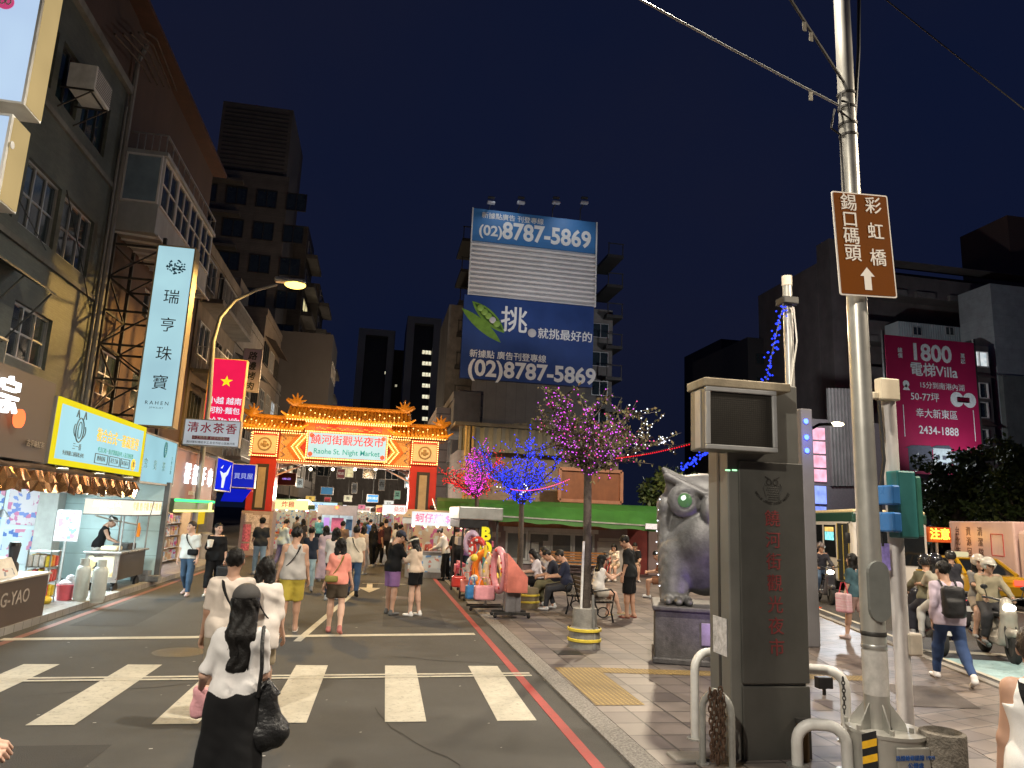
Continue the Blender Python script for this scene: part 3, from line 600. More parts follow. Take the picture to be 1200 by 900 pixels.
for s,(a,b)in enumerate(((XL0,XL1),(XR0,XR1))):
 m=MB();m.bbox((a,GY-.5,1.9),(b,GY+.5,4.25),.03);c=m.build('column',red_l,gt,world=True)
 w=b-a;m=MB();m.box((a+w*.26,GY-.53,1.95),(b-w*.26,GY-.49,3.95));m.build('couplet_frame',M('dark_frame',(.04,.03,.025),.5),c,world=True)
 m=MB();m.box((a+w*.36,GY-.55,2.05),(b-w*.36,GY-.51,3.8));m.build('couplet_board',tan,c,world=True)
 m=MB();m.bbox((a-.1,GY-.6,0),(b+.1,GY+.6,1.9),.03);pb=m.build('plinth',M('plinth_stone',(.42,.33,.31),.6,0,.2,4,stain=.3),gt,world=True)
 m=MB();rnd=random.Random(4+s)
 for i in range(3):
  for j in range(4):
   x=a+.02+i*(w-.04)/3;dz_=rnd.uniform(-.06,.06);m.box((x+rnd.uniform(.0,.05),GY-.62-.004*j,.25+j*.40+dz_),(x+(w-.04)/3-rnd.uniform(.0,.05),GY-.605,.25+j*.40+rnd.uniform(.26,.40)+dz_*.5),rnd.choice((0,1,1,2)))
 m.build('poster',[M('poster_pink',(.55,.14,.22),.5,0,.6,14),M('poster_white',(.60,.52,.52),.5,0,.5,18),M('poster_violet',(.34,.18,.45),.5,0,.6,12)],pb,world=True)
 m=MB();m.bbox((a-.02,GY-.56,4.25),(b+.02,GY+.56,5.42),.02);cb=m.build('capital',red_l,gt,world=True)
 m=MB();m.box((a+.08,GY-.59,4.42),(b-.08,GY-.55,5.22));m.build('emblem_panel',cream,cb,world=True)
 m=MB();cx,cz=(a+b)/2,4.82
 m.lathe((cx,GY-.59,cz),[(.26,-.0),(.30,-.0),(.30,-.02),(.26,-.02)],0,28,axis='Y');m.lathe((cx,GY-.59,cz),[(.235,0),(.25,0),(.25,-.015),(.235,-.015)],0,28,axis='Y')
 m.sph((cx,GY-.59,cz-.03),.11,0,10,(1,.1,1.15));m.sph((cx,GY-.59,cz+.10),.075,0,10,(1.2,.1,.8))
 for q in(-1,1):m.sph((cx+q*.14,GY-.59,cz-.02),.07,0,8,(.6,.1,1.2))
 m.build('emblem',M('emblem_bronze',(.30,.20,.09),.45,.2),cb,world=True)
 for z in(4.31,5.33):brow((a+.03,GY-.6,z),(b-.03,GY-.6,z),13)
 for x in(a+.03,b-.03):brow((x,GY-.6,4.38),(x,GY-.6,5.26),10)
 if s==0:brow((a-.05,GY-.45,4.3),(a-.05,GY-.45,5.3),9)
m=MB();m.bbox((XL1+.02,GY-.42,4.10),(XR0-.02,GY+.42,5.42),.02);beam=m.build('beam',red_l,gt,world=True)
m=MB();m.box((XL1+.02,GY-.46,4.02),(XR0-.02,GY+.46,4.098));m.build('beam_soffit',M('pink_soffit',(.55,.36,.30),.6),gt,world=True)
F0=GY-.42
for sgn,x0,x1 in((1,XL1+.05,-3.15),(-1,XR0-.05,.31)):
 m=MB();zc,hh=4.78,.56;L=abs(x1-x0)
 m.box((min(x0,x1),F0-.015,4.2),(max(x0,x1),F0+.0,5.36),4)
 def chev(u,w,mi,lift):
  p=[]
  for zz,du in((-hh,.42),(0,0),(hh,.42)):p.append((u+du,zc+zz))
  q=[(a+w,b)for a,b in reversed(p)];m.prism([(x0+sgn*a,b)for a,b in p+q],F0-.016,F0-.016-lift,mi,'XZ')
 for u,w,mi,l in((.30,.18,1,.03),(.55,.05,3,.05),(.66,.05,3,.05),(.78,.05,2,.05),(.88,.5,0,.02)):chev(u,w,mi,l)
 for k in range(3):
  for z in(4.42,4.78,5.14):
   o=.06*k;pts=[(x0+sgn*(.06+o),z-.17+o),(x0+sgn*(.22+o*.4),z),(x0+sgn*(.06+o),z+.17-o)]
   for a_,b_ in zip(pts,pts[1:]):m.bar((a_[0],F0-.03,a_[1]),(b_[0],F0-.03,b_[1]),.028,.028,5)
 for u in(.52,.73):
  for q in(-1,1):brow((x0+sgn*u,F0-.09,zc),(x0+sgn*(u+.40),F0-.09,zc+q*.52),9)
 m.build('chevron_panel',[red_l,orange_p,gold,M('gate_gilt_line',(.70,.48,.16),.5),M('gate_ochre_ground',(.62,.34,.13),.6),patt],beam,world=True)
for z in(4.16,5.38):brow((XL1,F0-.06,z),(XR0,F0-.06,z),62)
m=MB();m.bbox((-3.35,GY-.5,5.42),(.5,GY+.5,5.98),.02);ub=m.build('upper_beam',orange_p,gt,world=True)
m=MB();m.bbox((-2.9,GY-.54,5.58),(.05,GY-.49,5.86),.02);m.build('red_band',red_l,ub,world=True)
m=MB();rnd=random.Random(5)
for k in range(26):x=-2.8+k*.11;m.sph((x,GY-.55,5.68+.05*math.sin(k*1.7)),.045,0,6,(1.3,.3,.7))
m.build('gilt_scroll',gold,ub,world=True)
brow((-3.3,GY-.57,5.5),(.45,GY-.57,5.5),44);brow((-3.3,GY-.57,5.93),(.45,GY-.57,5.93),40)
nb=E('gate_name_board',(.74,.96,.90),.95,.05);sx0,sx1,sz0,sz1=-3.12,.28,4.36,5.44
m=MB();m.box((sx0-.1,GY-.72,sz0-.1),(sx1+.1,GY-.44,sz1+.08));fr=m.build('name_board_frame',orange_p,gt,world=True)
m=MB();m.box((sx0,GY-.74,sz0),(sx1,GY-.70,sz1));m.build('name_board',nb,fr,world=True)
m=MB();m.text('饒河街觀光夜市',(GC,GY-.742,5.12),size=.46,bold=.012,depth=.008,sx=1.0)
m.build('lettering',M('sign_red_ink',(.50,.01,.03),.5,emit=(.6,.0,.04),es=.35),fr,world=True)
m=MB();m.text('Raohe St. Night Market',(GC,GY-.742,4.62),size=.33,bold=.012,depth=.008,sx=.92);m.build('latin_lettering',M('sign_teal_ink',(.02,.28,.34),.5,emit=(.0,.3,.36),es=.4),fr,world=True)
m=MB()
for qx in(sx0+.12,sx1-.12):
 for qz in(sz0+.12,sz1-.12):m.lathe((qx,GY-.742,qz),[(.0,0),(.11,0),(.11,-.01),(0,-.01)],0,6,axis='Y')
m.build('corner_flower',M('corner_red',(.6,.12,.10),.5),fr,world=True)
for z in(sz0-.06,sz1+.05):brow((sx0-.08,GY-.76,z),(sx1+.08,GY-.76,z),48)
for x in(sx0-.06,sx1+.06):brow((x,GY-.76,sz0),(x,GY-.76,sz1),15)
def roof(x0,x1,ze,zr,dep,lab):
 m=MB();n=9;prof=[((dep)*(1-t),ze+(zr-ze)*(t**1.35))for t in np.linspace(0,1,n)]
 poly=[(GY-a,b)for a,b in prof]+[(GY+a,b)for a,b in prof[::-1]]+[(GY+dep,ze-.07),(GY-dep,ze-.07)]
 m.prism([(p,q)for p,q in poly],x0,x1,0,'YZ');k=int((x1-x0)/.17)
 for i in range(k+1):
  x=x0+(x1-x0)*i/k
  for sg in(-1,1):m.tube([(x,GY+sg*(a+.02),b+.025)for a,b in prof],.052,0,6)
  m.sph((x,GY-dep-.03,ze+.02),.062,0,6)
 r=m.build('roof',glaze,gt,world=True)
 m=MB();pts=[(x0-.22,zr+.34),(x0+.1,zr+.12),(x0+.6,zr+.10)]+[((x0+x1)/2,zr+.08)]+[(x1-.6,zr+.10),(x1-.1,zr+.12),(x1+.22,zr+.34)]
 m.tube([(x,GY,z)for x,z in pts],[.05,.10,.11,.11,.11,.10,.05],0,8);m.build('ridge',glaze,r,world=True)
 for sg,x in((-1,x0),(1,x1)):
  S=SDF(.05);S.ell((x-sg*.25,GY,zr+.2),(.22,.1,.2))
  for j,(dx,dz,L)in enumerate(((.0,.5,.1),(.22,.42,.1),(-.22,.40,.1),(.42,.25,.08),(-.4,.2,.08),(.35,.02,.12))):S.cone((x-sg*.25,GY,zr+.2),(x-sg*.25+sg*dx,GY+.02*j-.05,zr+.15+dz),.09,.03)
  v,f=S.mesh(.03);m=MB();m.add(v,f,0,True);m.build('finial',glaze,r,world=True)
  for yy in(-dep,dep):m=MB();m.tube([(x-sg*.5,GY+yy*.98,ze+.03),(x,GY+yy*1.02,ze+.06),(x+sg*.25,GY+yy*1.08,ze+.22)],[.05,.07,.03],0,6);m.build('eave_corner',glaze,r,world=True)
 for i in range(int((x1-x0)/.11)):
  x=x0+.05+i*.11;bulbs.append(np.array((x,GY-dep-.09,ze-.1)))
  if i%2==0:t=RNG.random()*.75;bulbs.append(np.array((x,GY-dep*(1-t)-.10,ze+(zr-ze)*t**1.35+.08)))
 return r
roof(-5.95,-3.4,5.52,6.02,1.0,0);roof(.55,3.02,5.52,6.02,1.0,1);roof(-4.1,1.28,6.02,6.62,1.15,2)
m=MB()
for(x,xx)in((XL1,XL1+1.1),(XR0,XR0-1.1)):
 for k in range(7):a=k/6;m.bar((x,GY-.1,4.0-.55*(1-a)),(x+(xx-x)*a,GY-.1,4.02),.03)
 m.bar((x,GY-.1,3.5),(xx,GY-.1,4.0),.06)
m.build('corner_lattice',patt,gt,world=True)
m=MB()
for p in bulbs:m.sph(p,.026,0,6)
o=m.build('bulbs',bulb_w,gt,world=True);o['kind']='stuff'
for x in(-5.0,-3.0,-1.4,0.2,2.2):lamp('POINT','gate_festoon_light',(x,GY-1.9,5.9),105,(1,.58,.24),.6)
for i,px in enumerate((364,390,416,440)):
 p=AY(px,550,GY-.1);t=thing('pendant_bulb',['first','second','third','last'][i]+' bare bulb from the left hanging under the gate beam','lamp',p,0,'bare bulbs under the gate')
 b=MB();b.sph((0,0,0),.07,0,10);b.build('bulb',E('pendant_bulb_glow',(1,.85,.6),9),t);b=MB();b.cyl((0,0,.06),.03,.3,0,8);b.build('socket',blackm,t)
# ================================================================ billboard building in the middle

BY=60.0
def xz(px,py,Y):p=AY(px,py,Y);return p[0],p[2]
bb=thing('apartment_block','dark block in the middle carrying the stack of blue and white billboards','building',(12.4,BY+1,0))
(x0,zt),(x1,_)=xz(548,440,BY),xz(697,443,BY);wall_d=M('billboard_block_render',(.10,.085,.08),.8,0,.15,.5,stain=.3)
m=MB();m.box((x0+1.2,BY+1.2,5),(x1-.8,BY+14,27));m.build('wall',wall_d,bb,world=True)
m=MB();m.box((xz(553,470,BY)[0],BY+.7,xz(553,497,BY)[1]),(xz(688,470,BY)[0],BY+1.19,xz(620,437,BY)[1]));m.build('blank_panel',TILE('panel_sheet',(.13,.12,.11),(.12,.11,.10),(.085,.078,.07),.9,30,'XZ',.02,.7,off=0,stain=.25),bb,world=True)
for px in(545,720):
 m=MB()
 for k in range(7):c=xz(px,410,BY+2)[0];m.box((c-.8,BY+2+.004*k,9+k*3),(c+.8,BY+7,9.3+k*3));m.bar((c-.7,BY+2,9.3+k*3),(c-.7,BY+2,10.4+k*3),.08);m.bar((c+.7,BY+2,9.3+k*3),(c+.7,BY+2,10.4+k*3),.08);m.bar((c-.8,BY+2,10.4+k*3),(c+.8,BY+2,10.4+k*3),.08)
 m.build('fire_escape',dsteel,bb,world=True)
m=MB();m.box((x1-.6,BY+3,4),(x1+2.6,BY+12,22));m.box((x0-1.7,BY+2.7,4),(x0+1.3,BY+12,21));m.box((x0+1.0,BY+2,20),(x1-.4,BY+10,28));m.build('rear_wing',dconcrete,bb,world=True)
for k in range(5):window(bb,'-Y',BY+3,x1+.6,x1+2.2,8+k*2.8,9.4+k*2.8,2,1,alum,glass,.06,.06,False)
(a0,c0),(a1,c1)=xz(552,248,BY),xz(700,258,BY)
bw=(xz(543,440,BY)[0]+xz(552,248,BY)[0])/2;bx=(xz(695,452,BY)[0]+xz(700,258,BY)[0])/2
zs=[xz(625,y,BY)[1]for y in(252,289,353,449)];bu,bv=UV['-Y']
blue_b=TILE('billboard_blue',(.05,.19,.44),(.05,.19,.44),(.045,.17,.40),60,60,'XZ',.01,.5,stain=.12,bump=0);navy_b=M('billboard_navy',(.022,.055,.20),.5,0,.35,.12)
wht=M('billboard_white_letters',(.78,.78,.76),.5,0,.05)
t=thing('billboard','topmost blue billboard with a white telephone number on the middle block','billboard',(bw,BY,zs[1]));m=MB();m.box((bw+.1,BY,zs[1]),(bx,BY+.4,zs[0]));m.build('panel',blue_b,t,world=True)
W=bx-bw;H=zs[0]-zs[1];m=MB();m.text('新據點廣告 刊登專線',(bw+W*.08,BY-.005,zs[1]+H*.80),size=.62,bold=.01,align='LEFT',depth=.02);m.text('(02)',(bw+W*.06,BY-.005,zs[1]+H*.33),size=1.35,bold=.025,align='LEFT',depth=.02);m.text('8787-5869',(bw+W*.245,BY-.005,zs[1]+H*.38),size=2.2,bold=.03,align='LEFT',depth=.02,sx=.88);m.build('lettering',wht,t,world=True)
for dx in(0.0,W-.12):m=MB();m.bar((bw+.1+dx,BY-.05,zs[2]),(bw+.1+dx,BY-.05,zs[0]),.12);m.build('edge_frame',whitem,t,world=True)
t=thing('billboard','blank white louvred billboard panel between the two blue ones','billboard',(bw,BY,zs[2]));m=MB();nl=12;hl=(zs[1]-zs[2])/nl
m.box((bw+.1,BY+.1,zs[2]+.02),(bx,BY+.4,zs[1]-.02))
for k in range(nl):z=zs[2]+k*hl;m.add([(bw+.1,BY+.09,z+hl*.98),(bx,BY+.09,z+hl*.98),(bx,BY-.16,z+.1),(bw+.1,BY-.16,z+.1),(bw+.1,BY+.09,z+.02),(bx,BY+.09,z+.02)],[(0,3,2,1),(3,4,5,2)])
m.build('louvre_panel',M('billboard_louvre',(.66,.64,.63),.6,0,.07,.3,stain=.15),t,world=True)
t=thing('billboard','lower navy billboard showing a green pea pod beside one large character','billboard',(bw,BY,zs[3]));m=MB();m.box((bw-.25,BY-.1,zs[3]),(bx-.15,BY+.35,zs[2]-.02));m.build('panel',navy_b,t,world=True)
fy=BY-.105;m=MB();H=zs[2]-zs[3]
m.text('挑',(bw+W*.365,fy,zs[3]+H*.72),size=2.5,bold=.015,depth=.02);m.text('就挑最好的',(bw+W*.765,fy,zs[3]+H*.60),size=1.02,bold=.018,depth=.02)
m.text('新據點 廣告刊登專線',(bw+W*.04,fy,zs[3]+H*.29),size=.74,bold=.02,align='LEFT',depth=.02);m.text('(02)8787-5869',(bw+W*.03,fy,zs[3]+H*.12),size=1.98,bold=.03,align='LEFT',depth=.02,sx=.98)
m.build('lettering',wht,t,world=True)
m=MB();m.sph((bw+W*.505,fy-.05,zs[3]+H*.60),.40,0,14,(1,.25,1));m.build('printed_ball',M('pearl_print',(.55,.52,.52),.3,0,.2,1),t,world=True)
pod=M('pod_green',(.16,.30,.045),.4,0,.3,2);m=MB()
def podshape(c,L,w,ang,mi=0):
 up,lo=[],[]
 for s in np.linspace(-1,1,15):h=w*(1-abs(s)**2.2);up.append((s*L,h));lo.append((s*L,-h*.9))
 ca,sa=math.cos(ang),math.sin(ang);P=[(c[0]+x*ca-y*sa,c[1]+x*sa+y*ca)for x,y in up+lo[::-1]];return P
c=(bw+W*.15,zs[3]+H*.70);m.prism(podshape((c[0]-.4,c[1]-.45),2.3,.48,-.66),fy-.03,fy-.005);m.prism(podshape((c[0]+.2,c[1]+.35),2.0,.62,-.72),fy-.06,fy-.031)
m.build('pod_print',pod,t,world=True);m=MB();m.prism(podshape((c[0]+.22,c[1]+.38),1.7,.42,-.72),fy-.075,fy-.061);m.build('pod_inside_print',M('pod_dark',(.04,.10,.015),.5),t,world=True)
m=MB()
for k in range(5):s=-1.05+k*.5;m.sph((c[0]+.25+s*math.cos(-.72),fy-.09,c[1]+.40+s*math.sin(-.72)),.30,1 if k==3 else 0,12,(1,.25,1))
m.build('pea_print',[M('pea_green',(.26,.42,.08),.4,0,.15,3),M('pearl_print',(.6,.6,.6))],t,world=True)
for i,px in enumerate((575,610,651,684)):
 x,z=xz(px,240,BY-1.0);q=thing('floodlight',['far left','second from the left','third from the left','far right'][i]+' unlit floodlight on an arm over the top billboard','floodlight',(x,BY-1.2,z),0,'floodlights above the billboards')
 b=MB();b.bbox((-.35,-.2,0),(.35,.2,.22),.04);b.build('head',M('floodlight_grey',(.4,.4,.42),.4,.3),q);b=MB();b.bar((0,0,.05),(0,1.4,.05),.07);b.bar((0,1.3,.05),(0,1.3,zs[0]-z),.07);b.bbox((-.3,-.16,.5),(.3,.16,.66),.03);b.build('arm',dsteel,q)
fl=thing('brick_building','narrow pinkish block wall building between the gate and the billboard block','building',(4.2,44,0));a,zc=xz(512,477,44);b,_=xz(538,477,44)
m=MB();m.box((a,44,0),(b,52,zc));m.box((b,44.6,0),(b+1.6,52,zc*1.15));m.build('wall',TILE('pink_grey_blocks',(.34,.29,.275),(.28,.245,.235),(.14,.125,.12),1.3,.75,'XZ',.05,.8,stain=.4),fl,world=True)
window(fl,'-Y',44.6,b+.3,b+1.3,zc*.72,zc*.9,2,2,alum,glass,.05,.06)
# ================================================================ low shop house with the green awning

LY=28.0
sh=thing('shop_house','low pink shop house with long sliding windows under a green awning','building',(9,LY,0))
pinkw=M('pink_plaster',(.34,.25,.245),.75,0,.12,2,.15,40,stain=.3)
X0,X1=xz(512,640,LY)[0],xz(800,640,LY)[0];wl,wr=xz(592,640,LY)[0],xz(697,640,LY)[0];zt,zb=xz(650,624,LY)[1],xz(650,658,LY)[1]
d0,d1=xz(735,640,LY)[0],xz(760,640,LY)[0];e0=xz(775,640,LY)[0]
wall_with_holes('-Y',LY,X0,X1,0,2.35,.25,[(wl,wr,zb,zt),(d0,d1,0,2.15),(e0,e0+1.6,.0,2.2)]).build('wall',pinkw,sh,world=True)
m=MB();m.box((X0,LY+5.5,0),(X1,LY+5.7,2.3));m.box((X0,LY+.26,.0),(X1,LY+5.5,.03));m.box((X0,LY,2.351),(X1,LY+6,2.45));m.build('back_wall',M('dark_interior',(.06,.05,.05),.9),sh,world=True)
n=4;ww=(wr-wl)/n
for k in range(n):window(sh,'-Y',LY+.08,wl+k*ww+.01,wl+(k+1)*ww-.01,zb+.01,zt-.01,1,1,whitem,M('grey_window_glass',(.15,.155,.145),.15,0,.3,1,spec=.8),.08,.07)
m=MB();m.box((wl-.1,LY-.14,zt),(wr+.1,LY-.005,zt+.16));m.box((wl-.1,LY-.10,zb-.12),(wr+.1,LY-.005,zb));m.build('window_ledge',whitem,sh,world=True)
m=MB();m.box((d0+.02,LY+.06,0),(d1-.02,LY+.12,2.13));m.build('door',M('dark_red_door',(.22,.035,.03),.5,0,.2,3),sh,world=True)
m=MB()
for a,b,z0_,z1_ in((X0,wl-.2,1.3,1.5),(wr+.15,d0-.1,1.3,1.42)):m.box((a,LY-.03,z0_),(b,LY-.002,z1_))
m.build('dado',M('cream_dado',(.62,.55,.48),.7,0,.1,3),sh,world=True);m=MB();m.box((wr+.1,LY-.02,0),(d0-.06,LY-.002,1.28));m.build('dado',M('cream_dado',(.62,.55,.48),.7,0,.1,3),sh,world=True)
for k in range(3):
 p=wl+ww*(1.15+.02*k)+(.0,.45,.45)[k];q=zb+(.35,.42,.06)[k];m=MB();m.box((p,LY+.005,q),(p+.3,LY+.012,q+.36));m.build('notice',M('paper',(.70,.70,.64),.8,0,.08,6),sh,world=True)
m=MB()
for k in range(26):x=wl-.3+k*(wr-wl+.6)/26;m.tube([(x,LY-.55,zt+.30),(x,LY-.02,zt+.52)],.09,0,8)
m.box((wl-.4,LY-.5,zt+.18),(wr+.4,LY-.02,zt+.26));m.build('tile_coping',M('terracotta',(.36,.15,.08),.7,0,.35,3,.2),sh,world=True)
aw=thing('awning','long green canvas awning stretched along the front of the pink shop house','awning',(8.5,26.5,2.6));gcan=M('green_canvas',(.027,.115,.018),.6,0,.22,1.6,.2,30,stain=.25,trans=0)
m=MB();n=30;pts=[]
for i in range(n+1):
 px=512+(782-512)*i/n;ph=xz(px,583+(px-512)*.040,LY-.2);fr=AY(px,600+(px-512)*.066,25.6);sag=.03*math.sin(i*1.3)
 pts+=[(ph[0],LY-.2,ph[1]),(ph[0]*.5+fr[0]*.5,(LY-.2+25.6)/2,(ph[1]+fr[2])/2+.12+sag),(fr[0],25.6,fr[2]+sag*.5),(fr[0],25.57,fr[2]-.17+sag)]
m.add(pts,[(4*i+j,4*i+4+j,4*i+5+j,4*i+1+j)for i in range(n)for j in range(3)],0,False);o=m.build('canvas',gcan,aw,world=True)
sm=o.modifiers.new('thickness','SOLIDIFY');sm.thickness=.02
m=MB();m.bar(pts[2],pts[-2],.05);
for i in range(0,n+1,6):m.bar(pts[4*i+2],(pts[4*i+2][0],LY-.02,pts[4*i+2][2]+.5),.04)
m.build('frame',steel,aw,world=True)
m=MB();q=AY(765,617,25.5);m.box((q[0]-.3,25.45,q[2]-.1),(q[0]+.3,25.5,q[2]+.1));m.build('number_plate',M('pale_plate',(.6,.62,.75),.5,0,.3,20),aw,world=True)
up=thing('brick_building','pale brick upper house with a corrugated roof behind the green awning','building',(9,33,0));UY=32.0
m=MB();a,zc=xz(546,520,UY);b,_=xz(725,520,UY);m.box((a,UY,0),(b,UY+7,zc));m.build('wall',TILE('pale_bricks',(.28,.22,.19),(.22,.17,.145),(.24,.20,.17),.24,.075,'XZ',.09,.8,stain=.35),up,world=True)
m=MB();a1,z1=xz(538,507,UY-.5);b1_,z2=xz(640,500,UY-.5);n=40
for i in range(n):x=a1+(b-a1)*i/n;zz=z1+(z2-z1)*min(1,i/24);m.add([(x,UY-.5+.06*(i%2),zc-.35),(x+(b-a1)/n,UY-.5+.06*((i+1)%2),zc-.35),(x+(b-a1)/n,UY-.5+.06*((i+1)%2),zz+.3),(x,UY-.5+.06*(i%2),zz+.3)],[(0,1,2,3)])
o=m.build('corrugated_sheet',M('corrugated_zinc',(.20,.195,.175),.5,.3,.2,1.5,stain=.35),up,world=True);sm=o.modifiers.new('thickness','SOLIDIFY');sm.thickness=.03
m=MB();m.box((a1-.2,UY-.6,z1+.35),(b+.3,UY+6,z1+.5));m.build('roof',dconcrete,up,world=True)
m=MB()
for px in(548,553,545):x=xz(px,540,UY-.7)[0];m.tube([(x,UY-.7,2.8),(x,UY-.7,z1+.3)],.06)
m.build('drain_pipe',M('ochre_pipe',(.40,.28,.12),.6),up,world=True)
hb=thing('hoarding','framed orange brown hoarding above the right half of the green awning','hoarding',(10,30,3.6));a,z0_=xz(655,586,30);b,z1_=xz(728,553,30)
m=MB();m.box((a,30,z0_),(b,30.12,z1_));m.build('panel',M('hoarding_orange',(.20,.075,.035),.6,0,.25,2,stain=.3),hb,world=True);m=MB()
for(p,q)in(((a,29.97,z0_),(b,29.97,z0_)),((a,29.97,z1_),(b,29.97,z1_)),((a,29.97,z0_),(a,29.97,z1_)),((b,29.97,z0_),(b,29.97,z1_))):m.bar(p,q,.14)
m.build('frame',M('hoarding_frame',(.30,.14,.09),.6),hb,world=True)
db=thing('shop_house','dark brown low building in shade at the right end of the awning','building',(15,30,0));m=MB();m.box((X1+.01,LY+1,0),(X1+3.2,LY+7,2.6));m.build('wall',M('dark_brown_wall',(.10,.06,.045),.8),db,world=True)
# ================================================================ right side of the avenue: blocks, banner, neon house

RY=62.0
rb=thing('apartment_block','long dark apartment block with open galleries behind the red property banner','building',(48,RY,0));darkr=M('dark_gallery_render',(.13,.115,.11),.8,0,.2,.7,stain=.4)
rx0,rz=xz(972,300,RY);rx1=xz(1330,300,RY)[0];rows=[xz(1060,y,RY)[1]for y in(290,322,346,378,402,432,456,486,510,545)]
m=MB();m.box((rx0,RY+2.2,0),(rx1,RY+14,rz));m.box((rx0+.01,RY+.2,rows[0]-1.5),(rx1,RY+2.19,rz+.5))
for i in range(0,len(rows)-2,2):m.box((rx0+.02,RY+.25,rows[i+2]),(rx1,RY+2.19,rows[i+1]))
m.box((rx0+.03,RY,0),(rx0+1.5,RY+2.18,rows[0]));m.build('wall',darkr,rb,world=True)
rnd=random.Random(3)
for i in range(1,len(rows)-1,2):
 for k in range(9):
  u=rx0+2+k*(rx1-rx0-3)/9;w=2.2+rnd.random()
  lit=(i==1 and k in(4,))or(i==5 and k==3)or(i==3 and k==7)
  window(rb,'-Y',RY+2.2,u,u+w,rows[i]-1.6,rows[i]-.25,3,1,alum,cool_win if lit else glass,.08,.1,False)
  if rnd.random()>.4:
   b=MB();fbox(b,'-Y',RY+.25,u,u+w,rows[i]-2.0-.3,rows[i]-1.7,0,.35);b.build('planter_ledge',greyr if rnd.random()>.5 else dconcrete,rb,world=True)
m=MB();a,z=xz(1180,252,RY+5);m.box((a,RY+5,rz),(rx1,RY+12,z));m.build('penthouse',M('penthouse_brown',(.13,.08,.06),.8),rb,world=True)
ps=thing('rooftop_shed','pale corrugated rooftop annexe with two small windows just above the red banner','shed',(40,RY-2,0));(a,z1),(b,_),(_,z0_)=xz(1053,376,RY-2),xz(1136,376,RY-2),xz(1060,400,RY-2)
m=MB();n=30
m.box((a,RY-1.9,2),(b,RY-.01,z1));
for i in range(n):m.box((a+(b-a)*i/n,RY-1.96,z0_-1),(a+(b-a)*(i+.5)/n,RY-1.9,z1))
m.build('wall',M('pale_blue_sheet',(.36,.42,.43),.6,0,.12,.6,stain=.3),ps,world=True)
for px in(1070,1108):u,v=xz(px,388,RY-2);window(ps,'-Y',RY-1.96,u,u+1.0,v-.4,v+.5,2,1,alum,glass,.06,.06)
pf=thing('apartment_block','pale tiled flank wall of a block at the right edge of the view','building',(55,RY-6,0));(a,z1)=xz(1160,332,RY-6);m=MB();m.box((a,RY-6,4),(a+25,RY-2.1,z1));m.build('wall',TILE('pale_flank',(.33,.36,.365),(.30,.33,.335),(.25,.27,.275),3.0,1.1,'XZ',.012,.7,stain=.3),pf,world=True)
m=MB();m.box((a+.01,RY-6.5,4),(a+25.1,RY-6.01,xz(1165,438,RY-6.5)[1]));m.build('lower_wall',M('green_grey_wall',(.17,.19,.18),.8,0,.2,1,stain=.4),pf,world=True)
mid=thing('apartment_block','narrow block with stacked bay windows between the red banner and the pale flank wall','building',(47,RY-7,0));(a,z1),(b,_)=xz(1136,402,RY-7),xz(1163,402,RY-7);m=MB();m.box((a,RY-6.5,3),(b,RY-2.2,z1));m.build('wall',darkr,mid,world=True)
for k,y in enumerate((418,455,478,510)):u,v=xz(1140,y,RY-7);window(mid,'-Y',RY-6.5,u+.1,u+2.0,v-.8,v+.7,2,1,whitem,cool_win if k==0 else glass,.08,.2,False)
for k,y in enumerate((440,496)):u,v=xz(1139,y,RY-7);b_=MB();b_.add([P3('-Y',RY-6.5,u,v+.5,0),P3('-Y',RY-6.5,u+2.2,v+.5,0),P3('-Y',RY-6.5,u+2.2,v-.2,1),P3('-Y',RY-6.5,u,v-.2,1)],[(0,1,2,3)]);b_.build('rain_hood',M('brown_hood',(.14,.08,.06),.7),mid,world=True)
PY_=40.0;(a,z1),(b,_)=xz(1037,392,PY_),xz(1140,392,PY_);z0_=xz(1090,556,PY_)[1];W,H=b-a,z1-z0_
pb=thing('banner','large crimson property banner with white figures hanging on the right hand block','banner',((a+b)/2,PY_,z0_))
m=MB();m.box((a,PY_,z0_),(b,PY_+.08,z1));m.build('cloth',M('crimson_banner',(.42,.012,.075),.55,0,.1,.5),pb,world=True)
wl_=M('banner_white',(.85,.84,.83),.5);m=MB();fy=PY_-.003
m.text('1800',(a+W*.50,fy,z0_+H*.885),size=H*.175,bold=.028,depth=.01);m.text('總\n價',(a+W*.155,fy,z0_+H*.87),size=H*.040,bold=.02,depth=.01);m.text('萬\n起',(a+W*.86,fy,z0_+H*.87),size=H*.040,bold=.02,depth=.01)
m.text('電梯Villa',(a+W*.52,fy,z0_+H*.755),size=H*.108,bold=.022,depth=.01);m.text('15分到南港內湖',(a+W*.60,fy,z0_+H*.645),size=H*.053,bold=.008,depth=.01,sx=1.03)
m.text('50-77坪',(a+W*.40,fy,z0_+H*.555),size=H*.072,bold=.006,depth=.01);m.text('幸大新東區',(a+W*.52,fy,z0_+H*.435),size=H*.072,bold=.008,depth=.01,sx=.97);m.text('2434-1888',(a+W*.53,fy,z0_+H*.315),size=H*.082,bold=.01,depth=.01,sx=.93)
m.lathe((a+W*.20,fy,z0_+H*.645),[(0,0),(H*.026,0),(H*.026,-.01),(0,-.01)],0,16,axis='Y');m.prism([(a+W*.16,z0_+H*.60),(a+W*.24,z0_+H*.60),(a+W*.20,z0_+H*.645)],fy,fy-.01)
for cx in(.76,.90):m.lathe((a+W*cx,fy,z0_+H*.56),[(0,0),(W*.075,0),(W*.075,-.01),(0,-.01)],0,18,axis='Y')
m.box((a+W*.76,fy-.01,z0_+H*.54),(a+W*.90,fy,z0_+H*.58))
for cx in(.15,.93):m.box((a+W*cx,fy-.01,z0_+H*.26),(a+W*cx+.05,fy,z0_+H*.49))
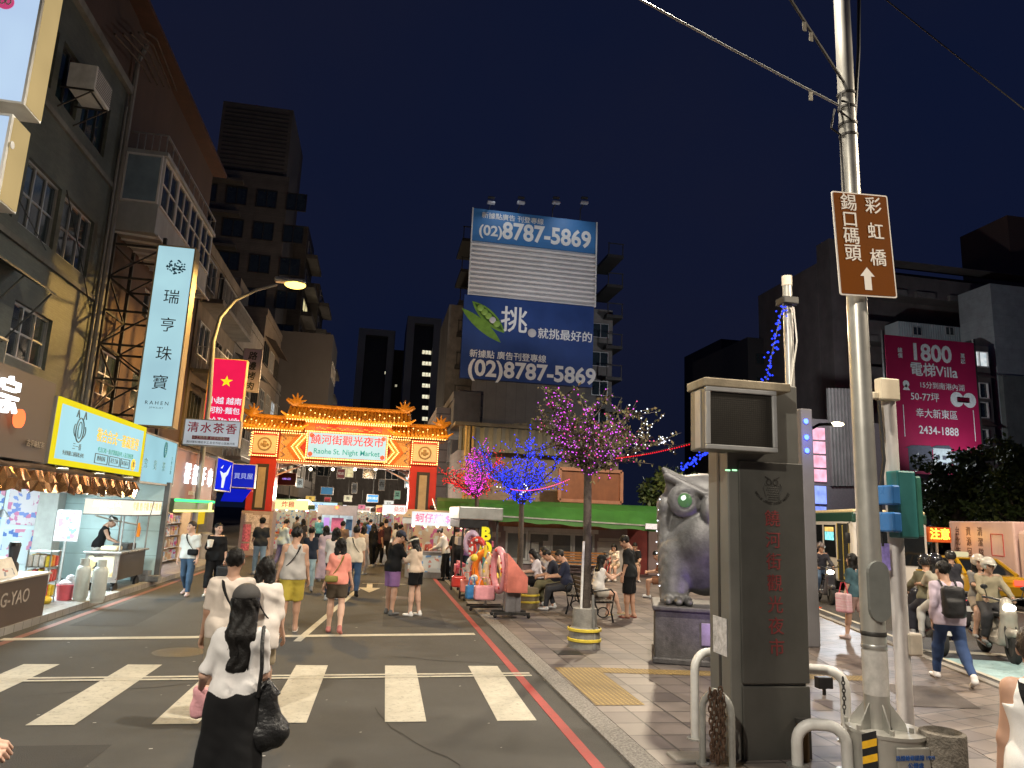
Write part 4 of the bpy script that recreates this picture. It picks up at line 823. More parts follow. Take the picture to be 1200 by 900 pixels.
m.build('lettering',wl_,pb,world=True)
m=MB();m.text('金磐首選',(a+W*.83,fy-.011,z0_+H*.56),size=H*.028,depth=.006);m.build('badge_lettering',M('crimson_ink',(.3,.01,.05),.5),pb,world=True)
m=MB()
for k,(u,w,h,mi)in enumerate(((.18,.26,.16,2),(.45,.20,.17,0),(.66,.18,.14,1),(.80,.14,.12,0))):m.box((a+W*u,fy-.006-.002*k,z0_+H*.02),(a+W*(u+w),fy,z0_+H*(.02+h)),mi);m.prism([(a+W*(u-.03),z0_+H*(.02+h)),(a+W*(u+w+.02),z0_+H*(.02+h)),(a+W*(u+w-.02),z0_+H*(.045+h)),(a+W*(u+.04),z0_+H*(.04+h))],fy-.02-.002*k,fy,2)
for u in(.48,.55,.69,.75):
 for v in(.06,.11):m.box((a+W*u,fy-.03,z0_+H*v),(a+W*(u+.035),fy,z0_+H*(v+.03)),2)
m.build('villa_print',[M('villa_white',(.6,.66,.68),.5),M('villa_grey',(.42,.46,.48),.5),M('villa_shadow',(.10,.10,.13),.5)],pb,world=True)  # dark print tone serves roofs, windows and one house
m=MB();m.bar((a-.1,PY_+.1,z0_-4),(a-.1,PY_+.1,z1+.3),.14);m.bar((b+.1,PY_+.1,z0_-4),(b+.1,PY_+.1,z1+.3),.14);m.build('frame',dsteel,pb,world=True)
lamp('SPOT','banner_floodlight',((a+b)/2+1.2,PY_-4.0,z0_-1.0),1100,(.86,.95,1),.2,((a+b)/2+.4,PY_,z0_+H*.55),105,.8)
nh=thing('shop_house','neon lit corner house with pink window strips at the end of the avenue','building',(27,55,0));NY=52.0;(a,z1),(b,_)=xz(944,490,NY),xz(1000,470,NY)
m=MB();m.box((a+.02,NY,0),(b+4,NY+10,z1));m.build('wall',M('neon_house_wall',(.10,.09,.09),.7),nh,world=True)
nm=[E('neon_pink',(1,.42,.55),1.5,.3,1.5),E('neon_blue',(.22,.30,1),1.6,.3,1.5),E('neon_red',(1,.12,.2),1.2,.2)]
x_=a
for k,(y0_,y1_,mi)in enumerate(((500,590,2),(500,566,0),(568,592,1),(592,612,1))):
 c=MB();u0,v1=xz(945 if k==0 else 951,y0_,NY);u1,v0=xz(949 if k==0 else 968,y1_,NY)
 if k==0:c.box((u0,NY-.2,v0),(u1,NY-.01,v1))
 else:
  for i in range(2):
   for j in range(max(1,int((v1-v0)/1.1))):h=(v1-v0)/max(1,int((v1-v0)/1.1));c.box((u0+(u1-u0)*i/2+.06,NY-.2,v0+j*h+.08),(u0+(u1-u0)*(i+1)/2-.06,NY-.01,v0+(j+1)*h-.08))
 c.build('neon_window',nm[mi],nh,world=True)
for k in range(9):u,v=xz(972+k*4,555,NY);c=MB();c.box((u,NY-.3,v-1.0),(u+.16,NY-.02,v+7));c.build('fin',greyr,nh,world=True)
nl=thing('office_block','black office block with a vertical lettered strip behind the avenue lamp','building',(33,66,0));(a,z1),(b,_)=xz(876,395,75),xz(976,395,75);m=MB();m.box((a,75,0),(b,90,z1));m.build('wall',M('black_block',(.030,.029,.030),.6,0,.2,.4),nl,world=True)
for i in range(7):
 for j in range(5):window(nl,'-Y',75,a+1+j*(b-a-2)/5,a+1+(j+.62)*(b-a-2)/5,z1-3.2-i*2.9,z1-1.8-i*2.9,2,1,dsteel,warm_win if(i,j)in((2,3),(5,1))else glass,.07,.06,False)
for px,py in((949,402),(952,398),(947,407)):u,v=xz(px,py,75);c=MB();c.box((u-.25,74.9,v-.5),(u+.25,75.0,v+.5));c.build('window',E('blue_neon_slot',(.1,.22,1),2.0),nl,world=True)
hl_=thing('office_block','faint dark block behind the white pole with the blue lights','building',(22,110,0));(a,z1),(b,_)=xz(845,397,110),xz(905,397,110);m=MB();m.box((a,110,0),(b,125,z1));m.build('wall',M('black_block2',(.03,.03,.035),.7,0,.2,.3),hl_,world=True)
for x in(bw+W*0+2.5,bw+9.0):lamp('SPOT','billboard_floodlight',(x,BY-9.0,15.0),850,(.86,.92,1),.3,(x,BY,25),95,.8)  # added unseen spots from below, to brighten the billboards
for x in(bw+3,bw+9):lamp('SPOT','billboard_top_floodlight',(x,BY-3.2,zs[0]+1.2),230,(.86,.92,1),.3,(x,BY,zs[1]),100,.8)  # added spots above the boards; the modelled floodlights stay unlit
lamp('POINT','street_light_lane',(-2.4,48,10.5),1300,(1,.64,.32),.3);lamp('POINT','street_light_far_lane',(-1,72,6),1500,(1,.78,.55),.3);lamp('POINT','street_light_end',(-1,98,7),1600,(1,.8,.6),.3);lamp('POINT','street_light_mid',(5.5,50,11),500,(1,.75,.5),.3);lamp('POINT','street_light_left_block',(-3.4,12.5,8.6),170,(1,.84,.62),.3);lamp('POINT','street_light_park',(31,44,11),5200,(.9,.95,1),.4)  # lane, middle and left block lamps are added fills without fixtures
# ================================================================ lit shop signs on the left

def signbox(name,label,face,pl,u0,u1,v0,v1,depth,facem,framem,fw=.05,framecol=None,group='lit shop signs along the market street'):
 """lightbox: casing, frame round the lit face, lit face; returns the thing"""
 c=np.array(P3(face,pl,(u0+u1)/2,v0,-depth));t=thing(name,label,'sign',c,0,group)
 m=MB();fbox(m,face,pl,u0,u1,v0,v1,-depth,-.02);m.build('casing',framem,t,world=True)
 m=MB();fbox(m,face,pl,u0+fw,u1-fw,v0+fw,v1-fw,-.019,.0);m.build('lit_face',facem,t,world=True)
 m=MB()
 for a in((u0,u1,v1-fw,v1),(u0,u1,v0,v0+fw),(u0,u0+fw,v0+fw,v1-fw),(u1-fw,u1,v0+fw,v1-fw)):fbox(m,face,pl,*a,-.02,.02)
 m.build('frame',framecol or framem,t,world=True);return t
def letters(t,mb,mat,name='lettering'):return mb.build(name,mat,t,world=True)
ink=M('dark_ink',(.03,.03,.03),.6);inkgrey=M('grey_ink',(.12,.17,.18),.6);casing=M('sign_casing',(.34,.31,.28),.5,.2,.15,3,stain=.25)
cyan_face=E('pale_cyan_lightbox',(.50,.86,.94),.92,.05,.8);cyan_dim=E('pale_cyan_lightbox_soft',(.46,.82,.92),.78,.08,.8)
SX=-5.4
def yzs(px,py,X=SX):p=AX(px,py,X);return p[1],p[2]
t=thing('shop_fascia','dark brown shop fascia with glowing white letters and a red lamp dot','sign',(SX,11,2.7))
m=MB();m.box((SX-.75,8.2,2.66),(SX-.02,13.0,3.98));m.build('panel',M('brown_fascia',(.085,.06,.045),.55,0,.12,1.5),t,world=True)
glowl=E('white_glow_letters',(.93,.97,1),3.0)
m=MB();ya=yzs(2,466)[0];za=yzs(2,466)[1];ftext(m,'+X',SX,'紫',ya-.72,za+.06,.58,.06,bold=.012,depth=.05);ftext(m,'+X',SX,'宗',ya,za,.58,.06,bold=.012,depth=.05);letters(t,m,glowl)
m=MB();yb,zb_=yzs(15,490);m.lathe((SX+.06,yb,zb_),[(0,0),(.14,0),(.14,.05),(0,.05)],0,20,axis='X');m.build('red_dot',E('red_sign_dot',(1,.16,.05),2.2),t,world=True)
m=MB();ftext(m,'+X',SX,'古早味紅茶',12.55,2.92,.12,.0,depth=.01);letters(t,m,M('bronze_letters',(.30,.24,.17),.5),'small_lettering')
ybox=signbox('lightbox_sign','long white lightbox with a bright yellow frame and yellow lettering','+X',SX,13.15,17.85,2.66,3.80,.62,cyan_face,casing,.10,E('yellow_sign_frame',(1,.80,.02),.95,.05))
yel_ink=M('yellow_ink',(.72,.44,.0),.5,emit=(1,.62,.0),es=.55);grn=M('green_ink',(.05,.30,.26),.5,emit=(.1,.5,.42),es=.3)
m=MB();ftext(m,'+X',SX,'複合台式一蕃蔬薯堡',16.25,3.33,.285,.0,bold=.004,align='CENTER',sx=.98);letters(ybox,m,yel_ink)
m=MB();ftext(m,'+X',SX,'吃法口味一番|老饕都說好吃 人氣名物推薦',16.2,3.06,.115,.0,sx=.98);letters(ybox,m,grn,'green_lettering')
m=MB();ftext(m,'+X',SX,'三一番',14.15,3.02,.13,.0);ftext(m,'+X',SX,'外皮酥脆.口感鬆軟.必吃',14.05,2.88,.09,.0)
def ring(m,y,z,ry,rz_,w=.012,n=22,a0=0,a1=6.283):
 p=[(SX+.012,y+ry*math.cos(a),z+rz_*math.sin(a))for a in np.linspace(a0,a1,n)];m.tube(p,w,0,5)
ring(m,14.15,3.33,.17,.22);ring(m,14.15,3.33,.08,.15,.009);ring(m,14.15,3.33,.26,.17,.01,12,-.9,.5);ring(m,14.15,3.33,.26,.17,.01,12,2.6,4.0)
for q in(-1,1):m.bar((SX+.012,14.15+q*.10,3.54),(SX+.012,14.15+q*.16,3.68),.016);m.bar((SX+.012,14.15+q*.22,3.55),(SX+.012,14.15+q*.16,3.68),.016)
letters(ybox,m,inkgrey,'emblem')
m=MB()
for k,(a,b)in enumerate(((15.05,15.72),(15.82,16.42),(16.50,17.05))):
 for(p,q)in(((a,2.80),(b,2.80)),((a,2.98),(b,2.98)),((a,2.80),(a,2.98)),((b,2.80),(b,2.98))):m.bar((SX+.008,*p),(SX+.008,*q),.014)
 ftext(m,'+X',SX,['經典原味','花生芝麻','海苔起司'][k],(a+b)/2,2.89,.11,.0)
letters(ybox,m,inkgrey,'menu_box')
m=MB();m.lathe((SX+.0,17.3,2.90),[(0,0),(.13,0),(.13,.012),(0,.012)],0,18,axis='X');letters(ybox,m,yel_ink,'seal');m=MB();ftext(m,'+X',SX,'素',17.3,2.90,.13,.013);letters(ybox,m,inkgrey,'seal_letter')
m=MB()
for k in range(3):m.tube([(SX-.1,13.6+k*1.7,2.66),(SX-.08,13.6+k*1.7,2.60),(SX+.1,13.7+k*1.7,2.60)],.03,0,6)
m.build('lamp_bracket',steel,ybox,world=True)
y0,z1=yzs(172,506,-5.42);y1,_=yzs(208,522,-5.42);_,z0=yzs(200,570,-5.42)
s2=signbox('lightbox_sign','pale blue lightbox with a feather emblem behind the yellow framed sign','+X',-5.42,17.92,y1,z0,z1,.35,cyan_dim,casing,.04)
m=MB();L=y1-17.92
for k,ch in enumerate('究竟茶'):ftext(m,'+X',-5.42,ch,18.25+k*L*.26,z0+.38*(z1-z0),.26,.0)
ftext(m,'+X',-5.42,'手\n作\n茶\n飲',y1-.35,z0+.45*(z1-z0),.12,.0)
p=[(-5.415,17.92+L*.62+.10*math.sin(a),z0+.76*(z1-z0)+.19*math.cos(a))for a in np.linspace(0,6.28,16)];m.tube(p,.02,0,5)
for k in range(5):m.bar((-5.41,17.92+L*.62-.08,z0+.70*(z1-z0)+k*.05),(-5.41,17.92+L*.62+.08,z0+.73*(z1-z0)+k*.05),.018)
letters(s2,m,M('teal_ink',(.04,.25,.32),.5))
BYs=19.2;(u0,v1),(u1,_)=xz(184,286,BYs),xz(227,291,BYs);v0=xz(180,500,BYs)[1];(ub,_),(uc,_)=xz(156,497,BYs),xz(206,503,BYs);u0,u1=(u0+ub)/2,(u1+uc)/2
s3=signbox('lightbox_sign','tall pale blue vertical lightbox with a blue gem flower on a steel lattice','-Y',BYs,u0,u1,v0,v1,.42,E('pale_blue_vertical_face',(.52,.84,.95),.78,.10,.9),M('sign_side_gold',(.42,.31,.17),.5,.2,.2,3,stain=.3),.035)
W,H=u1-u0,v1-v0;cx=(u0+u1)/2
m=MB()
for k,ch in enumerate('瑞亨珠寶'):ftext(m,'-Y',BYs,ch,cx+.03,v0+H*(.705-.158*k),W*.42,.0)
ftext(m,'-Y',BYs,'R A H E N',cx+.02,v0+H*.125,W*.135,.0);ftext(m,'-Y',BYs,'J E W E L R Y',cx+.02,v0+H*.10,W*.06,.0);letters(s3,m,ink)
m=MB();rr=random.Random(2)
for k in range(60):
 a,r=rr.random()*6.28,math.sqrt(rr.random());p=(cx+.05+W*.24*r*math.cos(a),BYs-.004,v0+H*.88+W*.20*r*math.sin(a));m.lathe(p,[(0,0),(W*.028,0),(W*.028,-.006),(0,-.006)],k%3,4,axis='Y')
letters(s3,m,[M('gem_blue',(.03,.25,.50),.4),M('gem_cyan',(.08,.42,.62),.4),M('gem_navy',(.02,.10,.28),.4)],'gem_emblem')
TYs=22.4;(u0,v1),(u1,_)=xz(217,490,TYs),xz(283,494,TYs);v0=xz(250,523,TYs)[1]
s4=signbox('lightbox_sign','white blade sign with four dark red characters below the red star sign','-Y',TYs,u0,u1,v0,v1,.30,E('soft_white_lightbox',(.66,.70,.74),.62,.1,2),casing,.025)
W,H=u1-u0,v1-v0;m=MB()
for k,ch in enumerate('清水茶香'):ftext(m,'-Y',TYs,ch,u0+W*(.16+.225*k),v0+H*.66,W*.205,.0,bold=.02)
letters(s4,m,M('crimson_letters',(.42,.02,.06),.5))
m=MB();m.box((u0+W*.16,TYs-.004,v0+H*.23),(u0+W*.82,TYs-.001,v0+H*.37));letters(s4,m,M('maroon_strip',(.22,.03,.06),.5),'strip')
m=MB();ftext(m,'-Y',TYs,'手工現煮茶  紅豆鬆餅點心',u0+W*.49,v0+H*.30,W*.055,.004);letters(s4,m,whitem,'strip_lettering')
m=MB();ftext(m,'-Y',TYs,'真材實料傳統手工.台北市松山區饒河街',u0+W*.5,v0+H*.12,W*.05,.0);letters(s4,m,ink,'small_lettering')
RYs=25.2;(u0,v1),(u1,_)=xz(246,419,RYs),xz(289,423,RYs);(ub,v0),(uc,_)=xz(238,497,RYs),xz(283,498,RYs);u0,u1=(u0+ub)/2,(u1+uc)/2;v0-=.25
s5=signbox('lightbox_sign','crimson vertical lightbox with one yellow star and white lettering','-Y',RYs,u0,u1,v0,v1,.30,E('crimson_lightbox',(.95,.015,.09),.95,.06,1.5),M('gold_edge',(.5,.34,.12),.45,.3),.02)
W,H=u1-u0,v1-v0;sc_=[(u0+W*.50+W*(.17 if i%2==0 else .068)*math.sin(i*math.pi/5),v0+H*.69+W*(.17 if i%2==0 else .068)*math.cos(i*math.pi/5))for i in range(10)]
m=MB();m.prism(sc_,RYs-.015,RYs-.002);letters(s5,m,E('yellow_star',(1,.82,.02),1.0),'star')
m=MB();ftext(m,'-Y',RYs,'小越 越南',u0+W*.52,v0+H*.42,W*.21,.0,bold=.02);ftext(m,'-Y',RYs,'河粉·麵包',u0+W*.52,v0+H*.29,W*.20,.0,bold=.02);ftext(m,'-Y',RYs,'Phở Tân Việt',u0+W*.51,v0+H*.165,W*.165,.0,bold=.02);letters(s5,m,E('white_lit_letters',(.85,.88,1),1.0))
LYs=30.5;(u0,v1),(u1,_)=xz(286,408,LYs),xz(308,408,LYs);v0=xz(295,459,LYs)[1]
s6=signbox('lightbox_sign','unlit lavender blade sign with four black brush characters','-Y',LYs,u0,u1,v0,v1,.2,M('lavender_sheet',(.66,.54,.66),.6,0,.1,1.5,stain=.2),casing,.02)
m=MB();fvtext(m,'-Y',LYs,'路邊烤肉',(u0+u1)/2,v1-.32,(v1-v0)*.20,1.18,.0,bold=.03,shear=.15);letters(s6,m,ink)
Y0s,z1=yzs(206,523,-5.5);Y1s=yzs(253,540,-5.5)[0];z0=yzs(206,585,-5.5)[1]
s7=signbox('lightbox_sign','brown shop sign with glowing white characters and a sky blue side panel','+X',-5.5,Y0s,Y1s,z0,z1,.75,M('brown_sign_face',(.22,.09,.075),.5,0,.15,2),M('sky_blue_side',(.14,.32,.55),.5,0,.1,2,emit=(.15,.36,.62),es=.28),.04,M('brown_sign_frame',(.20,.10,.08),.5))
m=MB()
for k,ch in enumerate('祥記手串'):ftext(m,'+X',-5.5,ch,Y0s+(Y1s-Y0s)*(.28+.19*k),(z0+z1)/2,.62,.02,bold=.04,sx=.95,depth=.04)
letters(s7,m,glowl);m=MB();ftext(m,'+X',-5.5,'饒河夜市旗艦店 02-2768',(Y0s+Y1s)/2,z0+.2,.13,.02);letters(s7,m,whitem,'small_lettering')
q0,z1=yzs(255,535,-5.55);q1=yzs(273,544,-5.55)[0];z0=yzs(254,575,-5.55)[1]
blue_l=E('royal_blue_lightbox',(.012,.03,.92),.85,.08,1.5)
s8=signbox('lightbox_sign','royal blue lightbox with a white Y shaped swoosh','+X',-5.55,q0,q1,z0,z1,.3,blue_l,whitem,.04)
H=z1-z0;yc=(q0+q1)/2;m=MB()
pl=[(-.55,.22),(-.35,.18),(-.12,.12),(.25,.25),(.75,.80),(.45,.12),(.18,-.12),(.05,-.85),(-.2,-.85),(-.22,-.25)]
m.prism([(yc+a*(q1-q0)*.48,(z0+z1)/2+b*H*.46)for a,b in pl],-5.548,-5.535,0,'YZ');m.prism([(yc+a*(q1-q0)*.48,(z0+z1)/2+b*H*.46)for a,b in((-.52,.42),(-.36,.42),(-.22,.66))],-5.548,-5.535,0,'YZ');letters(s8,m,E('white_lit_swoosh',(.9,.95,1),1.0),'swoosh')
KY=30.0;(u0,v1),(u1,_)=xz(273,543,KY),xz(301,544,KY);v0=xz(285,572,KY)[1]
s9=signbox('lightbox_sign','square royal blue blade sign with pale blue characters next to the gate column','-Y',KY,u0,u1,v0,v1,.25,E('royal_blue_lightbox2',(.015,.025,.55),.8,.1,1.5),whitem,.03)
m=MB();ftext(m,'-Y',KY,'買貝屋',(u0+u1)/2,(v0+v1)/2-.02,(u1-u0)*.27,.0,bold=.02);letters(s9,m,E('pale_blue_letters',(.45,.50,.95),.8))
m=MB();m.add([(u0-.2,KY+.3,v0-.06),(u1-.15,KY+.3,v0-.06),(u1-.3,KY-.5,v0-.55),(u0-.2,KY-.5,v0-.55)],[(0,1,2,3)]);
bc=thing('awning','small blue lit canopy slanting under the square blue blade sign','awning',(u0,KY,v0-.5));o=m.build('canvas',E('blue_canopy',(.01,.02,.8),.6),bc,world=True);sm=o.modifiers.new('thickness','SOLIDIFY');sm.thickness=.03
gy0,z1=yzs(204,584,-5.35);gy1=yzs(249,590,-5.35)[0];z0=yzs(206,600,-5.35)[1]
s10=signbox('lightbox_sign','narrow dark lightbox edged with green and yellow neon tubes','+X',-5.35,gy0,gy1,z0,z1,.3,M('olive_face',(.10,.12,.05),.5,emit=(.3,.35,.1),es=.25),M('olive_casing',(.10,.14,.08),.5),.03)
m=MB();m.tube([(-5.31,gy0,z1-.04),(-5.31,gy1,z1-.04)],.035);m.build('green_tube',E('green_neon',(.05,1,.2),3.0),s10,world=True)
m=MB();m.tube([(-5.31,gy0,z0+.03),(-5.31,gy1,z0+.03)],.03);m.tube([(-5.31,gy1-.5,z0+.05),(-5.31,gy1-.5,z1-.06)],.06);m.build('yellow_tube',E('yellow_neon',(1,.95,.25),2.2),s10,world=True)
CY=9.2;(u1,v1),(_,v0)=xz(50,-40,CY),xz(20,122,CY);u1=xz(40,60,CY)[0];lb=E('cold_white_lightbox',(.50,.66,1.0),.95,.22,.5)
sd=E('warm_side_panel',(.85,.62,.28),.62,.1,1)
for(a,b,lab,off)in((v0,v1+1.2,'upper cold white blade lightbox with a round pink emblem in the top left corner',0),(xz(10,235,CY)[1],v0-.15,'lower cold white blade lightbox with a yellow side below the pink emblem sign',-.10)):
 t=signbox('lightbox_sign',lab,'-Y',CY,u1-2.2+off,u1+off,a,b,.45,lb,whitem,.03)
 m=MB();m.box((u1+off+.003,CY+.03,a+.02),(u1+off+.02,CY+.42,b-.02));m.build('side_panel',sd,t,world=True)
 if off==0:
  p=AY(7,3,CY);m=MB();m.lathe((p[0],CY-.004,p[2]),[(0,0),(.10,0),(.10,-.008),(0,-.008)],0,24,axis='Y');m.build('pink_emblem',M('pink_emblem',(.75,.08,.25),.5,emit=(.9,.1,.3),es=.5),t,world=True)
  m=MB()
  for s_ in(-1,1):ringp=[(p[0]+s_*.035+.028*math.cos(a_),CY-.015,p[2]+.01+.04*math.sin(a_))for a_ in np.linspace(0,6.28,14)];m.tube(ringp,.008,0,5)
  m.build('white_rings',whitem,t,world=True)
 else:
  p=AX(14,170,u1+off+.02);m=MB();m.lathe((u1+off+.021,p[1],p[2]),[(0,0),(.05,0),(.05,.006),(0,.006)],0,16,axis='X');m.build('round_sticker',whitem,t,world=True)
def small_sign(label,px0,px1,py0,py1,Y,facem,txt=None,txm=None,size=.3,name='lightbox_sign'):
 (u0,v1),(u1,_),(_,v0)=xz(px0,py0,Y),xz(px1,py0,Y),xz((px0+px1)/2,py1,Y);t=signbox(name,label,'-Y',Y,u0,u1,v0,v1,.25,facem,casing,.04)
 if txt:m=MB();ftext(m,'-Y',Y,txt,(u0+u1)/2,(v0+v1)/2,size*(v1-v0),.0,bold=.02);letters(t,m,txm or whitem)
 m=MB();m.bar(((u0+u1)/2,Y+.1,v1),((u0+u1)/2,Y+.1,v1+1.2),.06);m.build('hanger',dsteel,t,world=True);return t
small_sign('white edged screen hanging below the left end of the gate beam',325,348,553,569,36.0,M('dark_red_screen',(.04,.01,.012),.3),'AMAZE',M('violet_ink',(.2,.1,.5),.5,emit=(.5,.3,1),es=.8),.2)
small_sign('pale blue lightbox hanging over the market lane',376,391,570,580,44,E('muted_blue_box',(.10,.28,.45),.7))
small_sign('bright blue lightbox with white characters over the market lane',430,444,579,589,46,E('bright_blue_box',(.12,.42,.85),1.3),'便利商店',E('white_lit_letters2',(.9,.95,1),1.5),.36)
small_sign('maroon hanging sign just under the gate beam',395,405,549,561,42,M('maroon_sign',(.12,.02,.03),.5),'老店',whitem,.3)
small_sign('white lightbox with a green mark beside the right gate column',475,481,558,572,36,E('white_box_glow',(.8,.95,.95),1.2),'藥',M('green_mark',(.02,.35,.2),.5),.4)
rr=random.Random(77)
for i,(px,py,w_,h_,Y,c,es,tx)in enumerate(((352,566,9,12,48,(.75,.78,.7),.5,'茶'),(364,584,12,7,52,(.9,.55,.12),.9,'飯'),(384,588,8,12,56,(.7,.1,.1),.8,'鍋'),(408,584,10,8,58,(.95,.8,.5),.9,'麵'),(416,572,7,13,50,(.5,.46,.4),.25,'藥'),(424,594,9,6,60,(.9,.25,.35),.9,'冰'),(448,568,8,14,54,(.45,.42,.36),.25,'布'),(456,590,12,8,57,(.95,.9,.8),1.0,'豆花'),(338,590,12,8,46,(.85,.15,.12),.7,'滷味'),(466,580,8,11,52,(.35,.6,.4),.5,'菜'))):
 small_sign(['small square','long low','red upright','cream','dull grey upright','pink low','dull tall','bright wide','red wide','green upright'][i]+' sign hung over the market lane reading '+tx,px-w_/2,px+w_/2,py-h_/2,py+h_/2,Y,E('lane_sign_%d'%i,c,es,.15,1.5),tx,ink,.5/len(tx)**.5)
# ================================================================ trees, fairy lights

bark=M('dark_bark',(.075,.06,.05),.9,0,.35,9,.6,40);leafm=[M('dry_leaf',(.13,.095,.04),.7,0,.4,30),M('olive_leaf',(.085,.085,.03),.7,0,.4,30)]
gleaf=[M('green_leaf',(.045,.075,.02),.6,0,.4,20),M('yellow_green_leaf',(.075,.10,.022),.6,0,.4,20),M('deep_leaf',(.025,.042,.014),.6,0,.4,20)]
def leafquad(m,p,s,rnd,mi):
 a=np.array([rnd.gauss(0,1)for _ in range(3)]);a/=np.linalg.norm(a)+1e-9;b=np.cross(a,[rnd.gauss(0,1)for _ in range(3)]);b/=np.linalg.norm(b)+1e-9
 p=np.array(p);m.add([p,p+a*s*.5+b*s*.28,p+a*s,p+a*s*.5-b*s*.28],[(0,1,2,3)],mi)
def branches(base,h0,spread,height,seed,n1=6,lean=(0,0),bias=None):
 """returns list of polylines with radii: limbs, boughs, twigs"""
 rnd=random.Random(seed);out=[];tips=[]
 base=np.array(base,float)
 for i in range(n1):
  az=2*math.pi*(i+rnd.random()*.6)/n1;el=rnd.uniform(.5,1.25);L=height*rnd.uniform(.7,1.05)
  d=np.array([math.cos(az)*math.cos(el)*spread,math.sin(az)*math.cos(el)*spread,math.sin(el)]);p=base.copy();pts=[p.copy()]
  for k in range(6):d=d+np.array([rnd.gauss(0,.13),rnd.gauss(0,.13),rnd.gauss(.03,.10)]);p=p+d/np.linalg.norm(d)*L/6;pts.append(p.copy())
  out.append((pts,.055*height/2,.014))
  for k in range(1,7):
   for _ in range(3):
    d2=d*.4+np.array([rnd.gauss(0,.8)*spread,rnd.gauss(0,.8)*spread,rnd.gauss(.35,.45)]);d2/=np.linalg.norm(d2);L2=L*rnd.uniform(.22,.45);q=pts[k].copy();tw=[q.copy()]
    for j in range(4):d2=d2+np.array([rnd.gauss(0,.2),rnd.gauss(0,.2),rnd.gauss(0.02,.16)]);q=q+d2/np.linalg.norm(d2)*L2/4;tw.append(q.copy())
    out.append((tw,.014,.005))
    for _ in range(2):
     q=tw[rnd.randrange(1,5)].copy();t3=[q.copy()];d3=d2+np.array([rnd.gauss(0,.7),rnd.gauss(0,.7),rnd.gauss(0,.5)])
     for j in range(3):d3=d3+np.array([rnd.gauss(0,.25)]*3);q=q+d3/np.linalg.norm(d3)*L2*.2;t3.append(q.copy())
     out.append((t3,.007,.003))
 return out
def lit_tree(name,label,base,trunk_h,tr,spread,height,seed,n1,leaf_n,leafs,colours,light_label,density=1.0,planter=None,bulb_r=.013):
 t=thing(name,label,'tree',(base[0],base[1],0));m=MB();top=np.array([base[0],base[1],trunk_h])
 m.tube([(base[0],base[1],0),(base[0]+.02,base[1],trunk_h*.5),top],[tr*1.15,tr,tr*.9],0,12);m.build('trunk',bark,t,world=True)
 br=branches(top-np.array([0,0,.05]),0,spread,height,seed,n1);m=MB()
 for pts,a,b in br:m.tube(pts,np.linspace(a,b,len(pts)),0,5 if a<.02 else 8)
 m.build('limbs',bark,t,world=True)
 m=MB();rnd=random.Random(seed+5)
 for _ in range(leaf_n):
  pts,a,b=br[rnd.randrange(len(br))]
  if a>.02 and rnd.random()<.8:continue
  k=rnd.randrange(len(pts)-1);p=pts[k]+(pts[k+1]-pts[k])*rnd.random();leafquad(m,p,leafs*rnd.uniform(.6,1.3),rnd,rnd.randrange(2))
 m.build('crown',leafm,t,world=True)
 f=thing('fairy_lights',light_label,'string lights',tuple(top));rnd=random.Random(seed+9);bl={};wire=MB()
 for pts,a,b in br:
  c=colours(np.array(pts[-1])-top,rnd)
  if c is None:continue
  L=sum(np.linalg.norm(pts[i+1]-pts[i])for i in range(len(pts)-1));n=int(L*density*(26 if a<.02 else 40))
  for i in range(n):
   s=(i+rnd.random())/n*(len(pts)-1);k=min(int(s),len(pts)-2);p=pts[k]+(pts[k+1]-pts[k])*(s-k);rad=a+(b-a)*s/(len(pts)-1)+.012
   v=np.array([rnd.gauss(0,1)for _ in range(3)]);v/=np.linalg.norm(v);bl.setdefault(c,MB()).sph(p+v*rad*(1 if rnd.random()<.75 else 2.5),bulb_r*rnd.uniform(.8,1.25),0,4)
  if a>.012:wire.tube([np.array(q)+np.array([.02*math.sin(5*i),.02*math.cos(5*i),.01])for i,q in enumerate(pts)],.004,0,4)
 wire.build('wire',blackm,f,world=True)
 for c,mb in bl.items():
  o=mb.build('bulbs',FAIRY[c],f,world=True);o['kind']='stuff';o['label']=c.replace('_',' ')+' fairy light bulbs'
 return t
FAIRY={k:E('fairy_'+k,c,s,.1,2.0)for k,c,s in(('purple',(.62,.10,.80),2.2),('blue',(.02,.045,1.0),2.4),('red',(1.0,.02,.03),1.6),('magenta',(.90,.06,.75),2.0),('white',(.85,.88,1.0),3.0),('pink',(.9,.10,.28),1.8))}
TB=(3.57,11.9)
def cp(v,r):
 if v[0]>.75 and v[2]>.15:return 'white' if r.random()<.5 else None
 if r.random()<.30:return None
 return['purple','purple','purple','magenta','pink'][r.randrange(5)]if v[2]>.25 or r.random()<.4 else None
lit_tree('street_tree','nearest small tree on the plaza with purple fairy lights and sparse brown leaves',TB,AY(688,553,11.9)[2],.075,1.75,1.42,21,9,3000,.075,cp,'purple and white fairy lights wound on the nearest plaza tree',.36)
TB2=(4.38,21.5)
lit_tree('street_tree','middle plaza tree glowing with dense blue fairy lights',TB2,AY(607,588,21.5)[2],.085,1.1,1.75,33,10,900,.08,lambda v,r:('blue' if r.random()<.80 else(None if r.random()<.6 else('white' if v[2]<.5 else 'blue'))),'blue fairy lights wound on the middle plaza tree',.5,bulb_r=.018)
TB3=(3.6,25.8)
lit_tree('street_tree','farthest plaza tree with red and magenta fairy lights beside the gate',TB3,AY(560,582,25.8)[2],.08,1.15,1.5,47,9,700,.08,lambda v,r:(('magenta' if abs(v[0]+.1)<.45 else 'red')if r.random()<.72 else None),'red and magenta fairy lights wound on the tree beside the gate',.5,bulb_r=.019)
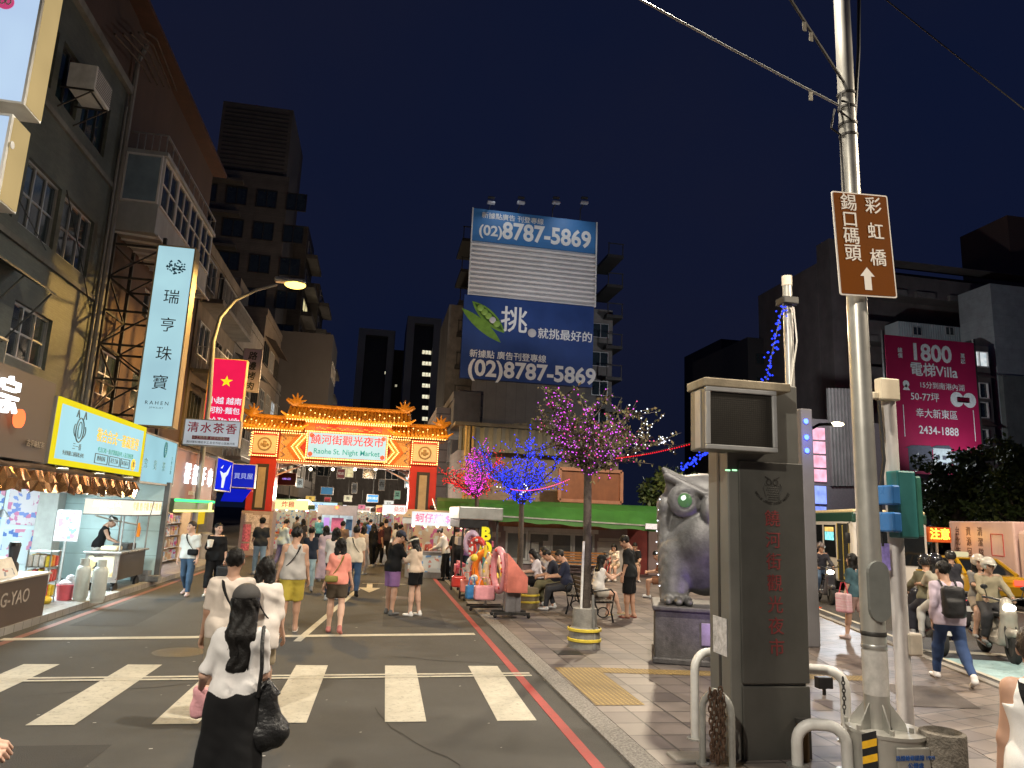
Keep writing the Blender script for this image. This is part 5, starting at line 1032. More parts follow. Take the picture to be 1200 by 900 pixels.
def light_string(label,a,b,sag,col,n,r=.012,wander=.0,group=None,wire=True):
 t=thing('light_string',label,'string lights',a,0,group);a,b=np.array(a,float),np.array(b,float);rnd=random.Random(n)
 pts=[a+(b-a)*s-np.array([0,0,sag*4*s*(1-s)])for s in np.linspace(0,1,24)]
 if wire:m=MB();m.tube(pts,.006,0,4);m.build('wire',blackm,t,world=True)
 m=MB()
 for i in range(n):s=(i+.5)/n*23;k=min(int(s),22);p=pts[k]+(pts[k+1]-pts[k])*(s-k);m.sph(p+np.array([rnd.gauss(0,wander),rnd.gauss(0,wander),rnd.gauss(-.02,wander)]),r,0,5)
 o=m.build('bulbs',FAIRY[col],t,world=True);o['kind']='stuff';return t
light_string('red light string running from the nearest tree towards the owl',AY(718,536,11.9),AY(812,518,9.0),.03,'red',40)
light_string('pink and red light string between the blue tree and the nearest tree',AY(598,572,20),AY(668,560,13),.12,'pink',46,.016)
light_string('blue light garland draped above the owl statue',AY(798,548,9.8),AY(836,521,9.4),.02,'blue',70,.016,.03)
def leafy_tree(label,base,trunk_h,blobs,seed,n=5200,leaf=.42,group=None):
 t=thing('park_tree',label,'tree',(base[0],base[1],0),0,group);rnd=random.Random(seed);m=MB()
 c0=np.array([base[0],base[1],trunk_h]);m.tube([(base[0],base[1],0),(base[0]+.1,base[1],trunk_h*.6),c0],[.34,.26,.2],0,10);m.build('trunk',bark,t,world=True);m=MB()
 for(c,r)in blobs:m.tube([c0-np.array([0,0,.4]),(c0+np.array(c))/2+np.array([0,0,-.2]),np.array(c)],[.15,.09,.03],0,6)
 m.build('limbs',bark,t,world=True);m=MB();tot=sum(r**2 for _,r in blobs)
 for(c,r)in blobs:
  sub=[(np.array(c)+np.array([rnd.gauss(0,.5)for _ in range(3)])*r*.8,r*rnd.uniform(.25,.5),rnd.randrange(3))for _ in range(12)]
  for _ in range(int(n*r*r/tot)):
   q,s,mi=sub[rnd.randrange(12)];v=np.array([rnd.gauss(0,1)for _ in range(3)]);v/=np.linalg.norm(v);leafquad(m,q+v*s*rnd.uniform(.55,1.05)*np.array([1,1,.8]),leaf*rnd.uniform(.6,1.2),rnd,mi if rnd.random()<.7 else rnd.randrange(3))
 m.build('crown',gleaf,t,world=True);return t
def blob(px,py,Y,r):p=AY(px,py,Y);return(tuple(p),r)
TYr=33.0
leafy_tree('broad dark green park tree under the crimson banner',AY(1120,640,TYr)[:2],3.2,[blob(1095,588,TYr,1.2),blob(1118,560,TYr,1.5),blob(1140,545,TYr,1.3),blob(1130,590,TYr,1.6),blob(1105,615,TYr,1.0),blob(1150,600,TYr,1.4)],5,8000,.30)
leafy_tree('lighter green park tree at the right edge lit from above',AY(1195,640,29)[:2],3.0,[blob(1180,570,29,1.1),blob(1200,545,29,1.5),blob(1195,590,29,1.4),blob(1225,560,29,1.5),blob(1170,600,29,.9)],8,8000,.28)
leafy_tree('dark evergreen in shade behind the owl statue',AY(795,640,31)[:2],2.8,[blob(770,585,31,1.0),blob(800,575,31,1.3),blob(820,600,31,1.1)],11,4500,.26)
# ================================================================ plaza furniture

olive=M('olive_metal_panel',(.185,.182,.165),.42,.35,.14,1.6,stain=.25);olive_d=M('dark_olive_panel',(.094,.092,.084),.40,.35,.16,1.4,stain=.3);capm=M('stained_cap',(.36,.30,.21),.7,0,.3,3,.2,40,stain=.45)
pil=thing('information_pillar','tall olive metal information pillar with a blank screen head and red characters','pillar',G(900,895))
PFY=6.4;px0=G(855,893)[0];px1=G(948,893)[0];back=PFY+.42;top=AY(923,452,PFY)[2]
m=MB();m.bbox((px0,PFY,.0),(px1,back,top),.012);m.build('body',olive,pil,world=True)
m=MB();m.box((px0-.004,PFY+.18,.03),(px0+.01,PFY+.225,2.85));m.build('side_groove',blackm,pil,world=True)
pa=AY(868,540,PFY)[2];zsplit=AY(905,802,PFY)[2]
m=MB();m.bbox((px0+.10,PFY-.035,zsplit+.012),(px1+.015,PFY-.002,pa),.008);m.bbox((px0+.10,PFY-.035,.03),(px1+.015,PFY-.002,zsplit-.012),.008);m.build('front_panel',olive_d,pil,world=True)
m=MB();m.bbox((px0-.02,PFY-.05,0),(px1+.04,back+.02,.03),.01);m.build('base_plate',dsteel,pil,world=True)
h0,h1=AY(826,500,6.2),AY(909,500,6.2);hz0,hz1=AY(830,526,6.2)[2],AY(830,453,6.2)[2]
m=MB();m.bbox((h0[0],6.2,hz0),(h1[0],6.52,hz1),.015);hd=m.build('screen_head',olive,pil,world=True)
m=MB();fr=.045
for a,b in(((h0[0],hz0),(h1[0],hz0+fr)),((h0[0],hz1-fr),(h1[0],hz1)),((h0[0],hz0+fr),(h0[0]+fr,hz1-fr)),((h1[0]-fr,hz0+fr),(h1[0],hz1-fr))):m.bbox((a[0],6.165,a[1]),(b[0],6.205,b[1]),.008)
m.box((h0[0]-.006,6.28,hz0+.02),(h0[0]-.001,6.40,hz1-.02));m.build('screen_frame',M('screen_frame_grey',(.42,.42,.42),.4,.4,.1,4,stain=.2),hd,world=True)
m=MB();m.box((h0[0]+fr,6.185,hz0+fr),(h1[0]-fr,6.199,hz1-fr));m.build('screen',TILE('led_screen',(.030,.026,.02),(.024,.021,.016),(.012,.011,.01),.02,.02,'XZ',.15,.4,off=0,stain=.2),hd,world=True)
m=MB();m.bbox((h0[0]-.02,6.16,hz1),(AY(924,446,6.2)[0],6.56,hz1+.085),.012);m.build('cap',capm,pil,world=True)
cx=AY(909,600,PFY-.04)[0];m=MB()
for k,ch in enumerate('饒河街觀光夜市'):c=AY(905+k*.9,609+k*25.2,PFY-.036);m.text(ch,(c[0],PFY-.0355,c[2]),size=.165,bold=.006,depth=.002,lift=.001)
m.build('red_lettering',M('faded_red_letters',(.17,.03,.03),.6,0,.2,8),pil,world=True)
ec=AY(905,573,PFY-.036);m=MB();em=M('engraved_brown',(.022,.020,.017),.6)
for dx,dz,rx,rz_ in((0,.0,.085,.10),):
 for k in range(7):
  for j in range(-3,4):m.sph((ec[0]+j*.022*(1-.06*k)+(k%2)*.011,PFY-.037,ec[2]+.03-k*.022),.008,0,6,(1,.2,.8))
for s in(-1,1):
 rp=[(ec[0]+s*.035+.026*math.cos(a),PFY-.037,ec[2]+.065+.026*math.sin(a))for a in np.linspace(0,6.28,14)];m.tube(rp,.005,0,5);m.bar((ec[0]+s*.02,PFY-.037,ec[2]+.09),(ec[0]+s*.075,PFY-.037,ec[2]+.115),.01)
 wp=[(ec[0]+s*(.085+.012*math.sin(a*2)),PFY-.037,ec[2]+.05-a*.055)for a in np.linspace(0,3,8)];m.tube(wp,.005,0,5)
txt='RAO HE STREET NIGHT MARKET'
for i,ch in enumerate(txt):
 a=math.radians(205+130*i/(len(txt)-1));u=np.array((-math.sin(a),0,math.cos(a)));v=np.array((-math.cos(a),0,-math.sin(a)))
 if ch!=' ':m.text(ch,(ec[0]+.19*math.cos(a),PFY-.0355,ec[2]+.03+.17*math.sin(a)),u,v,.036,bold=.02,depth=.002,lift=.001)
m.build('emblem',em,pil,world=True)
m=MB()
for px in(853,861):c=AY(px,551,PFY-.01);m.bbox((c[0]-.026,PFY-.012,c[2]-.008),(c[0]+.026,PFY-.002,c[2]+.008),.004)
m.build('green_indicator',E('green_led',(.45,1,.5),1.6),pil,world=True)  # two small green emissive dashes
m=MB();zc=AX(845,745,px0)[2];m.box((px0-.008,PFY+.06,zc-.17),(px0-.003,PFY+.33,zc+.17));m.build('paper_notice',M('crumpled_paper',(.62,.62,.64),.8,0,.35,14,.6,30),pil,world=True)
def hoop(label,x0,x1,y0,y1,h,mat,r=.035):
 t=thing('hoop_barrier',label,'barrier',((x0+x1)/2,(y0+y1)/2,pz),0,'tubular hoop barriers round the pillar');m=MB();c=.16
 d=np.array([x1-x0,y1-y0,0]);L=np.linalg.norm(d);d/=L;a=np.array([x0,y0,pz]);pts=[a,a+[0,0,h-c]]
 for q in np.linspace(.2,1,6):pts.append(a+d*c*(1-math.cos(q*math.pi/2))+np.array([0,0,h-c+c*math.sin(q*math.pi/2)]))
 b=np.array([x1,y1,pz])
 for q in np.linspace(1,.2,6):pts.append(b-d*c*(1-math.cos(q*math.pi/2))+np.array([0,0,h-c+c*math.sin(q*math.pi/2)]))
 pts+=[b+[0,0,h-c],b];m.tube(pts,r,0,12);m.build('tube',mat,t,world=True)
 m=MB();m.cyl((x0,y0,pz),r*1.9,.012);m.cyl((x1,y1,pz),r*1.9,.012);m.build('foot_plate',steel,t,world=True);return t
wt_tube=M('white_tube_paint',(.66,.65,.62),.4,0,.12,6,stain=.35);gr_tube=M('worn_grey_tube',(.33,.33,.31),.45,.3,.2,6,stain=.4)
a=G(824,880);hoop('white hoop barrier half hidden behind the left flank of the pillar',a[0]+.03,a[0]+.75,7.0,7.25,.80,wt_tube,.042)
a,b=G(819,897),G(847,905);hoop('worn grey hoop barrier wrapped in a rusty chain left of the pillar',a[0],b[0]+.05,6.30,6.12,.62,gr_tube,.03)
a=G(968,862);hoop('upper white hoop barrier right of the pillar',a[0]-.5,a[0]+.02,7.1,6.85,.66,wt_tube,.05)
a=G(982,900);hoop('lower white hoop barrier close to the pole drum',a[0]-.42,a[0]-.03,6.2,6.05,.36,wt_tube,.05)
def chain(label,pts,mat,lw=.018,group=None):
 t=thing('chain',label,'chain',pts[0],0,group);m=MB();P=[np.array(p,float)for p in pts];Ls=[np.linalg.norm(b-a)for a,b in zip(P,P[1:])];tot=sum(Ls);n=int(tot/(lw*2.2));k=0
 for i in range(n):
  s=(i+.5)/n*tot;j=0
  while s>Ls[j]and j<len(Ls)-1:s-=Ls[j];j+=1
  c=P[j]+(P[j+1]-P[j])*s/Ls[j];d=(P[j+1]-P[j])/Ls[j];e=np.cross(d,[0.3,.8,.1]if i%2 else[.9,-.2,.3]);e/=np.linalg.norm(e)
  m.tube([c+d*lw*1.5*math.cos(q)+e*lw*.8*math.sin(q)for q in np.linspace(0,6.28,9)],lw*.32,0,4)
 m.build('links',mat,t,world=True);return t
a=G(836,900);hz=AY(838,806,6.2)
chain('rusty brown chain hanging in loops from the grey hoop',[(hz[0]-.06,6.18,hz[2]),(hz[0]-.055,6.15,.12),(hz[0]-.02,6.16,hz[2]-.02),(hz[0]-.015,6.13,.09),(hz[0]+.02,6.14,hz[2]),(hz[0]+.03,6.12,.14),(hz[0]+.05,6.14,hz[2]-.05)],M('rusty_chain',(.10,.06,.04),.7,.5,.5,30),.022)
a=G(955,870);chain('short dark chain between the pillar and the white hoop',[(a[0]-.08,6.35,.75),(a[0]-.04,6.4,.55),(a[0]-.06,6.38,.42)],dsteel,.017)
m=MB();c=G(806,893);t=thing('concrete_block','flat grey paving block lying left of the pillar','block',c);m.bbox(c-[.16,.12,0],c+[.16,.12,.06],.015);m.build('slab',concrete,t,world=True)
m=MB();c=G(955,900);t=thing('bollard','short brown rusted bollard post between pillar and lower hoop','bollard',(c[0]-.06,6.33,0));m.cyl((c[0]-.06,6.33,0),.055,.36,0,16);m.build('post',M('brown_post',(.13,.08,.03),.5,.4,.3,6),t,world=True);m=MB();m.cyl((c[0]-.06,6.33,.36),.062,.035);m.build('collar',dsteel,t,world=True)
# ---- owl statue, turned towards the crossing

OY=10.9;oc=AY(827,700,OY);ORZ=math.radians(-21);gran=M('dark_granite',(.085,.08,.082),.55,0,.35,14,.3,50,stain=.4);pz1=AY(800,712,10.4)[2];plw=.80
pt=thing('statue_plinth','weathered dark granite plinth under the owl with a lilac plaque','plinth',(oc[0],OY,pz),ORZ)
m=MB();m.bbox((-plw,-.6,0),(plw,.6,pz1-.07-pz),.02);m.build('block',gran,pt);m=MB();m.bbox((-plw-.04,-.65,pz1-.07-pz),(plw+.04,.65,pz1-pz),.02);m.bbox((-plw-.03,-.64,0),(plw+.03,.64,.09),.02);m.build('cap',gran,pt)
m=MB();m.bbox((-.12,-.625,.30),(.55,-.60,.62),.008);m.build('plaque',M('lilac_plaque',(.36,.30,.46),.3,.4,.4,3),pt)  # violet light on the plaque is put into its base colour
ow=thing('owl_statue','giant grey owl statue with a glowing green eye on a granite plinth','statue',(oc[0],OY,pz1),ORZ);owlm=M('owl_resin',(.15,.15,.155),.52,.25,.5,3.0,.25,24,stain=.35)
S=SDF(.08)
S.ell((0,.05,.98),(.64,.46,.86));S.ell((0,.05,1.66),(.66,.44,.40));S.ell((0,-.20,1.0),(.50,.34,.46),.05)
for s in(-1,1):
 S.cone((s*.42,.0,1.84),(s*.66,-.16,2.10),.20,.04,.08);S.cone((s*.04,-.42,1.70),(s*.60,-.26,1.98),.055,.07,.06)
 S.ell((s*.34,-.34,1.60),(.27,.11,.27),.03);S.ell((s*.34,-.50,1.60),(.185,.12,.19),.02,sub=True);S.ell((s*.34,-.37,1.60),(.13,.09,.13),.01)
 S.cone((s*.64,.0,1.50),(s*.64,.06,.20),.20,.13,.05,fl=((s*1.,0,0),1.5));S.cone((s*.44,-.06,.80),(s*.50,-.12,.05),.27,.22,.10)
 for k in(-1,0,1):S.cone((s*.44+k*.14,-.28,.06),(s*.44+k*.16,-.50,.05),.078,.055,.02)
S.ell((0,-.44,1.48),(.11,.14,.20),.015);S.cone((0,-.50,1.44),(0,-.50,1.27),.07,.02,.02)
v,f=S.mesh(.026,noise=lambda X:.010*np.maximum(0,np.sin(30*X[...,2]+3*np.cos(14*X[...,1])))*(np.abs(X[...,0])>.62)*(X[...,2]<1.5));m=MB();m.add(v,f,0,True);m.build('body',owlm,ow)
m=MB();m.sph((-.34,-.41,1.60),.115,0,18,(1,.6,1));m.build('left_eye',M('green_glass_eye',(.03,.06,.03),.12,0,.5,4,emit=(.22,.55,.20),es=.22),ow);m=MB();m.sph((.34,-.41,1.60),.115,0,18,(1,.6,1));m.build('right_eye',M('green_glass_eye',(.05,.12,.05)),ow)
m=MB();m.sph((-.36,-.465,1.63),.045,0,10,(1,.4,1));m.build('pupil',E('eye_glint',(.8,1,.8),1.6),ow)  # glint on the eye painted as a small emissive bead
m=MB()
for k in range(9):m.sph((-.72-.05*math.sin(k*.4),-.12,.25+k*.17),.012,0,6)
t=thing('light_string','white light string down the left edge of the owl statue','string lights',(oc[0],OY,pz1),ORZ);m.build('bulbs',FAIRY['white'],t)
fl_=thing('floodlight','small violet floodlight on the plaza shining up at the owl','floodlight',(oc[0]+.55,OY-2.2,pz));m=MB();m.bbox((-.1,-.05,.08),(.1,.06,.22),.01);m.build('head',blackm,fl_);m=MB();m.box((-.08,.061,.1),(.08,.065,.2));m.build('lens',E('violet_lens',(.4,.25,1),4),fl_);m=MB();m.bar((0,0,0),(0,0,.09),.03);m.build('bracket',dsteel,fl_)
lamp('SPOT','owl_floodlight',(oc[0]+.55,OY-2.05,.3),95,(.42,.25,1),.08,(oc[0],OY,2.0),95,.6)  # spot and small floodlight added to tint the owl violet
# ---- near lamp post with brown direction sign, drum base

pc=G(1029,852,.40);pole=thing('lamp_post','thick silver lamp post with a drum base rising past the top of the frame','lamp post',(pc[0],pc[1],0));PX,PYc=pc[0],pc[1]
polem=M('silver_pole_paint',(.50,.49,.45),.36,.55,.12,2.5,stain=.3)
m=MB();m.tube([(PX,PYc,z)for z in np.linspace(.4,10.2,14)],np.linspace(.108,.07,14),0,24);m.build('pole',polem,pole,world=True)
LX,LY_,LZ=LAMPS['near'][0]
m=MB();m.tube([(PX,PYc,10.1)]+[(PX+(LX-PX)*t,PYc+(LY_-PYc)*t,10.15+.35*math.sin(t*1.9))for t in np.linspace(.08,1,10)],.045,0,10);m.build('arm',polem,pole,world=True)
m=MB();m.bbox((LX-.35,LY_-.16,10.37),(LX+.25,LY_+.16,10.55),.05);lh=m.build('lamp_head',steel,pole,world=True);m=MB();m.box((LX-.28,LY_-.12,10.355),(LX+.18,LY_+.12,10.369));m.build('diffuser',E('street_lamp_lens',(1,.85,.62),14),lh,world=True)
m=MB();m.lathe((PX+.06,PYc-.02,0),[(0,0),(.315,0),(.315,.37),(.33,.372),(.33,.40),(0,.40)],0,40);dr=m.build('drum',polem,pole,world=True)
m=MB();m.bbox((PX-.09,PYc-.352,.05),(PX+.22,PYc-.325,.33),.01);m.build('access_door',polem,dr,world=True)
m=MB();m.text('路燈維修請撥 1999',(PX+.07,PYc-.353,.25),size=.045,bold=.02,depth=.002);m.text('公燈處',(PX+.07,PYc-.353,.19),size=.05,bold=.02,depth=.002);m.build('lettering',M('blue_stencil',(.02,.08,.28),.6),dr,world=True)
m=MB()
for k in range(6):z0_=.02+k*.06;m.add([(PX-.262+.0*k,PYc-.13,z0_),(PX-.20,PYc-.24,z0_+.06),(PX-.20,PYc-.24,z0_+.12),(PX-.262,PYc-.13,z0_+.06)],[(0,1,2,3)],k%2)
m.build('hazard_stripe',[M('hazard_yellow',(.75,.42,.02),.5),blackm],dr,world=True)
m=MB()
for k in range(6):
 a=k*math.pi/3+.3;c,s=math.cos(a),math.sin(a);m.prism([(.10,.40),(.23,.40),(.22,.46),(.10,.62)],-.006,.006,0,'XZ');m.v[-1]=m.v[-1]@rotm('Z',a).T+np.array([PX,PYc,0])
 m.cyl((PX+.26*c,PYc+.26*s,.40),.02,.04,0,6)
m.build('base_fin',polem,pole,world=True)
cp_=AY(1030,693,PYc-.12);m=MB();S=[(cp_[0]-.10+.0,0)];rr=.105;hh=.16
out=[(cp_[0]+rr*math.cos(a),cp_[2]+hh+rr*math.sin(a))for a in np.linspace(0,math.pi,10)]+[(cp_[0]+rr*math.cos(a),cp_[2]-hh+rr*math.sin(a))for a in np.linspace(math.pi,2*math.pi,10)]
m.prism(out,PYc-.135,PYc-.10,0,'XZ');m.build('inspection_cover',M('grey_cover',(.19,.20,.19),.5,.2,.12,5,stain=.2),pole,world=True)
m=MB();c=AY(1034,790,PYc-.1);m.lathe((PX,PYc,c[2]-.19),[(.109,0),(.109,.38)],0,24);m.build('notice_wrap',M('faded_notice',(.52,.50,.47),.7,0,.2,9,stain=.3),pole,world=True)
for y in(742,757):c=AY(1033,y,PYc);m=MB();m.lathe((PX,PYc,c[2]-.02),[(.108,0),(.111,.005),(.111,.035),(.108,.04)],0,24);m.build('strap',dsteel if y==742 else steel,pole,world=True)
for y in(112,128,147,160):c=AY(992,y,PYc);m=MB();m.lathe((PX,PYc,c[2]-.015),[(.085,0),(.094,.005),(.094,.03),(.085,.035)],0,24);m.build('strap',dsteel,pole,world=True)
m=MB();p=[AY(x,y,PYc-.06)for x,y in((1007,-30),(1006,60),(1003,112),(1000,160),(1001,225))];m.tube(p,.018,0,6);p=[AY(x,y,PYc-.07)for x,y in((978,128),(974,150),(985,158),(988,200),(990,230))];m.tube(p,.012,0,5);p=[AY(x,y,PYc-.1)for x,y in((985,110),(984,130),(997,140),(994,120),(986,118))];m.tube(p,.012,0,5);m.build('cable',blackm,pole,world=True)
SYs=PYc-.15;q=[AY(x,y,SYs)for x,y in((979,224),(1043,230),(1048,349),(980,345))]
sg=thing('direction_sign','brown and white direction sign with an up arrow fixed to the lamp post','sign',(q[0]+q[2])/2);C4=(q[0]+q[1]+q[2]+q[3])/4;uu=(q[1]-q[0]+q[2]-q[3])/2;w=np.linalg.norm(uu);uu/=w;vv=(q[0]-q[3]+q[1]-q[2])/2;h=np.linalg.norm(vv);vv/=h;nn=np.cross(uu,vv);nn/=np.linalg.norm(nn);vv=np.cross(nn,uu)
def plate(m,a,b,c,d,n0,n1,r=.02,mi=0):
 out=[]
 for(cx_,cz_,a0)in((b-r,d-r,0),(a+r,d-r,90),(a+r,c+r,180),(b-r,c+r,270)):out+=[(cx_+r*math.cos(math.radians(a0+t)),cz_+r*math.sin(math.radians(a0+t)))for t in(0,30,60,90)]
 k=len(out);V=[C4+uu*x+vv*y+nn*o for o in(n0,n1)for x,y in out];m.add(V,[tuple(range(k)),tuple(range(2*k-1,k-1,-1))]+[(i,(i+1)%k,k+(i+1)%k,k+i)for i in range(k)],mi)
m=MB();plate(m,-w/2,w/2,-h/2,h/2,-.012,0);m.build('border',M('reflective_white',(.80,.76,.70),.4,0,.04,3),sg,world=True)
m=MB();plate(m,-w/2+.014,w/2-.014,-h/2+.014,h/2-.014,.0005,.003,.014);m.build('panel',M('sign_brown',(.16,.046,.004),.85,0,.06,2,spec=.08),sg,world=True)
m=MB()
for k,ch in enumerate('錫口碼頭'):m.text(ch,C4+uu*(-w*.22)+vv*(h*(.385-.163*k)),uu,vv,w*.30,bold=.012,lift=.0035,depth=.002)
for k,ch in enumerate('彩虹橋'):m.text(ch,C4+uu*(w*.22)+vv*(h*(.375-.255*k)),uu,vv,w*.30,bold=.012,lift=.0035,depth=.002)
ar=[(-.06,-.44),(.06,-.44),(.06,-.31),(.125,-.31),(0,-.225),(-.125,-.31),(-.06,-.31)];V=[C4+uu*(x*w*1.02)+vv*(y*h)+nn*o for o in(.0035,.0055)for x,y in ar];m.add(V,[(0,1,2,6),(6,2,3,4),(6,4,5),(13,9,8,7),(11,10,9,13),(12,11,13)]+[(i,(i+1)%7,7+(i+1)%7,7+i)for i in range(7)])
m.build('lettering',M('reflective_white',(.8,.76,.7)),sg,world=True)
m=MB();m.tube([C4+nn*-.013+vv*h*.3,C4+nn*-.14+vv*h*.3],.03,0,8);m.tube([C4+nn*-.013-vv*h*.3,C4+nn*-.14-vv*h*.3],.03,0,8);m.build('clamp',steel,sg,world=True)
def cable(label,pts,r=.011,tags=(),mat=None):
 t=thing('overhead_cable',label,'cable',pts[0]);m=MB();P=np.array(pts,float);m.tube(P,r,0,6);m.build('wire',mat or dsteel,t,world=True)
 for s in tags:k=int(s*(len(P)-1));p=P[k];m=MB();m.bbox(p-[.02,.004,.11],p+[.02,.004,-.01],.003);m.build('tag',M('clear_tag',(.6,.56,.45),.4),t,world=True)
 return t
def span(a,b,sag,n=20):a,b=np.array(a),np.array(b);return[a+(b-a)*s-np.array([0,0,sag*4*s*(1-s)])for s in np.linspace(0,1,n)]
at=AY(988,126,PYc);cable('bright steel span wire from the lamp post up to the upper left',span(at,at+(AY(730,-34,5.6)-at)*((-7.75-at[0])/(AY(730,-34,5.6)[0]-at[0])),.30,60),.012,(.047,),steel);at=AY(993,103,PYc);cable('twisted black cable with hanging tags above the lamp post',span(at,at+(AY(905,-40,5.2)-at)*6,.10,70),.015,(.087,.11),dsteel)
cable('thin grey wire crossing the top right corner',span(AY(1030,-16,9)*2-AY(1290,185,8),AY(1290,185,8)*3-AY(1030,-16,9)*2,.2,60),.010)
# ---- pale square post with signal boxes behind the lamp post

sp=AY(1062,850,7.4);st=thing('signal_post','pale square post with teal signal boxes behind the silver lamp post','signal post',(sp[0],sp[1],0));stp=AY(1040,446,7.4);palem=M('pale_post_paint',(.60,.57,.56),.45,0,.1,4,stain=.25)
m=MB();m.tube([(sp[0],7.4,pz),(sp[0]-.0,7.4,stp[2])],.085,0,16);m.build('post',palem,st,world=True)
m=MB();a,b=AY(1027,470,7.3),AY(1053,443,7.3);m.bbox((a[0]+.04,7.26,a[2]+.02),(b[0]-.02,7.38,b[2]-.02),.015);m.bbox((a[0]-.05,7.3,a[2]+.03),(a[0]+.039,7.37,a[2]+.11),.01);m.build('camera_box',M('beige_box',(.55,.48,.36),.5,0,.1,4),st,world=True)
a,b=AY(1043,630,7.2),AY(1068,553,7.2);teal=M('teal_signal_casing',(.03,.15,.15),.4,0,.15,4)
m=MB();m.bbox((a[0]+.06,7.1,a[2]),(b[0]-.03,7.3,b[2]),.02);sb=m.build('signal_head',teal,st,world=True);m=MB();c=AY(1074,596,7.3);m.bbox((b[0]-.025,7.12,a[2]+.02),(b[0]+.06,7.32,b[2]-.05),.02);m.build('rear_box',M('dark_green_box',(.03,.12,.09),.4),st,world=True)
m=MB()
for k in range(2):m.bbox((a[0]-.06,7.05,a[2]+.06+k*.3),(a[0]+.048,7.4,a[2]+.28+k*.3),.02)
m.build('visor',M('blue_visor',(.04,.16,.42),.3,0,.1,4),st,world=True)
m=MB();a,b=AY(1030,668,7.28),AY(1043,637,7.28);m.box((a[0],7.29,a[2]),(b[0],7.30,b[2]));m.build('violet_label',M('violet_label',(.30,.24,.62),.4,0,.3,20),st,world=True)
m=MB();c=AY(1070,755,7.35);m.bbox((c[0]-.09,7.3,c[2]-.12),(c[0]+.09,7.45,c[2]+.12),.02);m.build('junction_box',M('ivory_box',(.66,.60,.50),.5),st,world=True)
m=MB();p=[AY(x,y,7.3)for x,y in((1030,470),(1036,540),(1031,580),(1034,640))];m.tube(p,.02,0,6);m.build('cable',blackm,st,world=True)
# ---- concrete stub

c=AY(1104,856,5.75);t=thing('concrete_bollard','rough round concrete bollard with a hollow top at the lower right','bollard',(c[0],5.75,0));m=MB();m.lathe((c[0],5.75,pz),[(0,0),(.178,0),(.182,c[2]-.06),(.178,c[2]-pz-.01),(.15,c[2]-pz),(.14,c[2]-pz-.05),(0,c[2]-pz-.05)],0,36)
m.build('drum',M('rough_concrete',(.17,.15,.125),.9,0,.45,12,.8,50,stain=.3),t,world=True)
# ---- thin white pole with blue garland, tall pale blue-lit column

wp=AY(925,420,9.2);t=thing('utility_pole','slim pale pole with a clamp and blue light garland behind the pillar','pole',(wp[0],9.2,0));wt=AY(922,324,9.2)[2]
m=MB();m.tube([(wp[0],9.2,pz),(wp[0],9.2,wt-.12)],.068,0,16);m.build('pole',polem,t,world=True);m=MB();m.cyl((wp[0],9.2,wt-.15),.075,.15);m.build('cap',M('cream_cap',(.6,.52,.42),.5),t,world=True)
m=MB();c=AY(921,351,9.1);m.bbox((wp[0]-.14,9.06,c[2]-.06),(wp[0]+.1,9.3,c[2]+.05),.015);m.build('clamp',dsteel,t,world=True)
m=MB();p=[AY(x,y,9.1)for x,y in((930,360),(934,400),(928,440),(925,470))];m.tube(p,.012,0,5);m.build('cable',M('pale_cable',(.5,.48,.42),.5),t,world=True)
light_string('blue light garland twisting down from the slim pale pole',AY(918,356,9.05),AY(898,446,8.9),-.02,'blue',70,.016,.035)
light_string('lower blue light garland down the slim pale pole',AY(925,468,9.05),AY(918,520,9.0),0,'blue',16,.016,.02)
b0,b1=AY(938,478,12),AY(952,478,12);t=thing('light_column','tall flat pale column glowing blue at its top beside the avenue','light column',((b0[0]+b1[0])/2,12,0));m=MB();m.bbox((b0[0],12,pz),(b1[0],12.3,b0[2]),.03);m.build('column',M('column_grey',(.12,.115,.12),.5,0,.1,2),t,world=True)
m=MB()
for z in(.25,.55,.8):m.sph(((b0[0]+b1[0])/2-.03,11.98,b0[2]-z),.05,0,10,(1,.4,1))
m.build('blue_led',E('blue_led',(.05,.1,1),9),t,world=True);lamp('POINT','blue_column_led',((b0[0]+b1[0])/2,11.7,b0[2]-.6),10,(.08,.12,1),.1)
c=TB;t=thing('tree_guard','grey concrete tree foot with two yellow bands under the nearest plaza tree','tree guard',(c[0],c[1],pz));m=MB();m.lathe((c[0],c[1],pz),[(.10,.0),(.27,0),(.25,.30),(.21,.33),(.20,.62),(.10,.63)],0,24);m.build('foot',M('guard_concrete',(.26,.25,.23),.8,0,.25,6,.3,40,stain=.3),t,world=True)
for z in(.10,.26):m=MB();m.lathe((c[0],c[1],pz+z),[(.272,0),(.285,.01),(.285,.045),(.268,.055)],0,24);m.build('band',M('band_yellow',(.62,.48,.06),.5),t,world=True)
m=MB();m.bar((c[0]+.10,c[1]-.24,pz),(c[0]+.09,c[1]-.14,pz+.85),.04);m.build('stake',steel,t,world=True);m=MB();m.bar((c[0]-.11,c[1]-.10,pz),(c[0]-.07,c[1]-.085,1.75),.035);m.build('white_stake',M('white_wrap',(.60,.60,.60),.6,0,.25,6,stain=.3),t,world=True)
SLX,SLY,SLZ=LAMPS['sodium'][0];b=AY(245,470,SLY);t=thing('street_lamp','curved street lamp glowing deep yellow over the left pavement','street lamp',(b[0],SLY,0));pp=[(b[0],SLY,.12),AY(245,470,SLY),AY(250,400,SLY),AY(258,372,SLY),AY(275,352,SLY),AY(300,340,SLY),AY(325,333,SLY)]
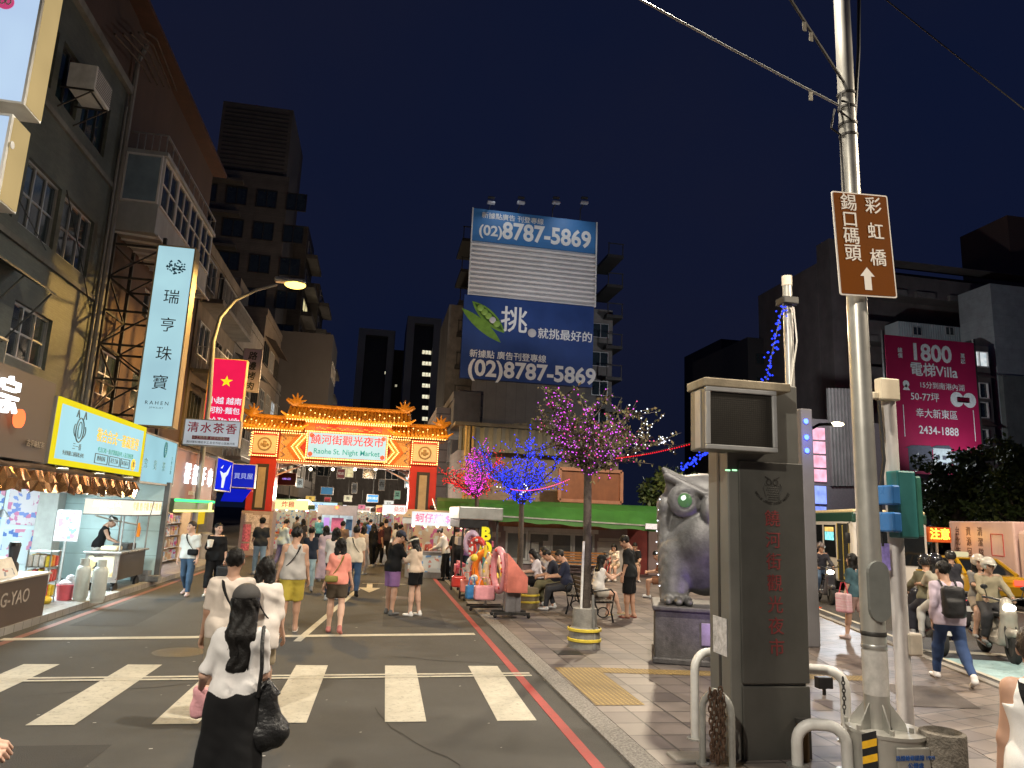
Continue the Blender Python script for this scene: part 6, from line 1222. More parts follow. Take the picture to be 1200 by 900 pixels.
m=MB();m.tube(pp,[.085,.075,.065,.06,.055,.05,.05],0,12);m.build('pole',M('lamp_grey',(.30,.30,.29),.45,.3,.1,3),t,world=True);hl0=AY(347,332,SLY);m=MB();m.bbox((pp[-1][0]-.1,SLY-.15,hl0[2]-.02),(hl0[0]+.3,SLY+.15,hl0[2]+.14),.05);lh=m.build('lamp_head',steel,t,world=True);m=MB();m.sph((hl0[0]-.02,SLY,hl0[2]-.06),.30,0,14,(1.15,.6,.45));m.build('lens',E('sodium_lens',(1,.60,.12),5),lh,world=True)
for i,(px,py,Y)in enumerate(((981,497,38),(994,556,60))):
 c=AY(px,py,Y);t=thing('street_lamp',['warm white street lamp leaning over the avenue behind the pillar','distant small street lamp far down the avenue'][i],'street lamp',(c[0]-2.2,Y,0));m=MB();m.tube([(c[0]-2.2,Y,0),(c[0]-2.2,Y,c[2]-1.6),(c[0]-1.9,Y,c[2]-.5),(c[0]-1.2,Y,c[2]-.1),(c[0],Y,c[2])],.09,0,8);m.build('pole',dsteel,t,world=True);m=MB();m.sph((c[0],Y,c[2]),.34,0,12,(1.3,.8,.4));m.build('lens',E('avenue_lamp_lens',(1,.82,.5),9),t,world=True)
# ================================================================ ground floor shops on the left

cool_tube=E('cool_shop_tube',(.80,.97,1),11);warm_tube=E('warm_stall_tube',(1,.80,.52),10);white_tube=E('white_stall_tube',(1,.95,.85),10)
cyanw=M('cyan_painted_boards',(.50,.66,.66),.5,0,.05,1.2,stain=.10)
s=thing('shop','open snack shop with posters on bright walls under the yellow framed sign','shop',(-9,12,.12))
m=MB();m.box((-11.6,2,.121),(-11.4,20.2,2.66));m.box((-11.4,20.05,.121),(-7.95,20.2,2.66));m.build('wall',M('pale_shop_wall',(.60,.70,.72),.6,0,.06,1.5),s,world=True)
m=MB();m.box((-11.4,2,2.52),(-7.85,20.04,2.58));m.build('ceiling',M('shop_ceiling',(.6,.6,.58),.7),s,world=True)
m=MB()
for y in(8,11,14,17,19):m.box((-11,y,2.46),(-8.2,y+.10,2.515))
m.build('tube_light',cool_tube,s,world=True)
m=MB();m.bbox((-8.05,19.35,.121),(-7.6,19.8,2.6),.02);m.build('column',M('grey_column',(.36,.37,.35),.6,0,.15,3,stain=.25),s,world=True)
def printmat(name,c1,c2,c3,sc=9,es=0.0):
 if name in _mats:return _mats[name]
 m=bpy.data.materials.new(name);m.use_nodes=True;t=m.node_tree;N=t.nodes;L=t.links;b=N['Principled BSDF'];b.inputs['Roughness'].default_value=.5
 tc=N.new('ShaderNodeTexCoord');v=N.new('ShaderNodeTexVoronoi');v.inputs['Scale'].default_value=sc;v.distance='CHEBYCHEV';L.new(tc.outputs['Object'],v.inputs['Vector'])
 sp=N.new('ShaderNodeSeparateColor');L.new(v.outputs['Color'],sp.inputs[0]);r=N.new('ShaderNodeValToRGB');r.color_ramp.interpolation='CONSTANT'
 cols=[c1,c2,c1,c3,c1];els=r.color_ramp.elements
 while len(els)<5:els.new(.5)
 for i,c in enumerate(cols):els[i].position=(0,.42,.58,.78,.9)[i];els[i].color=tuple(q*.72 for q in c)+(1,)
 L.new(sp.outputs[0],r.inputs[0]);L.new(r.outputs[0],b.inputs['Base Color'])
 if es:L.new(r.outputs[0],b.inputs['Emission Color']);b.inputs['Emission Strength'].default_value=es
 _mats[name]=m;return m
pr=[printmat('print_blue',(.70,.80,.85),(.10,.22,.62),(.75,.30,.45)),printmat('print_pink',(.82,.76,.80),(.70,.22,.42),(.2,.3,.7),11),printmat('print_yellow',(.75,.62,.15),(.75,.75,.7),(.1,.3,.6),8),printmat('print_white',(.78,.80,.80),(.25,.30,.40),(.55,.2,.2),14)]
rnd=random.Random(12)
for i,(x0,x1,z0,z1,k)in enumerate(((-11.3,-10.6,.5,2.3,2),(-10.5,-9.9,1.3,2.3,0),(-10.5,-9.9,.4,1.2,1),(-9.8,-9.1,1.35,2.35,0),(-9.8,-9.1,.35,1.25,3),(-9.0,-8.2,1.4,2.3,1),(-9.0,-8.25,.45,1.3,0))):
 m=MB();m.box((x0,20.02,z0),(x1,20.045,z1));m.build('poster',pr[k],s,world=True)
for i in range(6):
 m=MB();m.box((-11.395,8+i*1.9,.6),(-11.36,9.4+i*1.9,2.1));m.build('poster',pr[(i+1)%4],s,world=True)
p=AY(2,606,17);pl=thing('pendant_lamp','dark cone pendant lamp hanging in the bright shop at the left edge','lamp',p);m=MB();m.lathe((0,0,0),[(.0,.16),(.03,.16),(.15,0),(.14,0),(.0,.12)],0,16);m.build('shade',blackm,pl);m=MB();m.tube([(0,0,.15),(0,0,.75)],.008,0,5);m.build('cord',blackm,pl)
ca=thing('canopy','brown canopy over the pavement with a rolled awning and pipe frame','canopy',(-6.5,11,2.5));m=MB();m.box((-7.84,3,2.55),(-5.62,20.15,2.60));m.build('sheet',M('canopy_sheet',(.20,.15,.12),.6,0,.2,2,stain=.3),ca,world=True)
m=MB();m.tube([(-5.50,y,2.585+.02*math.sin(y*4))for y in np.linspace(4,17.9,40)],[.055+.014*math.sin(i*2.2)for i in range(40)],0,8);m.build('awning_roll',M('rolled_brown_canvas',(.14,.085,.05),.8,0,.4,8,.5),ca,world=True)
m=MB()
for(x,z)in((-5.9,2.45),(-6.2,2.25)):m.tube([(x,15.5,z),(x,18.6,z-.03),(x+.15,18.7,z)],.04,0,8)
m.tube([(-5.6,18.15,2.2),(-5.6,18.15,2.95)],.05,0,8);m.tube([(-7.8,15.6,2.3),(-5.6,15.6,2.35)],.035,0,8);m.tube([(-7.8,18.4,2.3),(-5.6,18.4,2.32)],.035,0,8)
m.build('pipe_frame',steel,ca,world=True)
m=MB()
for y in(14.2,16.2,18.6):m.box((-7.6,y,2.47),(-5.9,y+.1,2.545))
m.build('tube_light',cool_tube,ca,world=True)
lamp('AREA','shop_canopy_light',(-6.7,16.6,2.40),330,(.78,.96,1),1.6,(-6.7,16.6,0));lamp('AREA','shop_inside_light',(-9.6,15.0,2.4),420,(.80,.96,1),2.0,(-9.6,16.0,0))
fb=thing('foil_bunting','crinkled copper foil bunting hanging along the edge of the brown canopy','bunting',(-5.45,11,2.5));m=MB();n=190;rnd=random.Random(8);prev=None;V=[]
for i in range(n+1):y=4.5+13.3*i/n;V+=[(-5.44,y,2.53),(-5.44+.09*math.sin(i*.9)+rnd.uniform(-.05,.05),y+rnd.uniform(-.02,.02),2.36+rnd.uniform(-.02,.02)),(-5.44+.07*math.sin(i*1.3+1)+rnd.uniform(-.04,.04),y,2.17+.05*abs(math.sin(i*.45))+rnd.uniform(-.03,.03))]
m.add(V,[(3*i+j,3*i+3+j,3*i+4+j,3*i+1+j)for i in range(n)for j in range(2)]);o=m.build('foil',M('copper_foil',(.50,.27,.13),.22,.95,.3,6),fb,world=True);sm=o.modifiers.new('thickness','SOLIDIFY');sm.thickness=.006
w=thing('hoarding','pale cyan boarded wall standing across the pavement behind the food cart','hoarding',(-6.7,20.3,.12));m=MB();m.box((-7.94,20.22,.121),(-5.45,20.36,2.62));m.build('board',TILE('cyan_boards',(.50,.66,.66),(.48,.645,.65),(.36,.50,.50),9,.62,'XZ',.02,.45,off=0,stain=.10,bump=.3),w,world=True)
m=MB();m.box((-5.45,20.2,.121),(-5.33,20.38,2.62));m.build('edge_post',M('dark_edge',(.10,.10,.10),.5),w,world=True)
c0,c1=AX(3,742,-5.45),AX(34,733,-5.45);ct=thing('counter','dark brown serving counter with pale sign lettering at the kerb','counter',(-5.8,12.8,.12));top=AX(42,673,-5.45)[2]
m=MB();m.bbox((-6.25,10.6,.0),(-5.45,13.95,top-.04),.01);m.build('front_panel',M('brown_laminate',(.075,.055,.045),.4,0,.12,2),ct,world=True);m=MB();m.bbox((-6.32,10.5,top-.04),(-5.42,14.0,top),.01);m.build('worktop',M('beige_worktop',(.42,.37,.30),.4,0,.1,3),ct,world=True)
m=MB();cc=AX(19,706,-5.45);ftext(m,'+X',-5.45,'G-YAO',12.85,.52,.30,.0,bold=.005);m.build('lettering',M('grey_beige_letters',(.32,.28,.24),.5),ct,world=True)
mb_=thing('menu_stand','sloping white menu board resting on the brown counter','menu',(-5.95,12.3,top));m=MB();m.prism([(-6.2,top),(-5.6,top),(-5.75,top+.28),(-6.2,top+.32)],11.2,13.2,0,'XZ');m.build('board',M('menu_casing',(.62,.62,.58),.4),mb_,world=True)
m=MB()
for i in range(3):
 for j in range(2):a=.05+j*.47;m.quad((-5.62-.15*a,11.3+i*.62,top+.28*a),(-5.62-.15*a,11.85+i*.62,top+.28*a),(-5.62-.15*(a+.40),11.85+i*.62,top+.28*(a+.40)),(-5.62-.15*(a+.40),11.3+i*.62,top+.28*(a+.40)))
m.xf(Matrix.Translation((.016,0,.006)));o=m.build('price_card',pr[3],mb_,world=True);sm=o.modifiers.new('thickness','SOLIDIFY');sm.thickness=.004
t=thing('blender','black drink blender at the near end of the brown counter','blender',(-5.9,13.6,top));m=MB();m.lathe((0,0,0),[(.0,0),(.11,0),(.10,.14),(.07,.18),(.0,.18)],0,16);m.build('base',blackm,t);m=MB();m.lathe((0,0,.18),[(.0,0),(.06,0),(.09,.26),(0,.26)],0,14);jj=m.build('jug',M('smoky_jug',(.06,.06,.07),.1),t);m=MB();m.lathe((0,0,.44),[(0,0),(.095,0),(.08,.06),(0,.07)],0,14);m.build('lid',blackm,jj)
p=G(50,706,.12);t=thing('snack_rack','wire rack full of yellow and orange snack packets beside the counter','rack',(p[0]-.1,p[1],.12));rnd=random.Random(3);m=MB()
for x in(-.2,.2):
 for y in(-.2,.2):m.bar((x,y,0),(x,y,1.0),.02)
for z in(.1,.38,.66,.95):m.box((-.22,-.22,z),(.22,.22,z+.012))
m.build('frame',steel,t)
pk=[M('packet_'+n,c,.35,0,.3,18,.4)for n,c in(('yellow',(.75,.55,.04)),('orange',(.75,.25,.03)),('white',(.72,.70,.66)),('red',(.6,.07,.05)),('green',(.25,.5,.15)))]
for z in(.112,.392,.672):
 for i in range(4):
  for j in range(3):m=MB();S=SDF(.01);x,y=-.16+i*.105,-.15+j*.14;m.bbox((x-.045,y-.05,z),(x+.045,y+.05,z+.20+.04*rnd.random()),.02,0);m.build('snack_packet',pk[rnd.choice((0,0,1,1,2,2,3,4))],t)
m=MB();m.sph((.15,-.15,.06),.16,0,12,(1,1,.55));m.build('yellow_scoop',pk[0],t)
p=G(60,690,.12);t=thing('poster_stand','grey stand holding a white framed price poster by the cyan wall','sign',(p[0]-.05,p[1]+.5,.12));m=MB();m.tube([(0,0,0),(0,0,1.1)],.03,0,8);m.cyl((0,0,0),.2,.03);m.build('stand',steel,t);m=MB();m.bbox((-.26,-.03,1.0),(.26,.03,1.72),.04);m.build('frame',M('pale_frame',(.55,.52,.55),.4),t);m=MB();m.box((-.21,-.036,1.06),(.21,-.031,1.66));m.build('poster',pr[1],t)
p=G(75,703,.12);t=thing('bucket','pink plastic bucket holding cleaning cloths beside the gas bottles','bucket',p);m=MB();m.lathe((0,0,0),[(.0,0),(.13,0),(.16,.28),(.17,.28),(.17,.30),(.15,.30),(.125,.02),(0,.02)],0,20);m.build('pail',M('pink_plastic',(.70,.13,.17),.4),t);m=MB();m.sph((0,0,.31),.14,0,10,(1,1,.6));m.sph((.05,.03,.40),.09,0,8);m.build('cloth',M('white_cloth',(.62,.62,.66),.8,0,.15,9,.4),t)
gasm=M('gas_bottle_grey',(.47,.50,.47),.45,.1,.12,4,stain=.3)
for i,(px,py,lab)in enumerate(((93,704,'left grey gas bottle next to the pink bucket'),(113,706,'right grey gas bottle next to the food cart'))):
 p=G(px,py,.12);t=thing('gas_bottle',lab,'gas bottle',p,0,'grey gas bottles by the food cart');GS=.68;m=MB();m.lathe((0,0,0),[(.0,.04),(.15,.04),(.15,0),(.165,0),(.165,.06),(.19,.10),(.195,.14),(.195,.86),(.17,.96),(.10,1.02),(0,1.03)],0,26);m.xf(Matrix.Scale(GS,4)).build('cylinder',gasm,t)
 m=MB();m.lathe((0,0,1.0),[(.10,0),(.125,.0),(.125,.19),(.11,.19),(.10,.02)],0,20);m.xf(Matrix.Scale(GS,4)).build('collar',gasm,t);m=MB();m.cyl((0,0,1.02),.03,.12);m.bar((-.07,0,1.13),(.07,0,1.13),.03);m.xf(Matrix.Scale(GS,4)).build('valve',M('brass',(.5,.36,.14),.35,.9),t)
q=G(122,703),G(150,694);cx,cy=-5.86,18.6;cart=thing('food_cart','steel snack cart with a glowing overhead sign box parked at the kerb','food cart',(cx,cy,0));cd=.33
stl=M('brushed_steel',(.40,.39,.37),.3,.85,.15,8)
m=MB();m.bbox((-cd,-.95,.34),(cd,.95,.92),.01);m.build('body',M('dark_cart_panel',(.13,.12,.115),.35,.5,.15,3),cart);m=MB();m.bbox((-cd-.06,-1.02,.92),(cd+.06,1.02,.965),.008);m.bbox((-cd-.02,-.97,.30),(cd+.02,-.93,.93),.005);m.build('worktop',stl,cart)
m=MB();m.box((-cd+.05,-.975,.42),(cd-.08,-.971,.88));m.build('cow_print_panel',printmat('cow_print',(.70,.62,.42),(.04,.035,.03),(.55,.40,.2),7),cart)
for x in(-cd+.08,cd-.08):
 for y in(-.75,.75):m=MB();m.lathe((x-.03,y,.15),[(.0,0),(.14,0),(.15,.02),(.15,.05),(.14,.06),(0,.06)],0,18,axis='X');wl_=m.build('wheel',blackm,cart);m=MB();m.bar((x,y,.15),(x,y,.34),.05);m.build('fork',dsteel,wl_)
m=MB()
for x,y in((cd-.02,-.9),(cd-.02,.05),(cd-.02,.92),(-cd,.92)):m.tube([(x,y,.96),(x,y,1.78)],.02,0,8)
m.tube([(-cd,-.8,1.75),(-.1,-.5,1.66),(cd-.02,.05,1.55)],.02,0,6);m.build('pole',steel,cart)
sgm=E('cart_sign_glow',(1,.90,.74),1.25,.12,1.2);m=MB();m.bbox((-cd-.1,-1.25,1.78),(cd+.22,1.0,2.12),.02);m.build('sign_box',sgm,cart);m=MB()
for k in range(6):m.text('牛奶'[k%2]+'糖'*(k%2==0),(cd+.222,-1.0+k*.37,1.97),(0,1,0),(0,0,1),.2,bold=.02)
m.text('M I L K',(0.05,-1.253,1.86),size=.10,bold=.02);m.text('鮮奶雪糕',(.05,-1.253,2.0),size=.15,bold=.02);m.build('lettering',M('toffee_letters',(.75,.55,.32),.6,emit=(.9,.65,.35),es=.5),cart)
m=MB();m.tube([(cd+.225,.3,2.12),(cd+.23,.2,1.95),(cd+.225,.14,1.78)],.012,0,5)
for a,b in(((-cd-.1,-1.26,1.78),(cd+.22,-1.26,1.78)),((-cd-.1,-1.26,2.12),(cd+.22,-1.26,2.12)),((cd+.23,-1.25,2.12),(cd+.23,1.0,2.12)),((cd+.23,-1.25,1.78),(cd+.23,1.0,1.78))):m.bar(a,b,.025)
m.build('sign_edge',dsteel,cart)
t=thing('sauce_bottle','orange sauce bottle hanging above the snack cart worktop','bottle',(cx+cd-.06,cy+.35,1.25));m=MB();m.lathe((0,0,0),[(0,0),(.05,.01),(.055,.2),(.03,.28),(.02,.34),(0,.34)],0,14);m.build('bottle',M('orange_bottle',(.85,.28,.02),.35),t)
t=thing('waffle_maker','pale batter tray and griddle on the snack cart worktop','griddle',(cx,cy-.3,.965));m=MB();m.bbox((-.2,-.3,0),(.15,.1,.10),.03);m.build('tray',M('batter_tray',(.66,.56,.36),.5),t);m=MB();m.bbox((-.15,.3,0),(.2,.9,.14),.02);m.build('griddle',dsteel,t)
for(px,py,lab)in((172,690,'low stack of crates and cables beside the cyan wall edge'),):
 p=G(px,py,.0);t=thing('crate',lab,'crate',(-5.55,20.05,.12));m=MB();m.bbox((-.35,-.15,0),(.3,.15,.14),.01);m.bbox((-.3,-.14,.142),(.05,.14,.26),.01);m.build('slatted_box',M('grey_crate',(.22,.23,.24),.6,0,.3,10),t)
# ---- shops between the cyan wall and the gate

rowX=-6.6
def bay(label,y0,y1,wallm,lightm,inside=None,zt=3.05):
 b=thing('shop',label,'shop',(rowX,(y0+y1)/2,.12));m=MB();m.box((-10.5,y0,.121),(-10.35,y1,zt));m.box((-10.35,y1-.1,.121),(rowX,y1,zt));m.box((-10.35,y0+.001,.121),(rowX,y0+.08,zt));m.build('wall',wallm,b,world=True)
 m=MB();m.box((-10.5,y0,zt),(rowX+.9,y1,zt+.22));m.build('ceiling',M('bay_ceiling',(.3,.3,.3),.6),b,world=True)
 m=MB();m.box((-9.6,y0+.5,zt-.06),(-7.0,y0+.62,zt-.004));m.box((-9.6,y1-.7,zt-.06),(-7.0,y1-.58,zt-.004));m.build('tube_light',lightm,b,world=True);return b
vio=E('violet_tube',(.55,.38,1.0),12);b=bay('claw machine arcade glowing violet behind the cyan wall',20.40,23.6,M('violet_wall',(.45,.38,.6),.5),vio)
m=MB();m.box((rowX-.02,20.5,.2),(rowX+.12,20.85,2.9));m.build('orange_panel',E('orange_neon_panel',(1,.33,.06),1.3,.4,1.2),b,world=True)
for i in range(3):
 y=21.3+i*.8;t=thing('claw_machine',['nearest','middle','farthest'][i]+' tall claw machine in the violet arcade','claw machine',(rowX-.5,y,.12),0,'claw machines in the arcade');m=MB();m.bbox((-.4,-.36,0),(.4,.36,.8),.02);m.bbox((-.4,-.36,1.75),(.4,.36,2.1),.02)
 for a in(-.38,.38):
  for c in(-.34,.34):m.bar((a,c,.8),(a,c,1.75),.05)
 m.build('cabinet',M('claw_cabinet',(.35,.3,.75),.3,0,.3,3),t);m=MB();m.box((-.36,-.32,.8),(.2,.32,1.74));m.build('lit_case',E('claw_case_glow',(.45,.55,1),.9,.6,6),t);m=MB();m.box((.401,-.3,1.8),(.41,.3,2.05));m.build('marquee',E('claw_marquee',(.6,.4,1),1.6,.5,8),t)
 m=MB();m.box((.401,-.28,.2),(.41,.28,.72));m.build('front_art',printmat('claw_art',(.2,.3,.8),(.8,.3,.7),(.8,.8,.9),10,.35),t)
b=bay('toy and snack shop with racks of packets lit warm',23.65,27.3,M('cream_wall',(.6,.52,.42),.6),warm_tube)
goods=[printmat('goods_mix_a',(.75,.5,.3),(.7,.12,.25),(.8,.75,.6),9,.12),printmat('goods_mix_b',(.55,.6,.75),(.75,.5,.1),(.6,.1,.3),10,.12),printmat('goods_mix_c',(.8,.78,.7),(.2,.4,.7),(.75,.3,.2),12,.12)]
for i in range(5):
 t=thing('goods_rack',['first','second','third','fourth','fifth'][i]+' rack of colourful packets counted from the arcade','rack',(rowX-.1,24.0+i*.7,.12),0,'racks of packets in the shop fronts');m=MB();m.bbox((-.25,-.28,0),(-.2,.28,2.0),.01)
 for z in(.1,.5,.9,1.3,1.7):m.box((-.2,-.28,z),(.12,.28,z+.02))
 m.build('shelving',whitem,t);rr=random.Random(i);m=MB()
 for z in(.121,.521,.921,1.321,1.721):
  y=-.27
  while y<.2:w=rr.uniform(.06,.12);m.bbox((-.19,y,z),(rr.uniform(.02,.1),y+w,z+rr.uniform(.18,.32)),.012);y+=w+.006
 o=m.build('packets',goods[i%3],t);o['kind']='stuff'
m=MB();m.box((rowX-.3,26.9,.121),(rowX+.3,27.25,3.04));m.build('pier',M('tan_pier',(.48,.34,.20),.6,0,.15,3),b,world=True)
b=bay('narrow shop with a bright yellow panel next to the gate',27.35,31.0,M('yellow_wall',(.66,.42,.05),.5,0,.1,2),white_tube);m=MB();m.box((rowX+.12,27.8,1.35),(rowX+.18,29.6,2.95));m.build('yellow_panel',E('lit_yellow_panel',(1,.62,.03),.8,.1,2),b,world=True)
m=MB()
for k in range(14):m.box((rowX-.1+.02*(k%2),30.0+k*.07,.121),(rowX+.2+.02*(k%2),30.06+k*.07,3.0))
m.build('folded_shutter',M('folded_shutter',(.32,.30,.28),.5,.2,.2,5),b,world=True);t=thing('bin','grey wheeled bin in front of the yellow panel','bin',(rowX+.45,28.7,.12));m=MB();m.lathe((0,0,0),[(0,0),(.22,0),(.27,.85),(.29,.85),(.29,.92),(0,.97)],0,4+12);m.build('bin',M('grey_bin',(.25,.25,.26),.5),t)
lamp('AREA','left_shops_light',(-6.2,25.3,2.95),260,(1,.82,.62),1.2,(-5.6,25.3,0));lamp('AREA','arcade_light',(-6.1,22.2,2.9),160,(.62,.42,1),1.0,(-5.6,22.0,0))
# ================================================================ people

def nrm(v):v=np.array(v,float);return v/np.linalg.norm(v)
skins={'a':M('skin_light',(.56,.35,.26),.5,0,.06,9,spec=.35),'b':M('skin_tan',(.44,.26,.18),.5,0,.06,9,spec=.35)}
eyem=M('eye_dark',(.02,.015,.012),.2);lipm=M('lip',(.45,.17,.15),.45);hairm=M('black_hair',(.0055,.0045,.004),.5,0,.5,26,.35,120,spec=.28);hairb=M('brown_hair',(.022,.013,.009),.5,0,.4,26,.35,120)
def cloth(c,name=None,rough=.85):return M(name or 'cloth_%02d%02d%02d'%tuple(int(q*99)for q in c),c,rough,0,.10,7,.15,220,spec=.25)
_proto={}
def head_proto(h):
 if('head',h)in _proto:return _proto[('head',h)]
 S=SDF(.02);S.ell((0,-.012,.035),(.076,.094,.090),.02);S.ell((0,.022,-.035),(.060,.070,.078),.04);S.cone((0,.088,.018),(0,.108,-.018),.010,.016,.015)
 for s in(-1,1):
  S.ell((s*.079,-.008,.0),(.012,.022,.032),.01);S.ell((s*.031,.094,.016),(.020,.014,.011),.012,sub=True);S.ell((s*.031,.079,.014),(.014,.014,.012),.004);S.ell((s*.04,.062,-.018),(.024,.022,.022),.02)
 S.ell((0,.088,-.055),(.023,.013,.009),.008);S.ell((0,.072,-.095),(.026,.024,.02),.02);S.cone((0,-.02,-.06),(0,-.03,-.17),.052,.056,.03)
 v,f=S.mesh(h);v=np.array(v);c=np.array([v[list(q)].mean(0)for q in f]);m=np.zeros(len(f),int);x,y,z=np.abs(c[:,0]),c[:,1],c[:,2]
 m[(np.abs(x-.031)<.013)&(np.abs(z-.014)<.0075)&(y>.07)]=1;m[(x>.014)&(x<.047)&(np.abs(z-.038)<.005)&(y>.05)]=1;m[(x<.024)&(np.abs(z+.055)<.0085)&(y>.085)]=2
 _proto[('head',h)]=(v,f,m.tolist());return _proto[('head',h)]
def hand_proto(kind,h):
 """wrist at the origin, fingers towards -Z, palm facing +X, thumb towards +Y"""
 if('hand',kind,h)in _proto:return _proto[('hand',kind,h)]
 S=SDF(.008);S.cone((0,0,.02),(0,0,-.02),.024,.026,.02);
 for y in(-.022,0,.022):S.cone((0,y*.8,-.03),(0,y*1.25,-.085),.015,.014,.012)
 cu={'relaxed':(.28,.7),'grip':(1.1,1.35),'flat':(.1,.25)}[kind]
 for y,L in((-.031,.060),(-.0105,.074),(.0105,.080),(.031,.072)):
  a=np.array((0,y,-.088));b=a+L*.5*np.array((math.sin(cu[0]),y*.6,-math.cos(cu[0])));c=b+L*.5*np.array((math.sin(cu[0]+cu[1]),y*.3,-math.cos(cu[0]+cu[1])));S.cone(a,b,.0098,.009,.006);S.cone(b,c,.009,.0075,.004)
 a=np.array((.004,.026,-.028));b=a+np.array((.016,.030,-.030));c=b+np.array((.014 if kind!='flat' else .004,.008,-.030));S.cone(a,b,.0125,.0105,.01);S.cone(b,c,.0105,.008,.005)
 _proto[('hand',kind,h)]=S.mesh(h);return _proto[('hand',kind,h)]
def frame(z,ref):
 """rotation whose -Z goes to the direction z, with +Y near ref"""
 zz=-nrm(z);y=np.array(ref,float)-zz*(np.array(ref,float)@zz);y=nrm(y);return np.stack([np.cross(y,zz),y,zz],1)
TOPS={'tee':.5,'tank':0.0,'long':.98,'loose':.72,'sleeveless':0.0}
def person(label,loc,rz,H,sex='m',top=('tee',(.6,.58,.55)),bottom=('jeans',(.05,.08,.14)),shoes=('sneaker',(.6,.6,.6)),hair=('short',None),hat=None,legs=((14,6),(-14,22)),arms=((8,8,14,0),(-10,8,12,0)),lean=0,head=(0,0),seat=None,skin='b',h=.020,hands=('relaxed','relaxed'),fat=1.0,fit=.0,hem=None,bag=None,group='people in the market street',twist=0,foot_z=0.0):
 s=H/1.70;w=(1.0 if sex=='m' else .90)*fat;R={};sh=(.160 if sex=='m' else .142);hipx=.088
 hz=.90;p0=np.array([0,0,hz]);L={}
 for i,sx in enumerate((-1,1)):
  t,k=[math.radians(q)for q in legs[i][:2]];ab=math.radians(legs[i][2])if len(legs[i])>2 else .03
  hp=p0+np.array([sx*hipx,0,0]);d1=nrm((sx*math.sin(ab),math.sin(t)*math.cos(ab),-math.cos(t)*math.cos(ab)));kn=hp+d1*.42;a2=t-k;d2=nrm((sx*math.sin(ab)*.5,math.sin(a2),-math.cos(a2)));an=kn+d2*.41;L[i]=[hp,kn,an,d2]
 if seat is None:dz=.07-min(L[0][2][2]-.0,L[1][2][2])
 else:dz=seat/s+.11-hz
 for i in L:
  for j in range(3):L[i][j]=L[i][j]+np.array([0,0,dz])
 p0=p0+np.array([0,0,dz]);RX=rotm('Z',math.radians(twist))@rotm('X',-math.radians(lean));up=lambda x,y,z:p0+RX@np.array([x,y,z-.90])
 A={}
 for i,sx in enumerate((-1,1)):
  f,a,b,inw=arms[i];f,a,b=[math.radians(q)for q in(f,a,b)];sp=up(sx*sh*w,0,1.375);d1=RX@nrm((sx*math.sin(a),math.sin(f)*math.cos(a),-math.cos(f)*math.cos(a)));el=sp+d1*.275
  d2=RX@nrm((sx*math.sin(a)*math.cos(b)-sx*inw,math.sin(f+b),-math.cos(f+b)));wr=el+d2*.245;A[i]=[sp,el,wr,d2]
 hy,hp_=math.radians(head[0]),math.radians(head[1]);RH=RX@rotm('Z',hy)@rotm('X',-hp_);hc=up(0,.012,1.47)+RH@np.array([0,.018,.118])
 def torso(S,off=0.0,hemz=None,pants=False):
  cx=.068*w
  for sx in(-1,1):
   if not pants:
    S.cone(up(sx*cx*1.08,.0,1.29),up(sx*cx*.80,.005,1.10),.102*w+off,.088*w+off,.05);S.cone(up(sx*.06,-.0,1.37),up(sx*sh*w*.90,0,1.375),.062+off,.062+off,.05)
    if sex=='f':S.ell(up(sx*.065,.085,1.27),np.array([.062,.055,.06])+off,.04)
   S.cone(up(sx*cx*.80,.005,1.10),up(sx*cx*1.05,-.01,.97),.088*w+off,.108*w+off*1.2,.05)
   S.cone(up(sx*cx*1.05,-.012,.97),p0+np.array([sx*.075,-.012,-.02]),.108*w+off,.105*w+off,.05)
  if hemz is not None:
   for sx in(-1,1):S.cone(up(sx*cx,-.004,.99),up(sx*cx*1.1,-.004,hemz-.1),.112*w+off*1.25,.112*w+off*1.5,.05)
 def limb_leg(S,i,off=0.0,upto=2.0,cap=None,wide=1.0):
  hp,kn,an,d=L[i]
  if upto<=1:S.cone(hp,hp+(kn-hp)*upto,.088*w+off,(.088-.026*upto)*w*wide+off,.04,cap);return
  S.cone(hp,kn,.088*w+off,.058*w*wide+off,.04);e=kn+(an-kn)*min(upto-1,.99);S.cone(kn+d*.02,kn+d*.14,.056*wide+off,.058*wide+off,.03)if wide<1.3 else None;S.cone(kn,e,.056*wide+off,(.038*wide if upto>1.8 else .05*wide)+off,.03,cap)
 S=SDF(.03);torso(S);S.cone(up(0,-.005,1.36),up(0,.01,1.49),.065,.053,.05)
 for i in(0,1):
  limb_leg(S,i);hp,kn,an,d2=L[i];fl=.0 if seat is None else 0;fz=np.array([an[0],an[1],max(an[2]-.045,.032)]);up_=(an[2]-.07)*.9 if seat is None else 0
  S.cone(an,fz+np.array([0,-.035,.01]),.040,.034,.03);S.cone(fz+np.array([0,-.03,0]),fz+np.array([(-1,1)[i]*.025,.135,-max(0,min(up_,fz[2]-.03))]),.034,.026,.02,fl=((0,0,1.),1.25))
  sp,el,wr,d=A[i];S.cone(sp,el,.050*w,.040*w,.04);S.cone(el,wr,.040*w,.027*w,.03)
 v,f=S.mesh(h);m=MB();m.add(v*s,f,0,True);hv,hf,hm=head_proto(.0095 if h<.021 else .014);m.add((hv@RH.T*1.06+hc)*s,hf,hm,True)
 for i in(0,1):
  pv,pf=hand_proto(hands[i],.006 if h<.021 else .009);pv=pv.copy();sx=(-1,1)[i]
  if sx>0:pv=pv*np.array([-1,1,1]);pf=[q[::-1]for q in pf]
  m.add((pv@frame(A[i][3],RX@np.array([-sx*.35,.94,.2])).T+A[i][2])*s,pf,0,True)
 t=thing('person',label,'person',loc,rz,group);m.build('body',[skins[skin],eyem,lipm],t)
 rnd=random.Random(label);ph=[rnd.random()*6 for _ in range(4)]
 FA=1.15
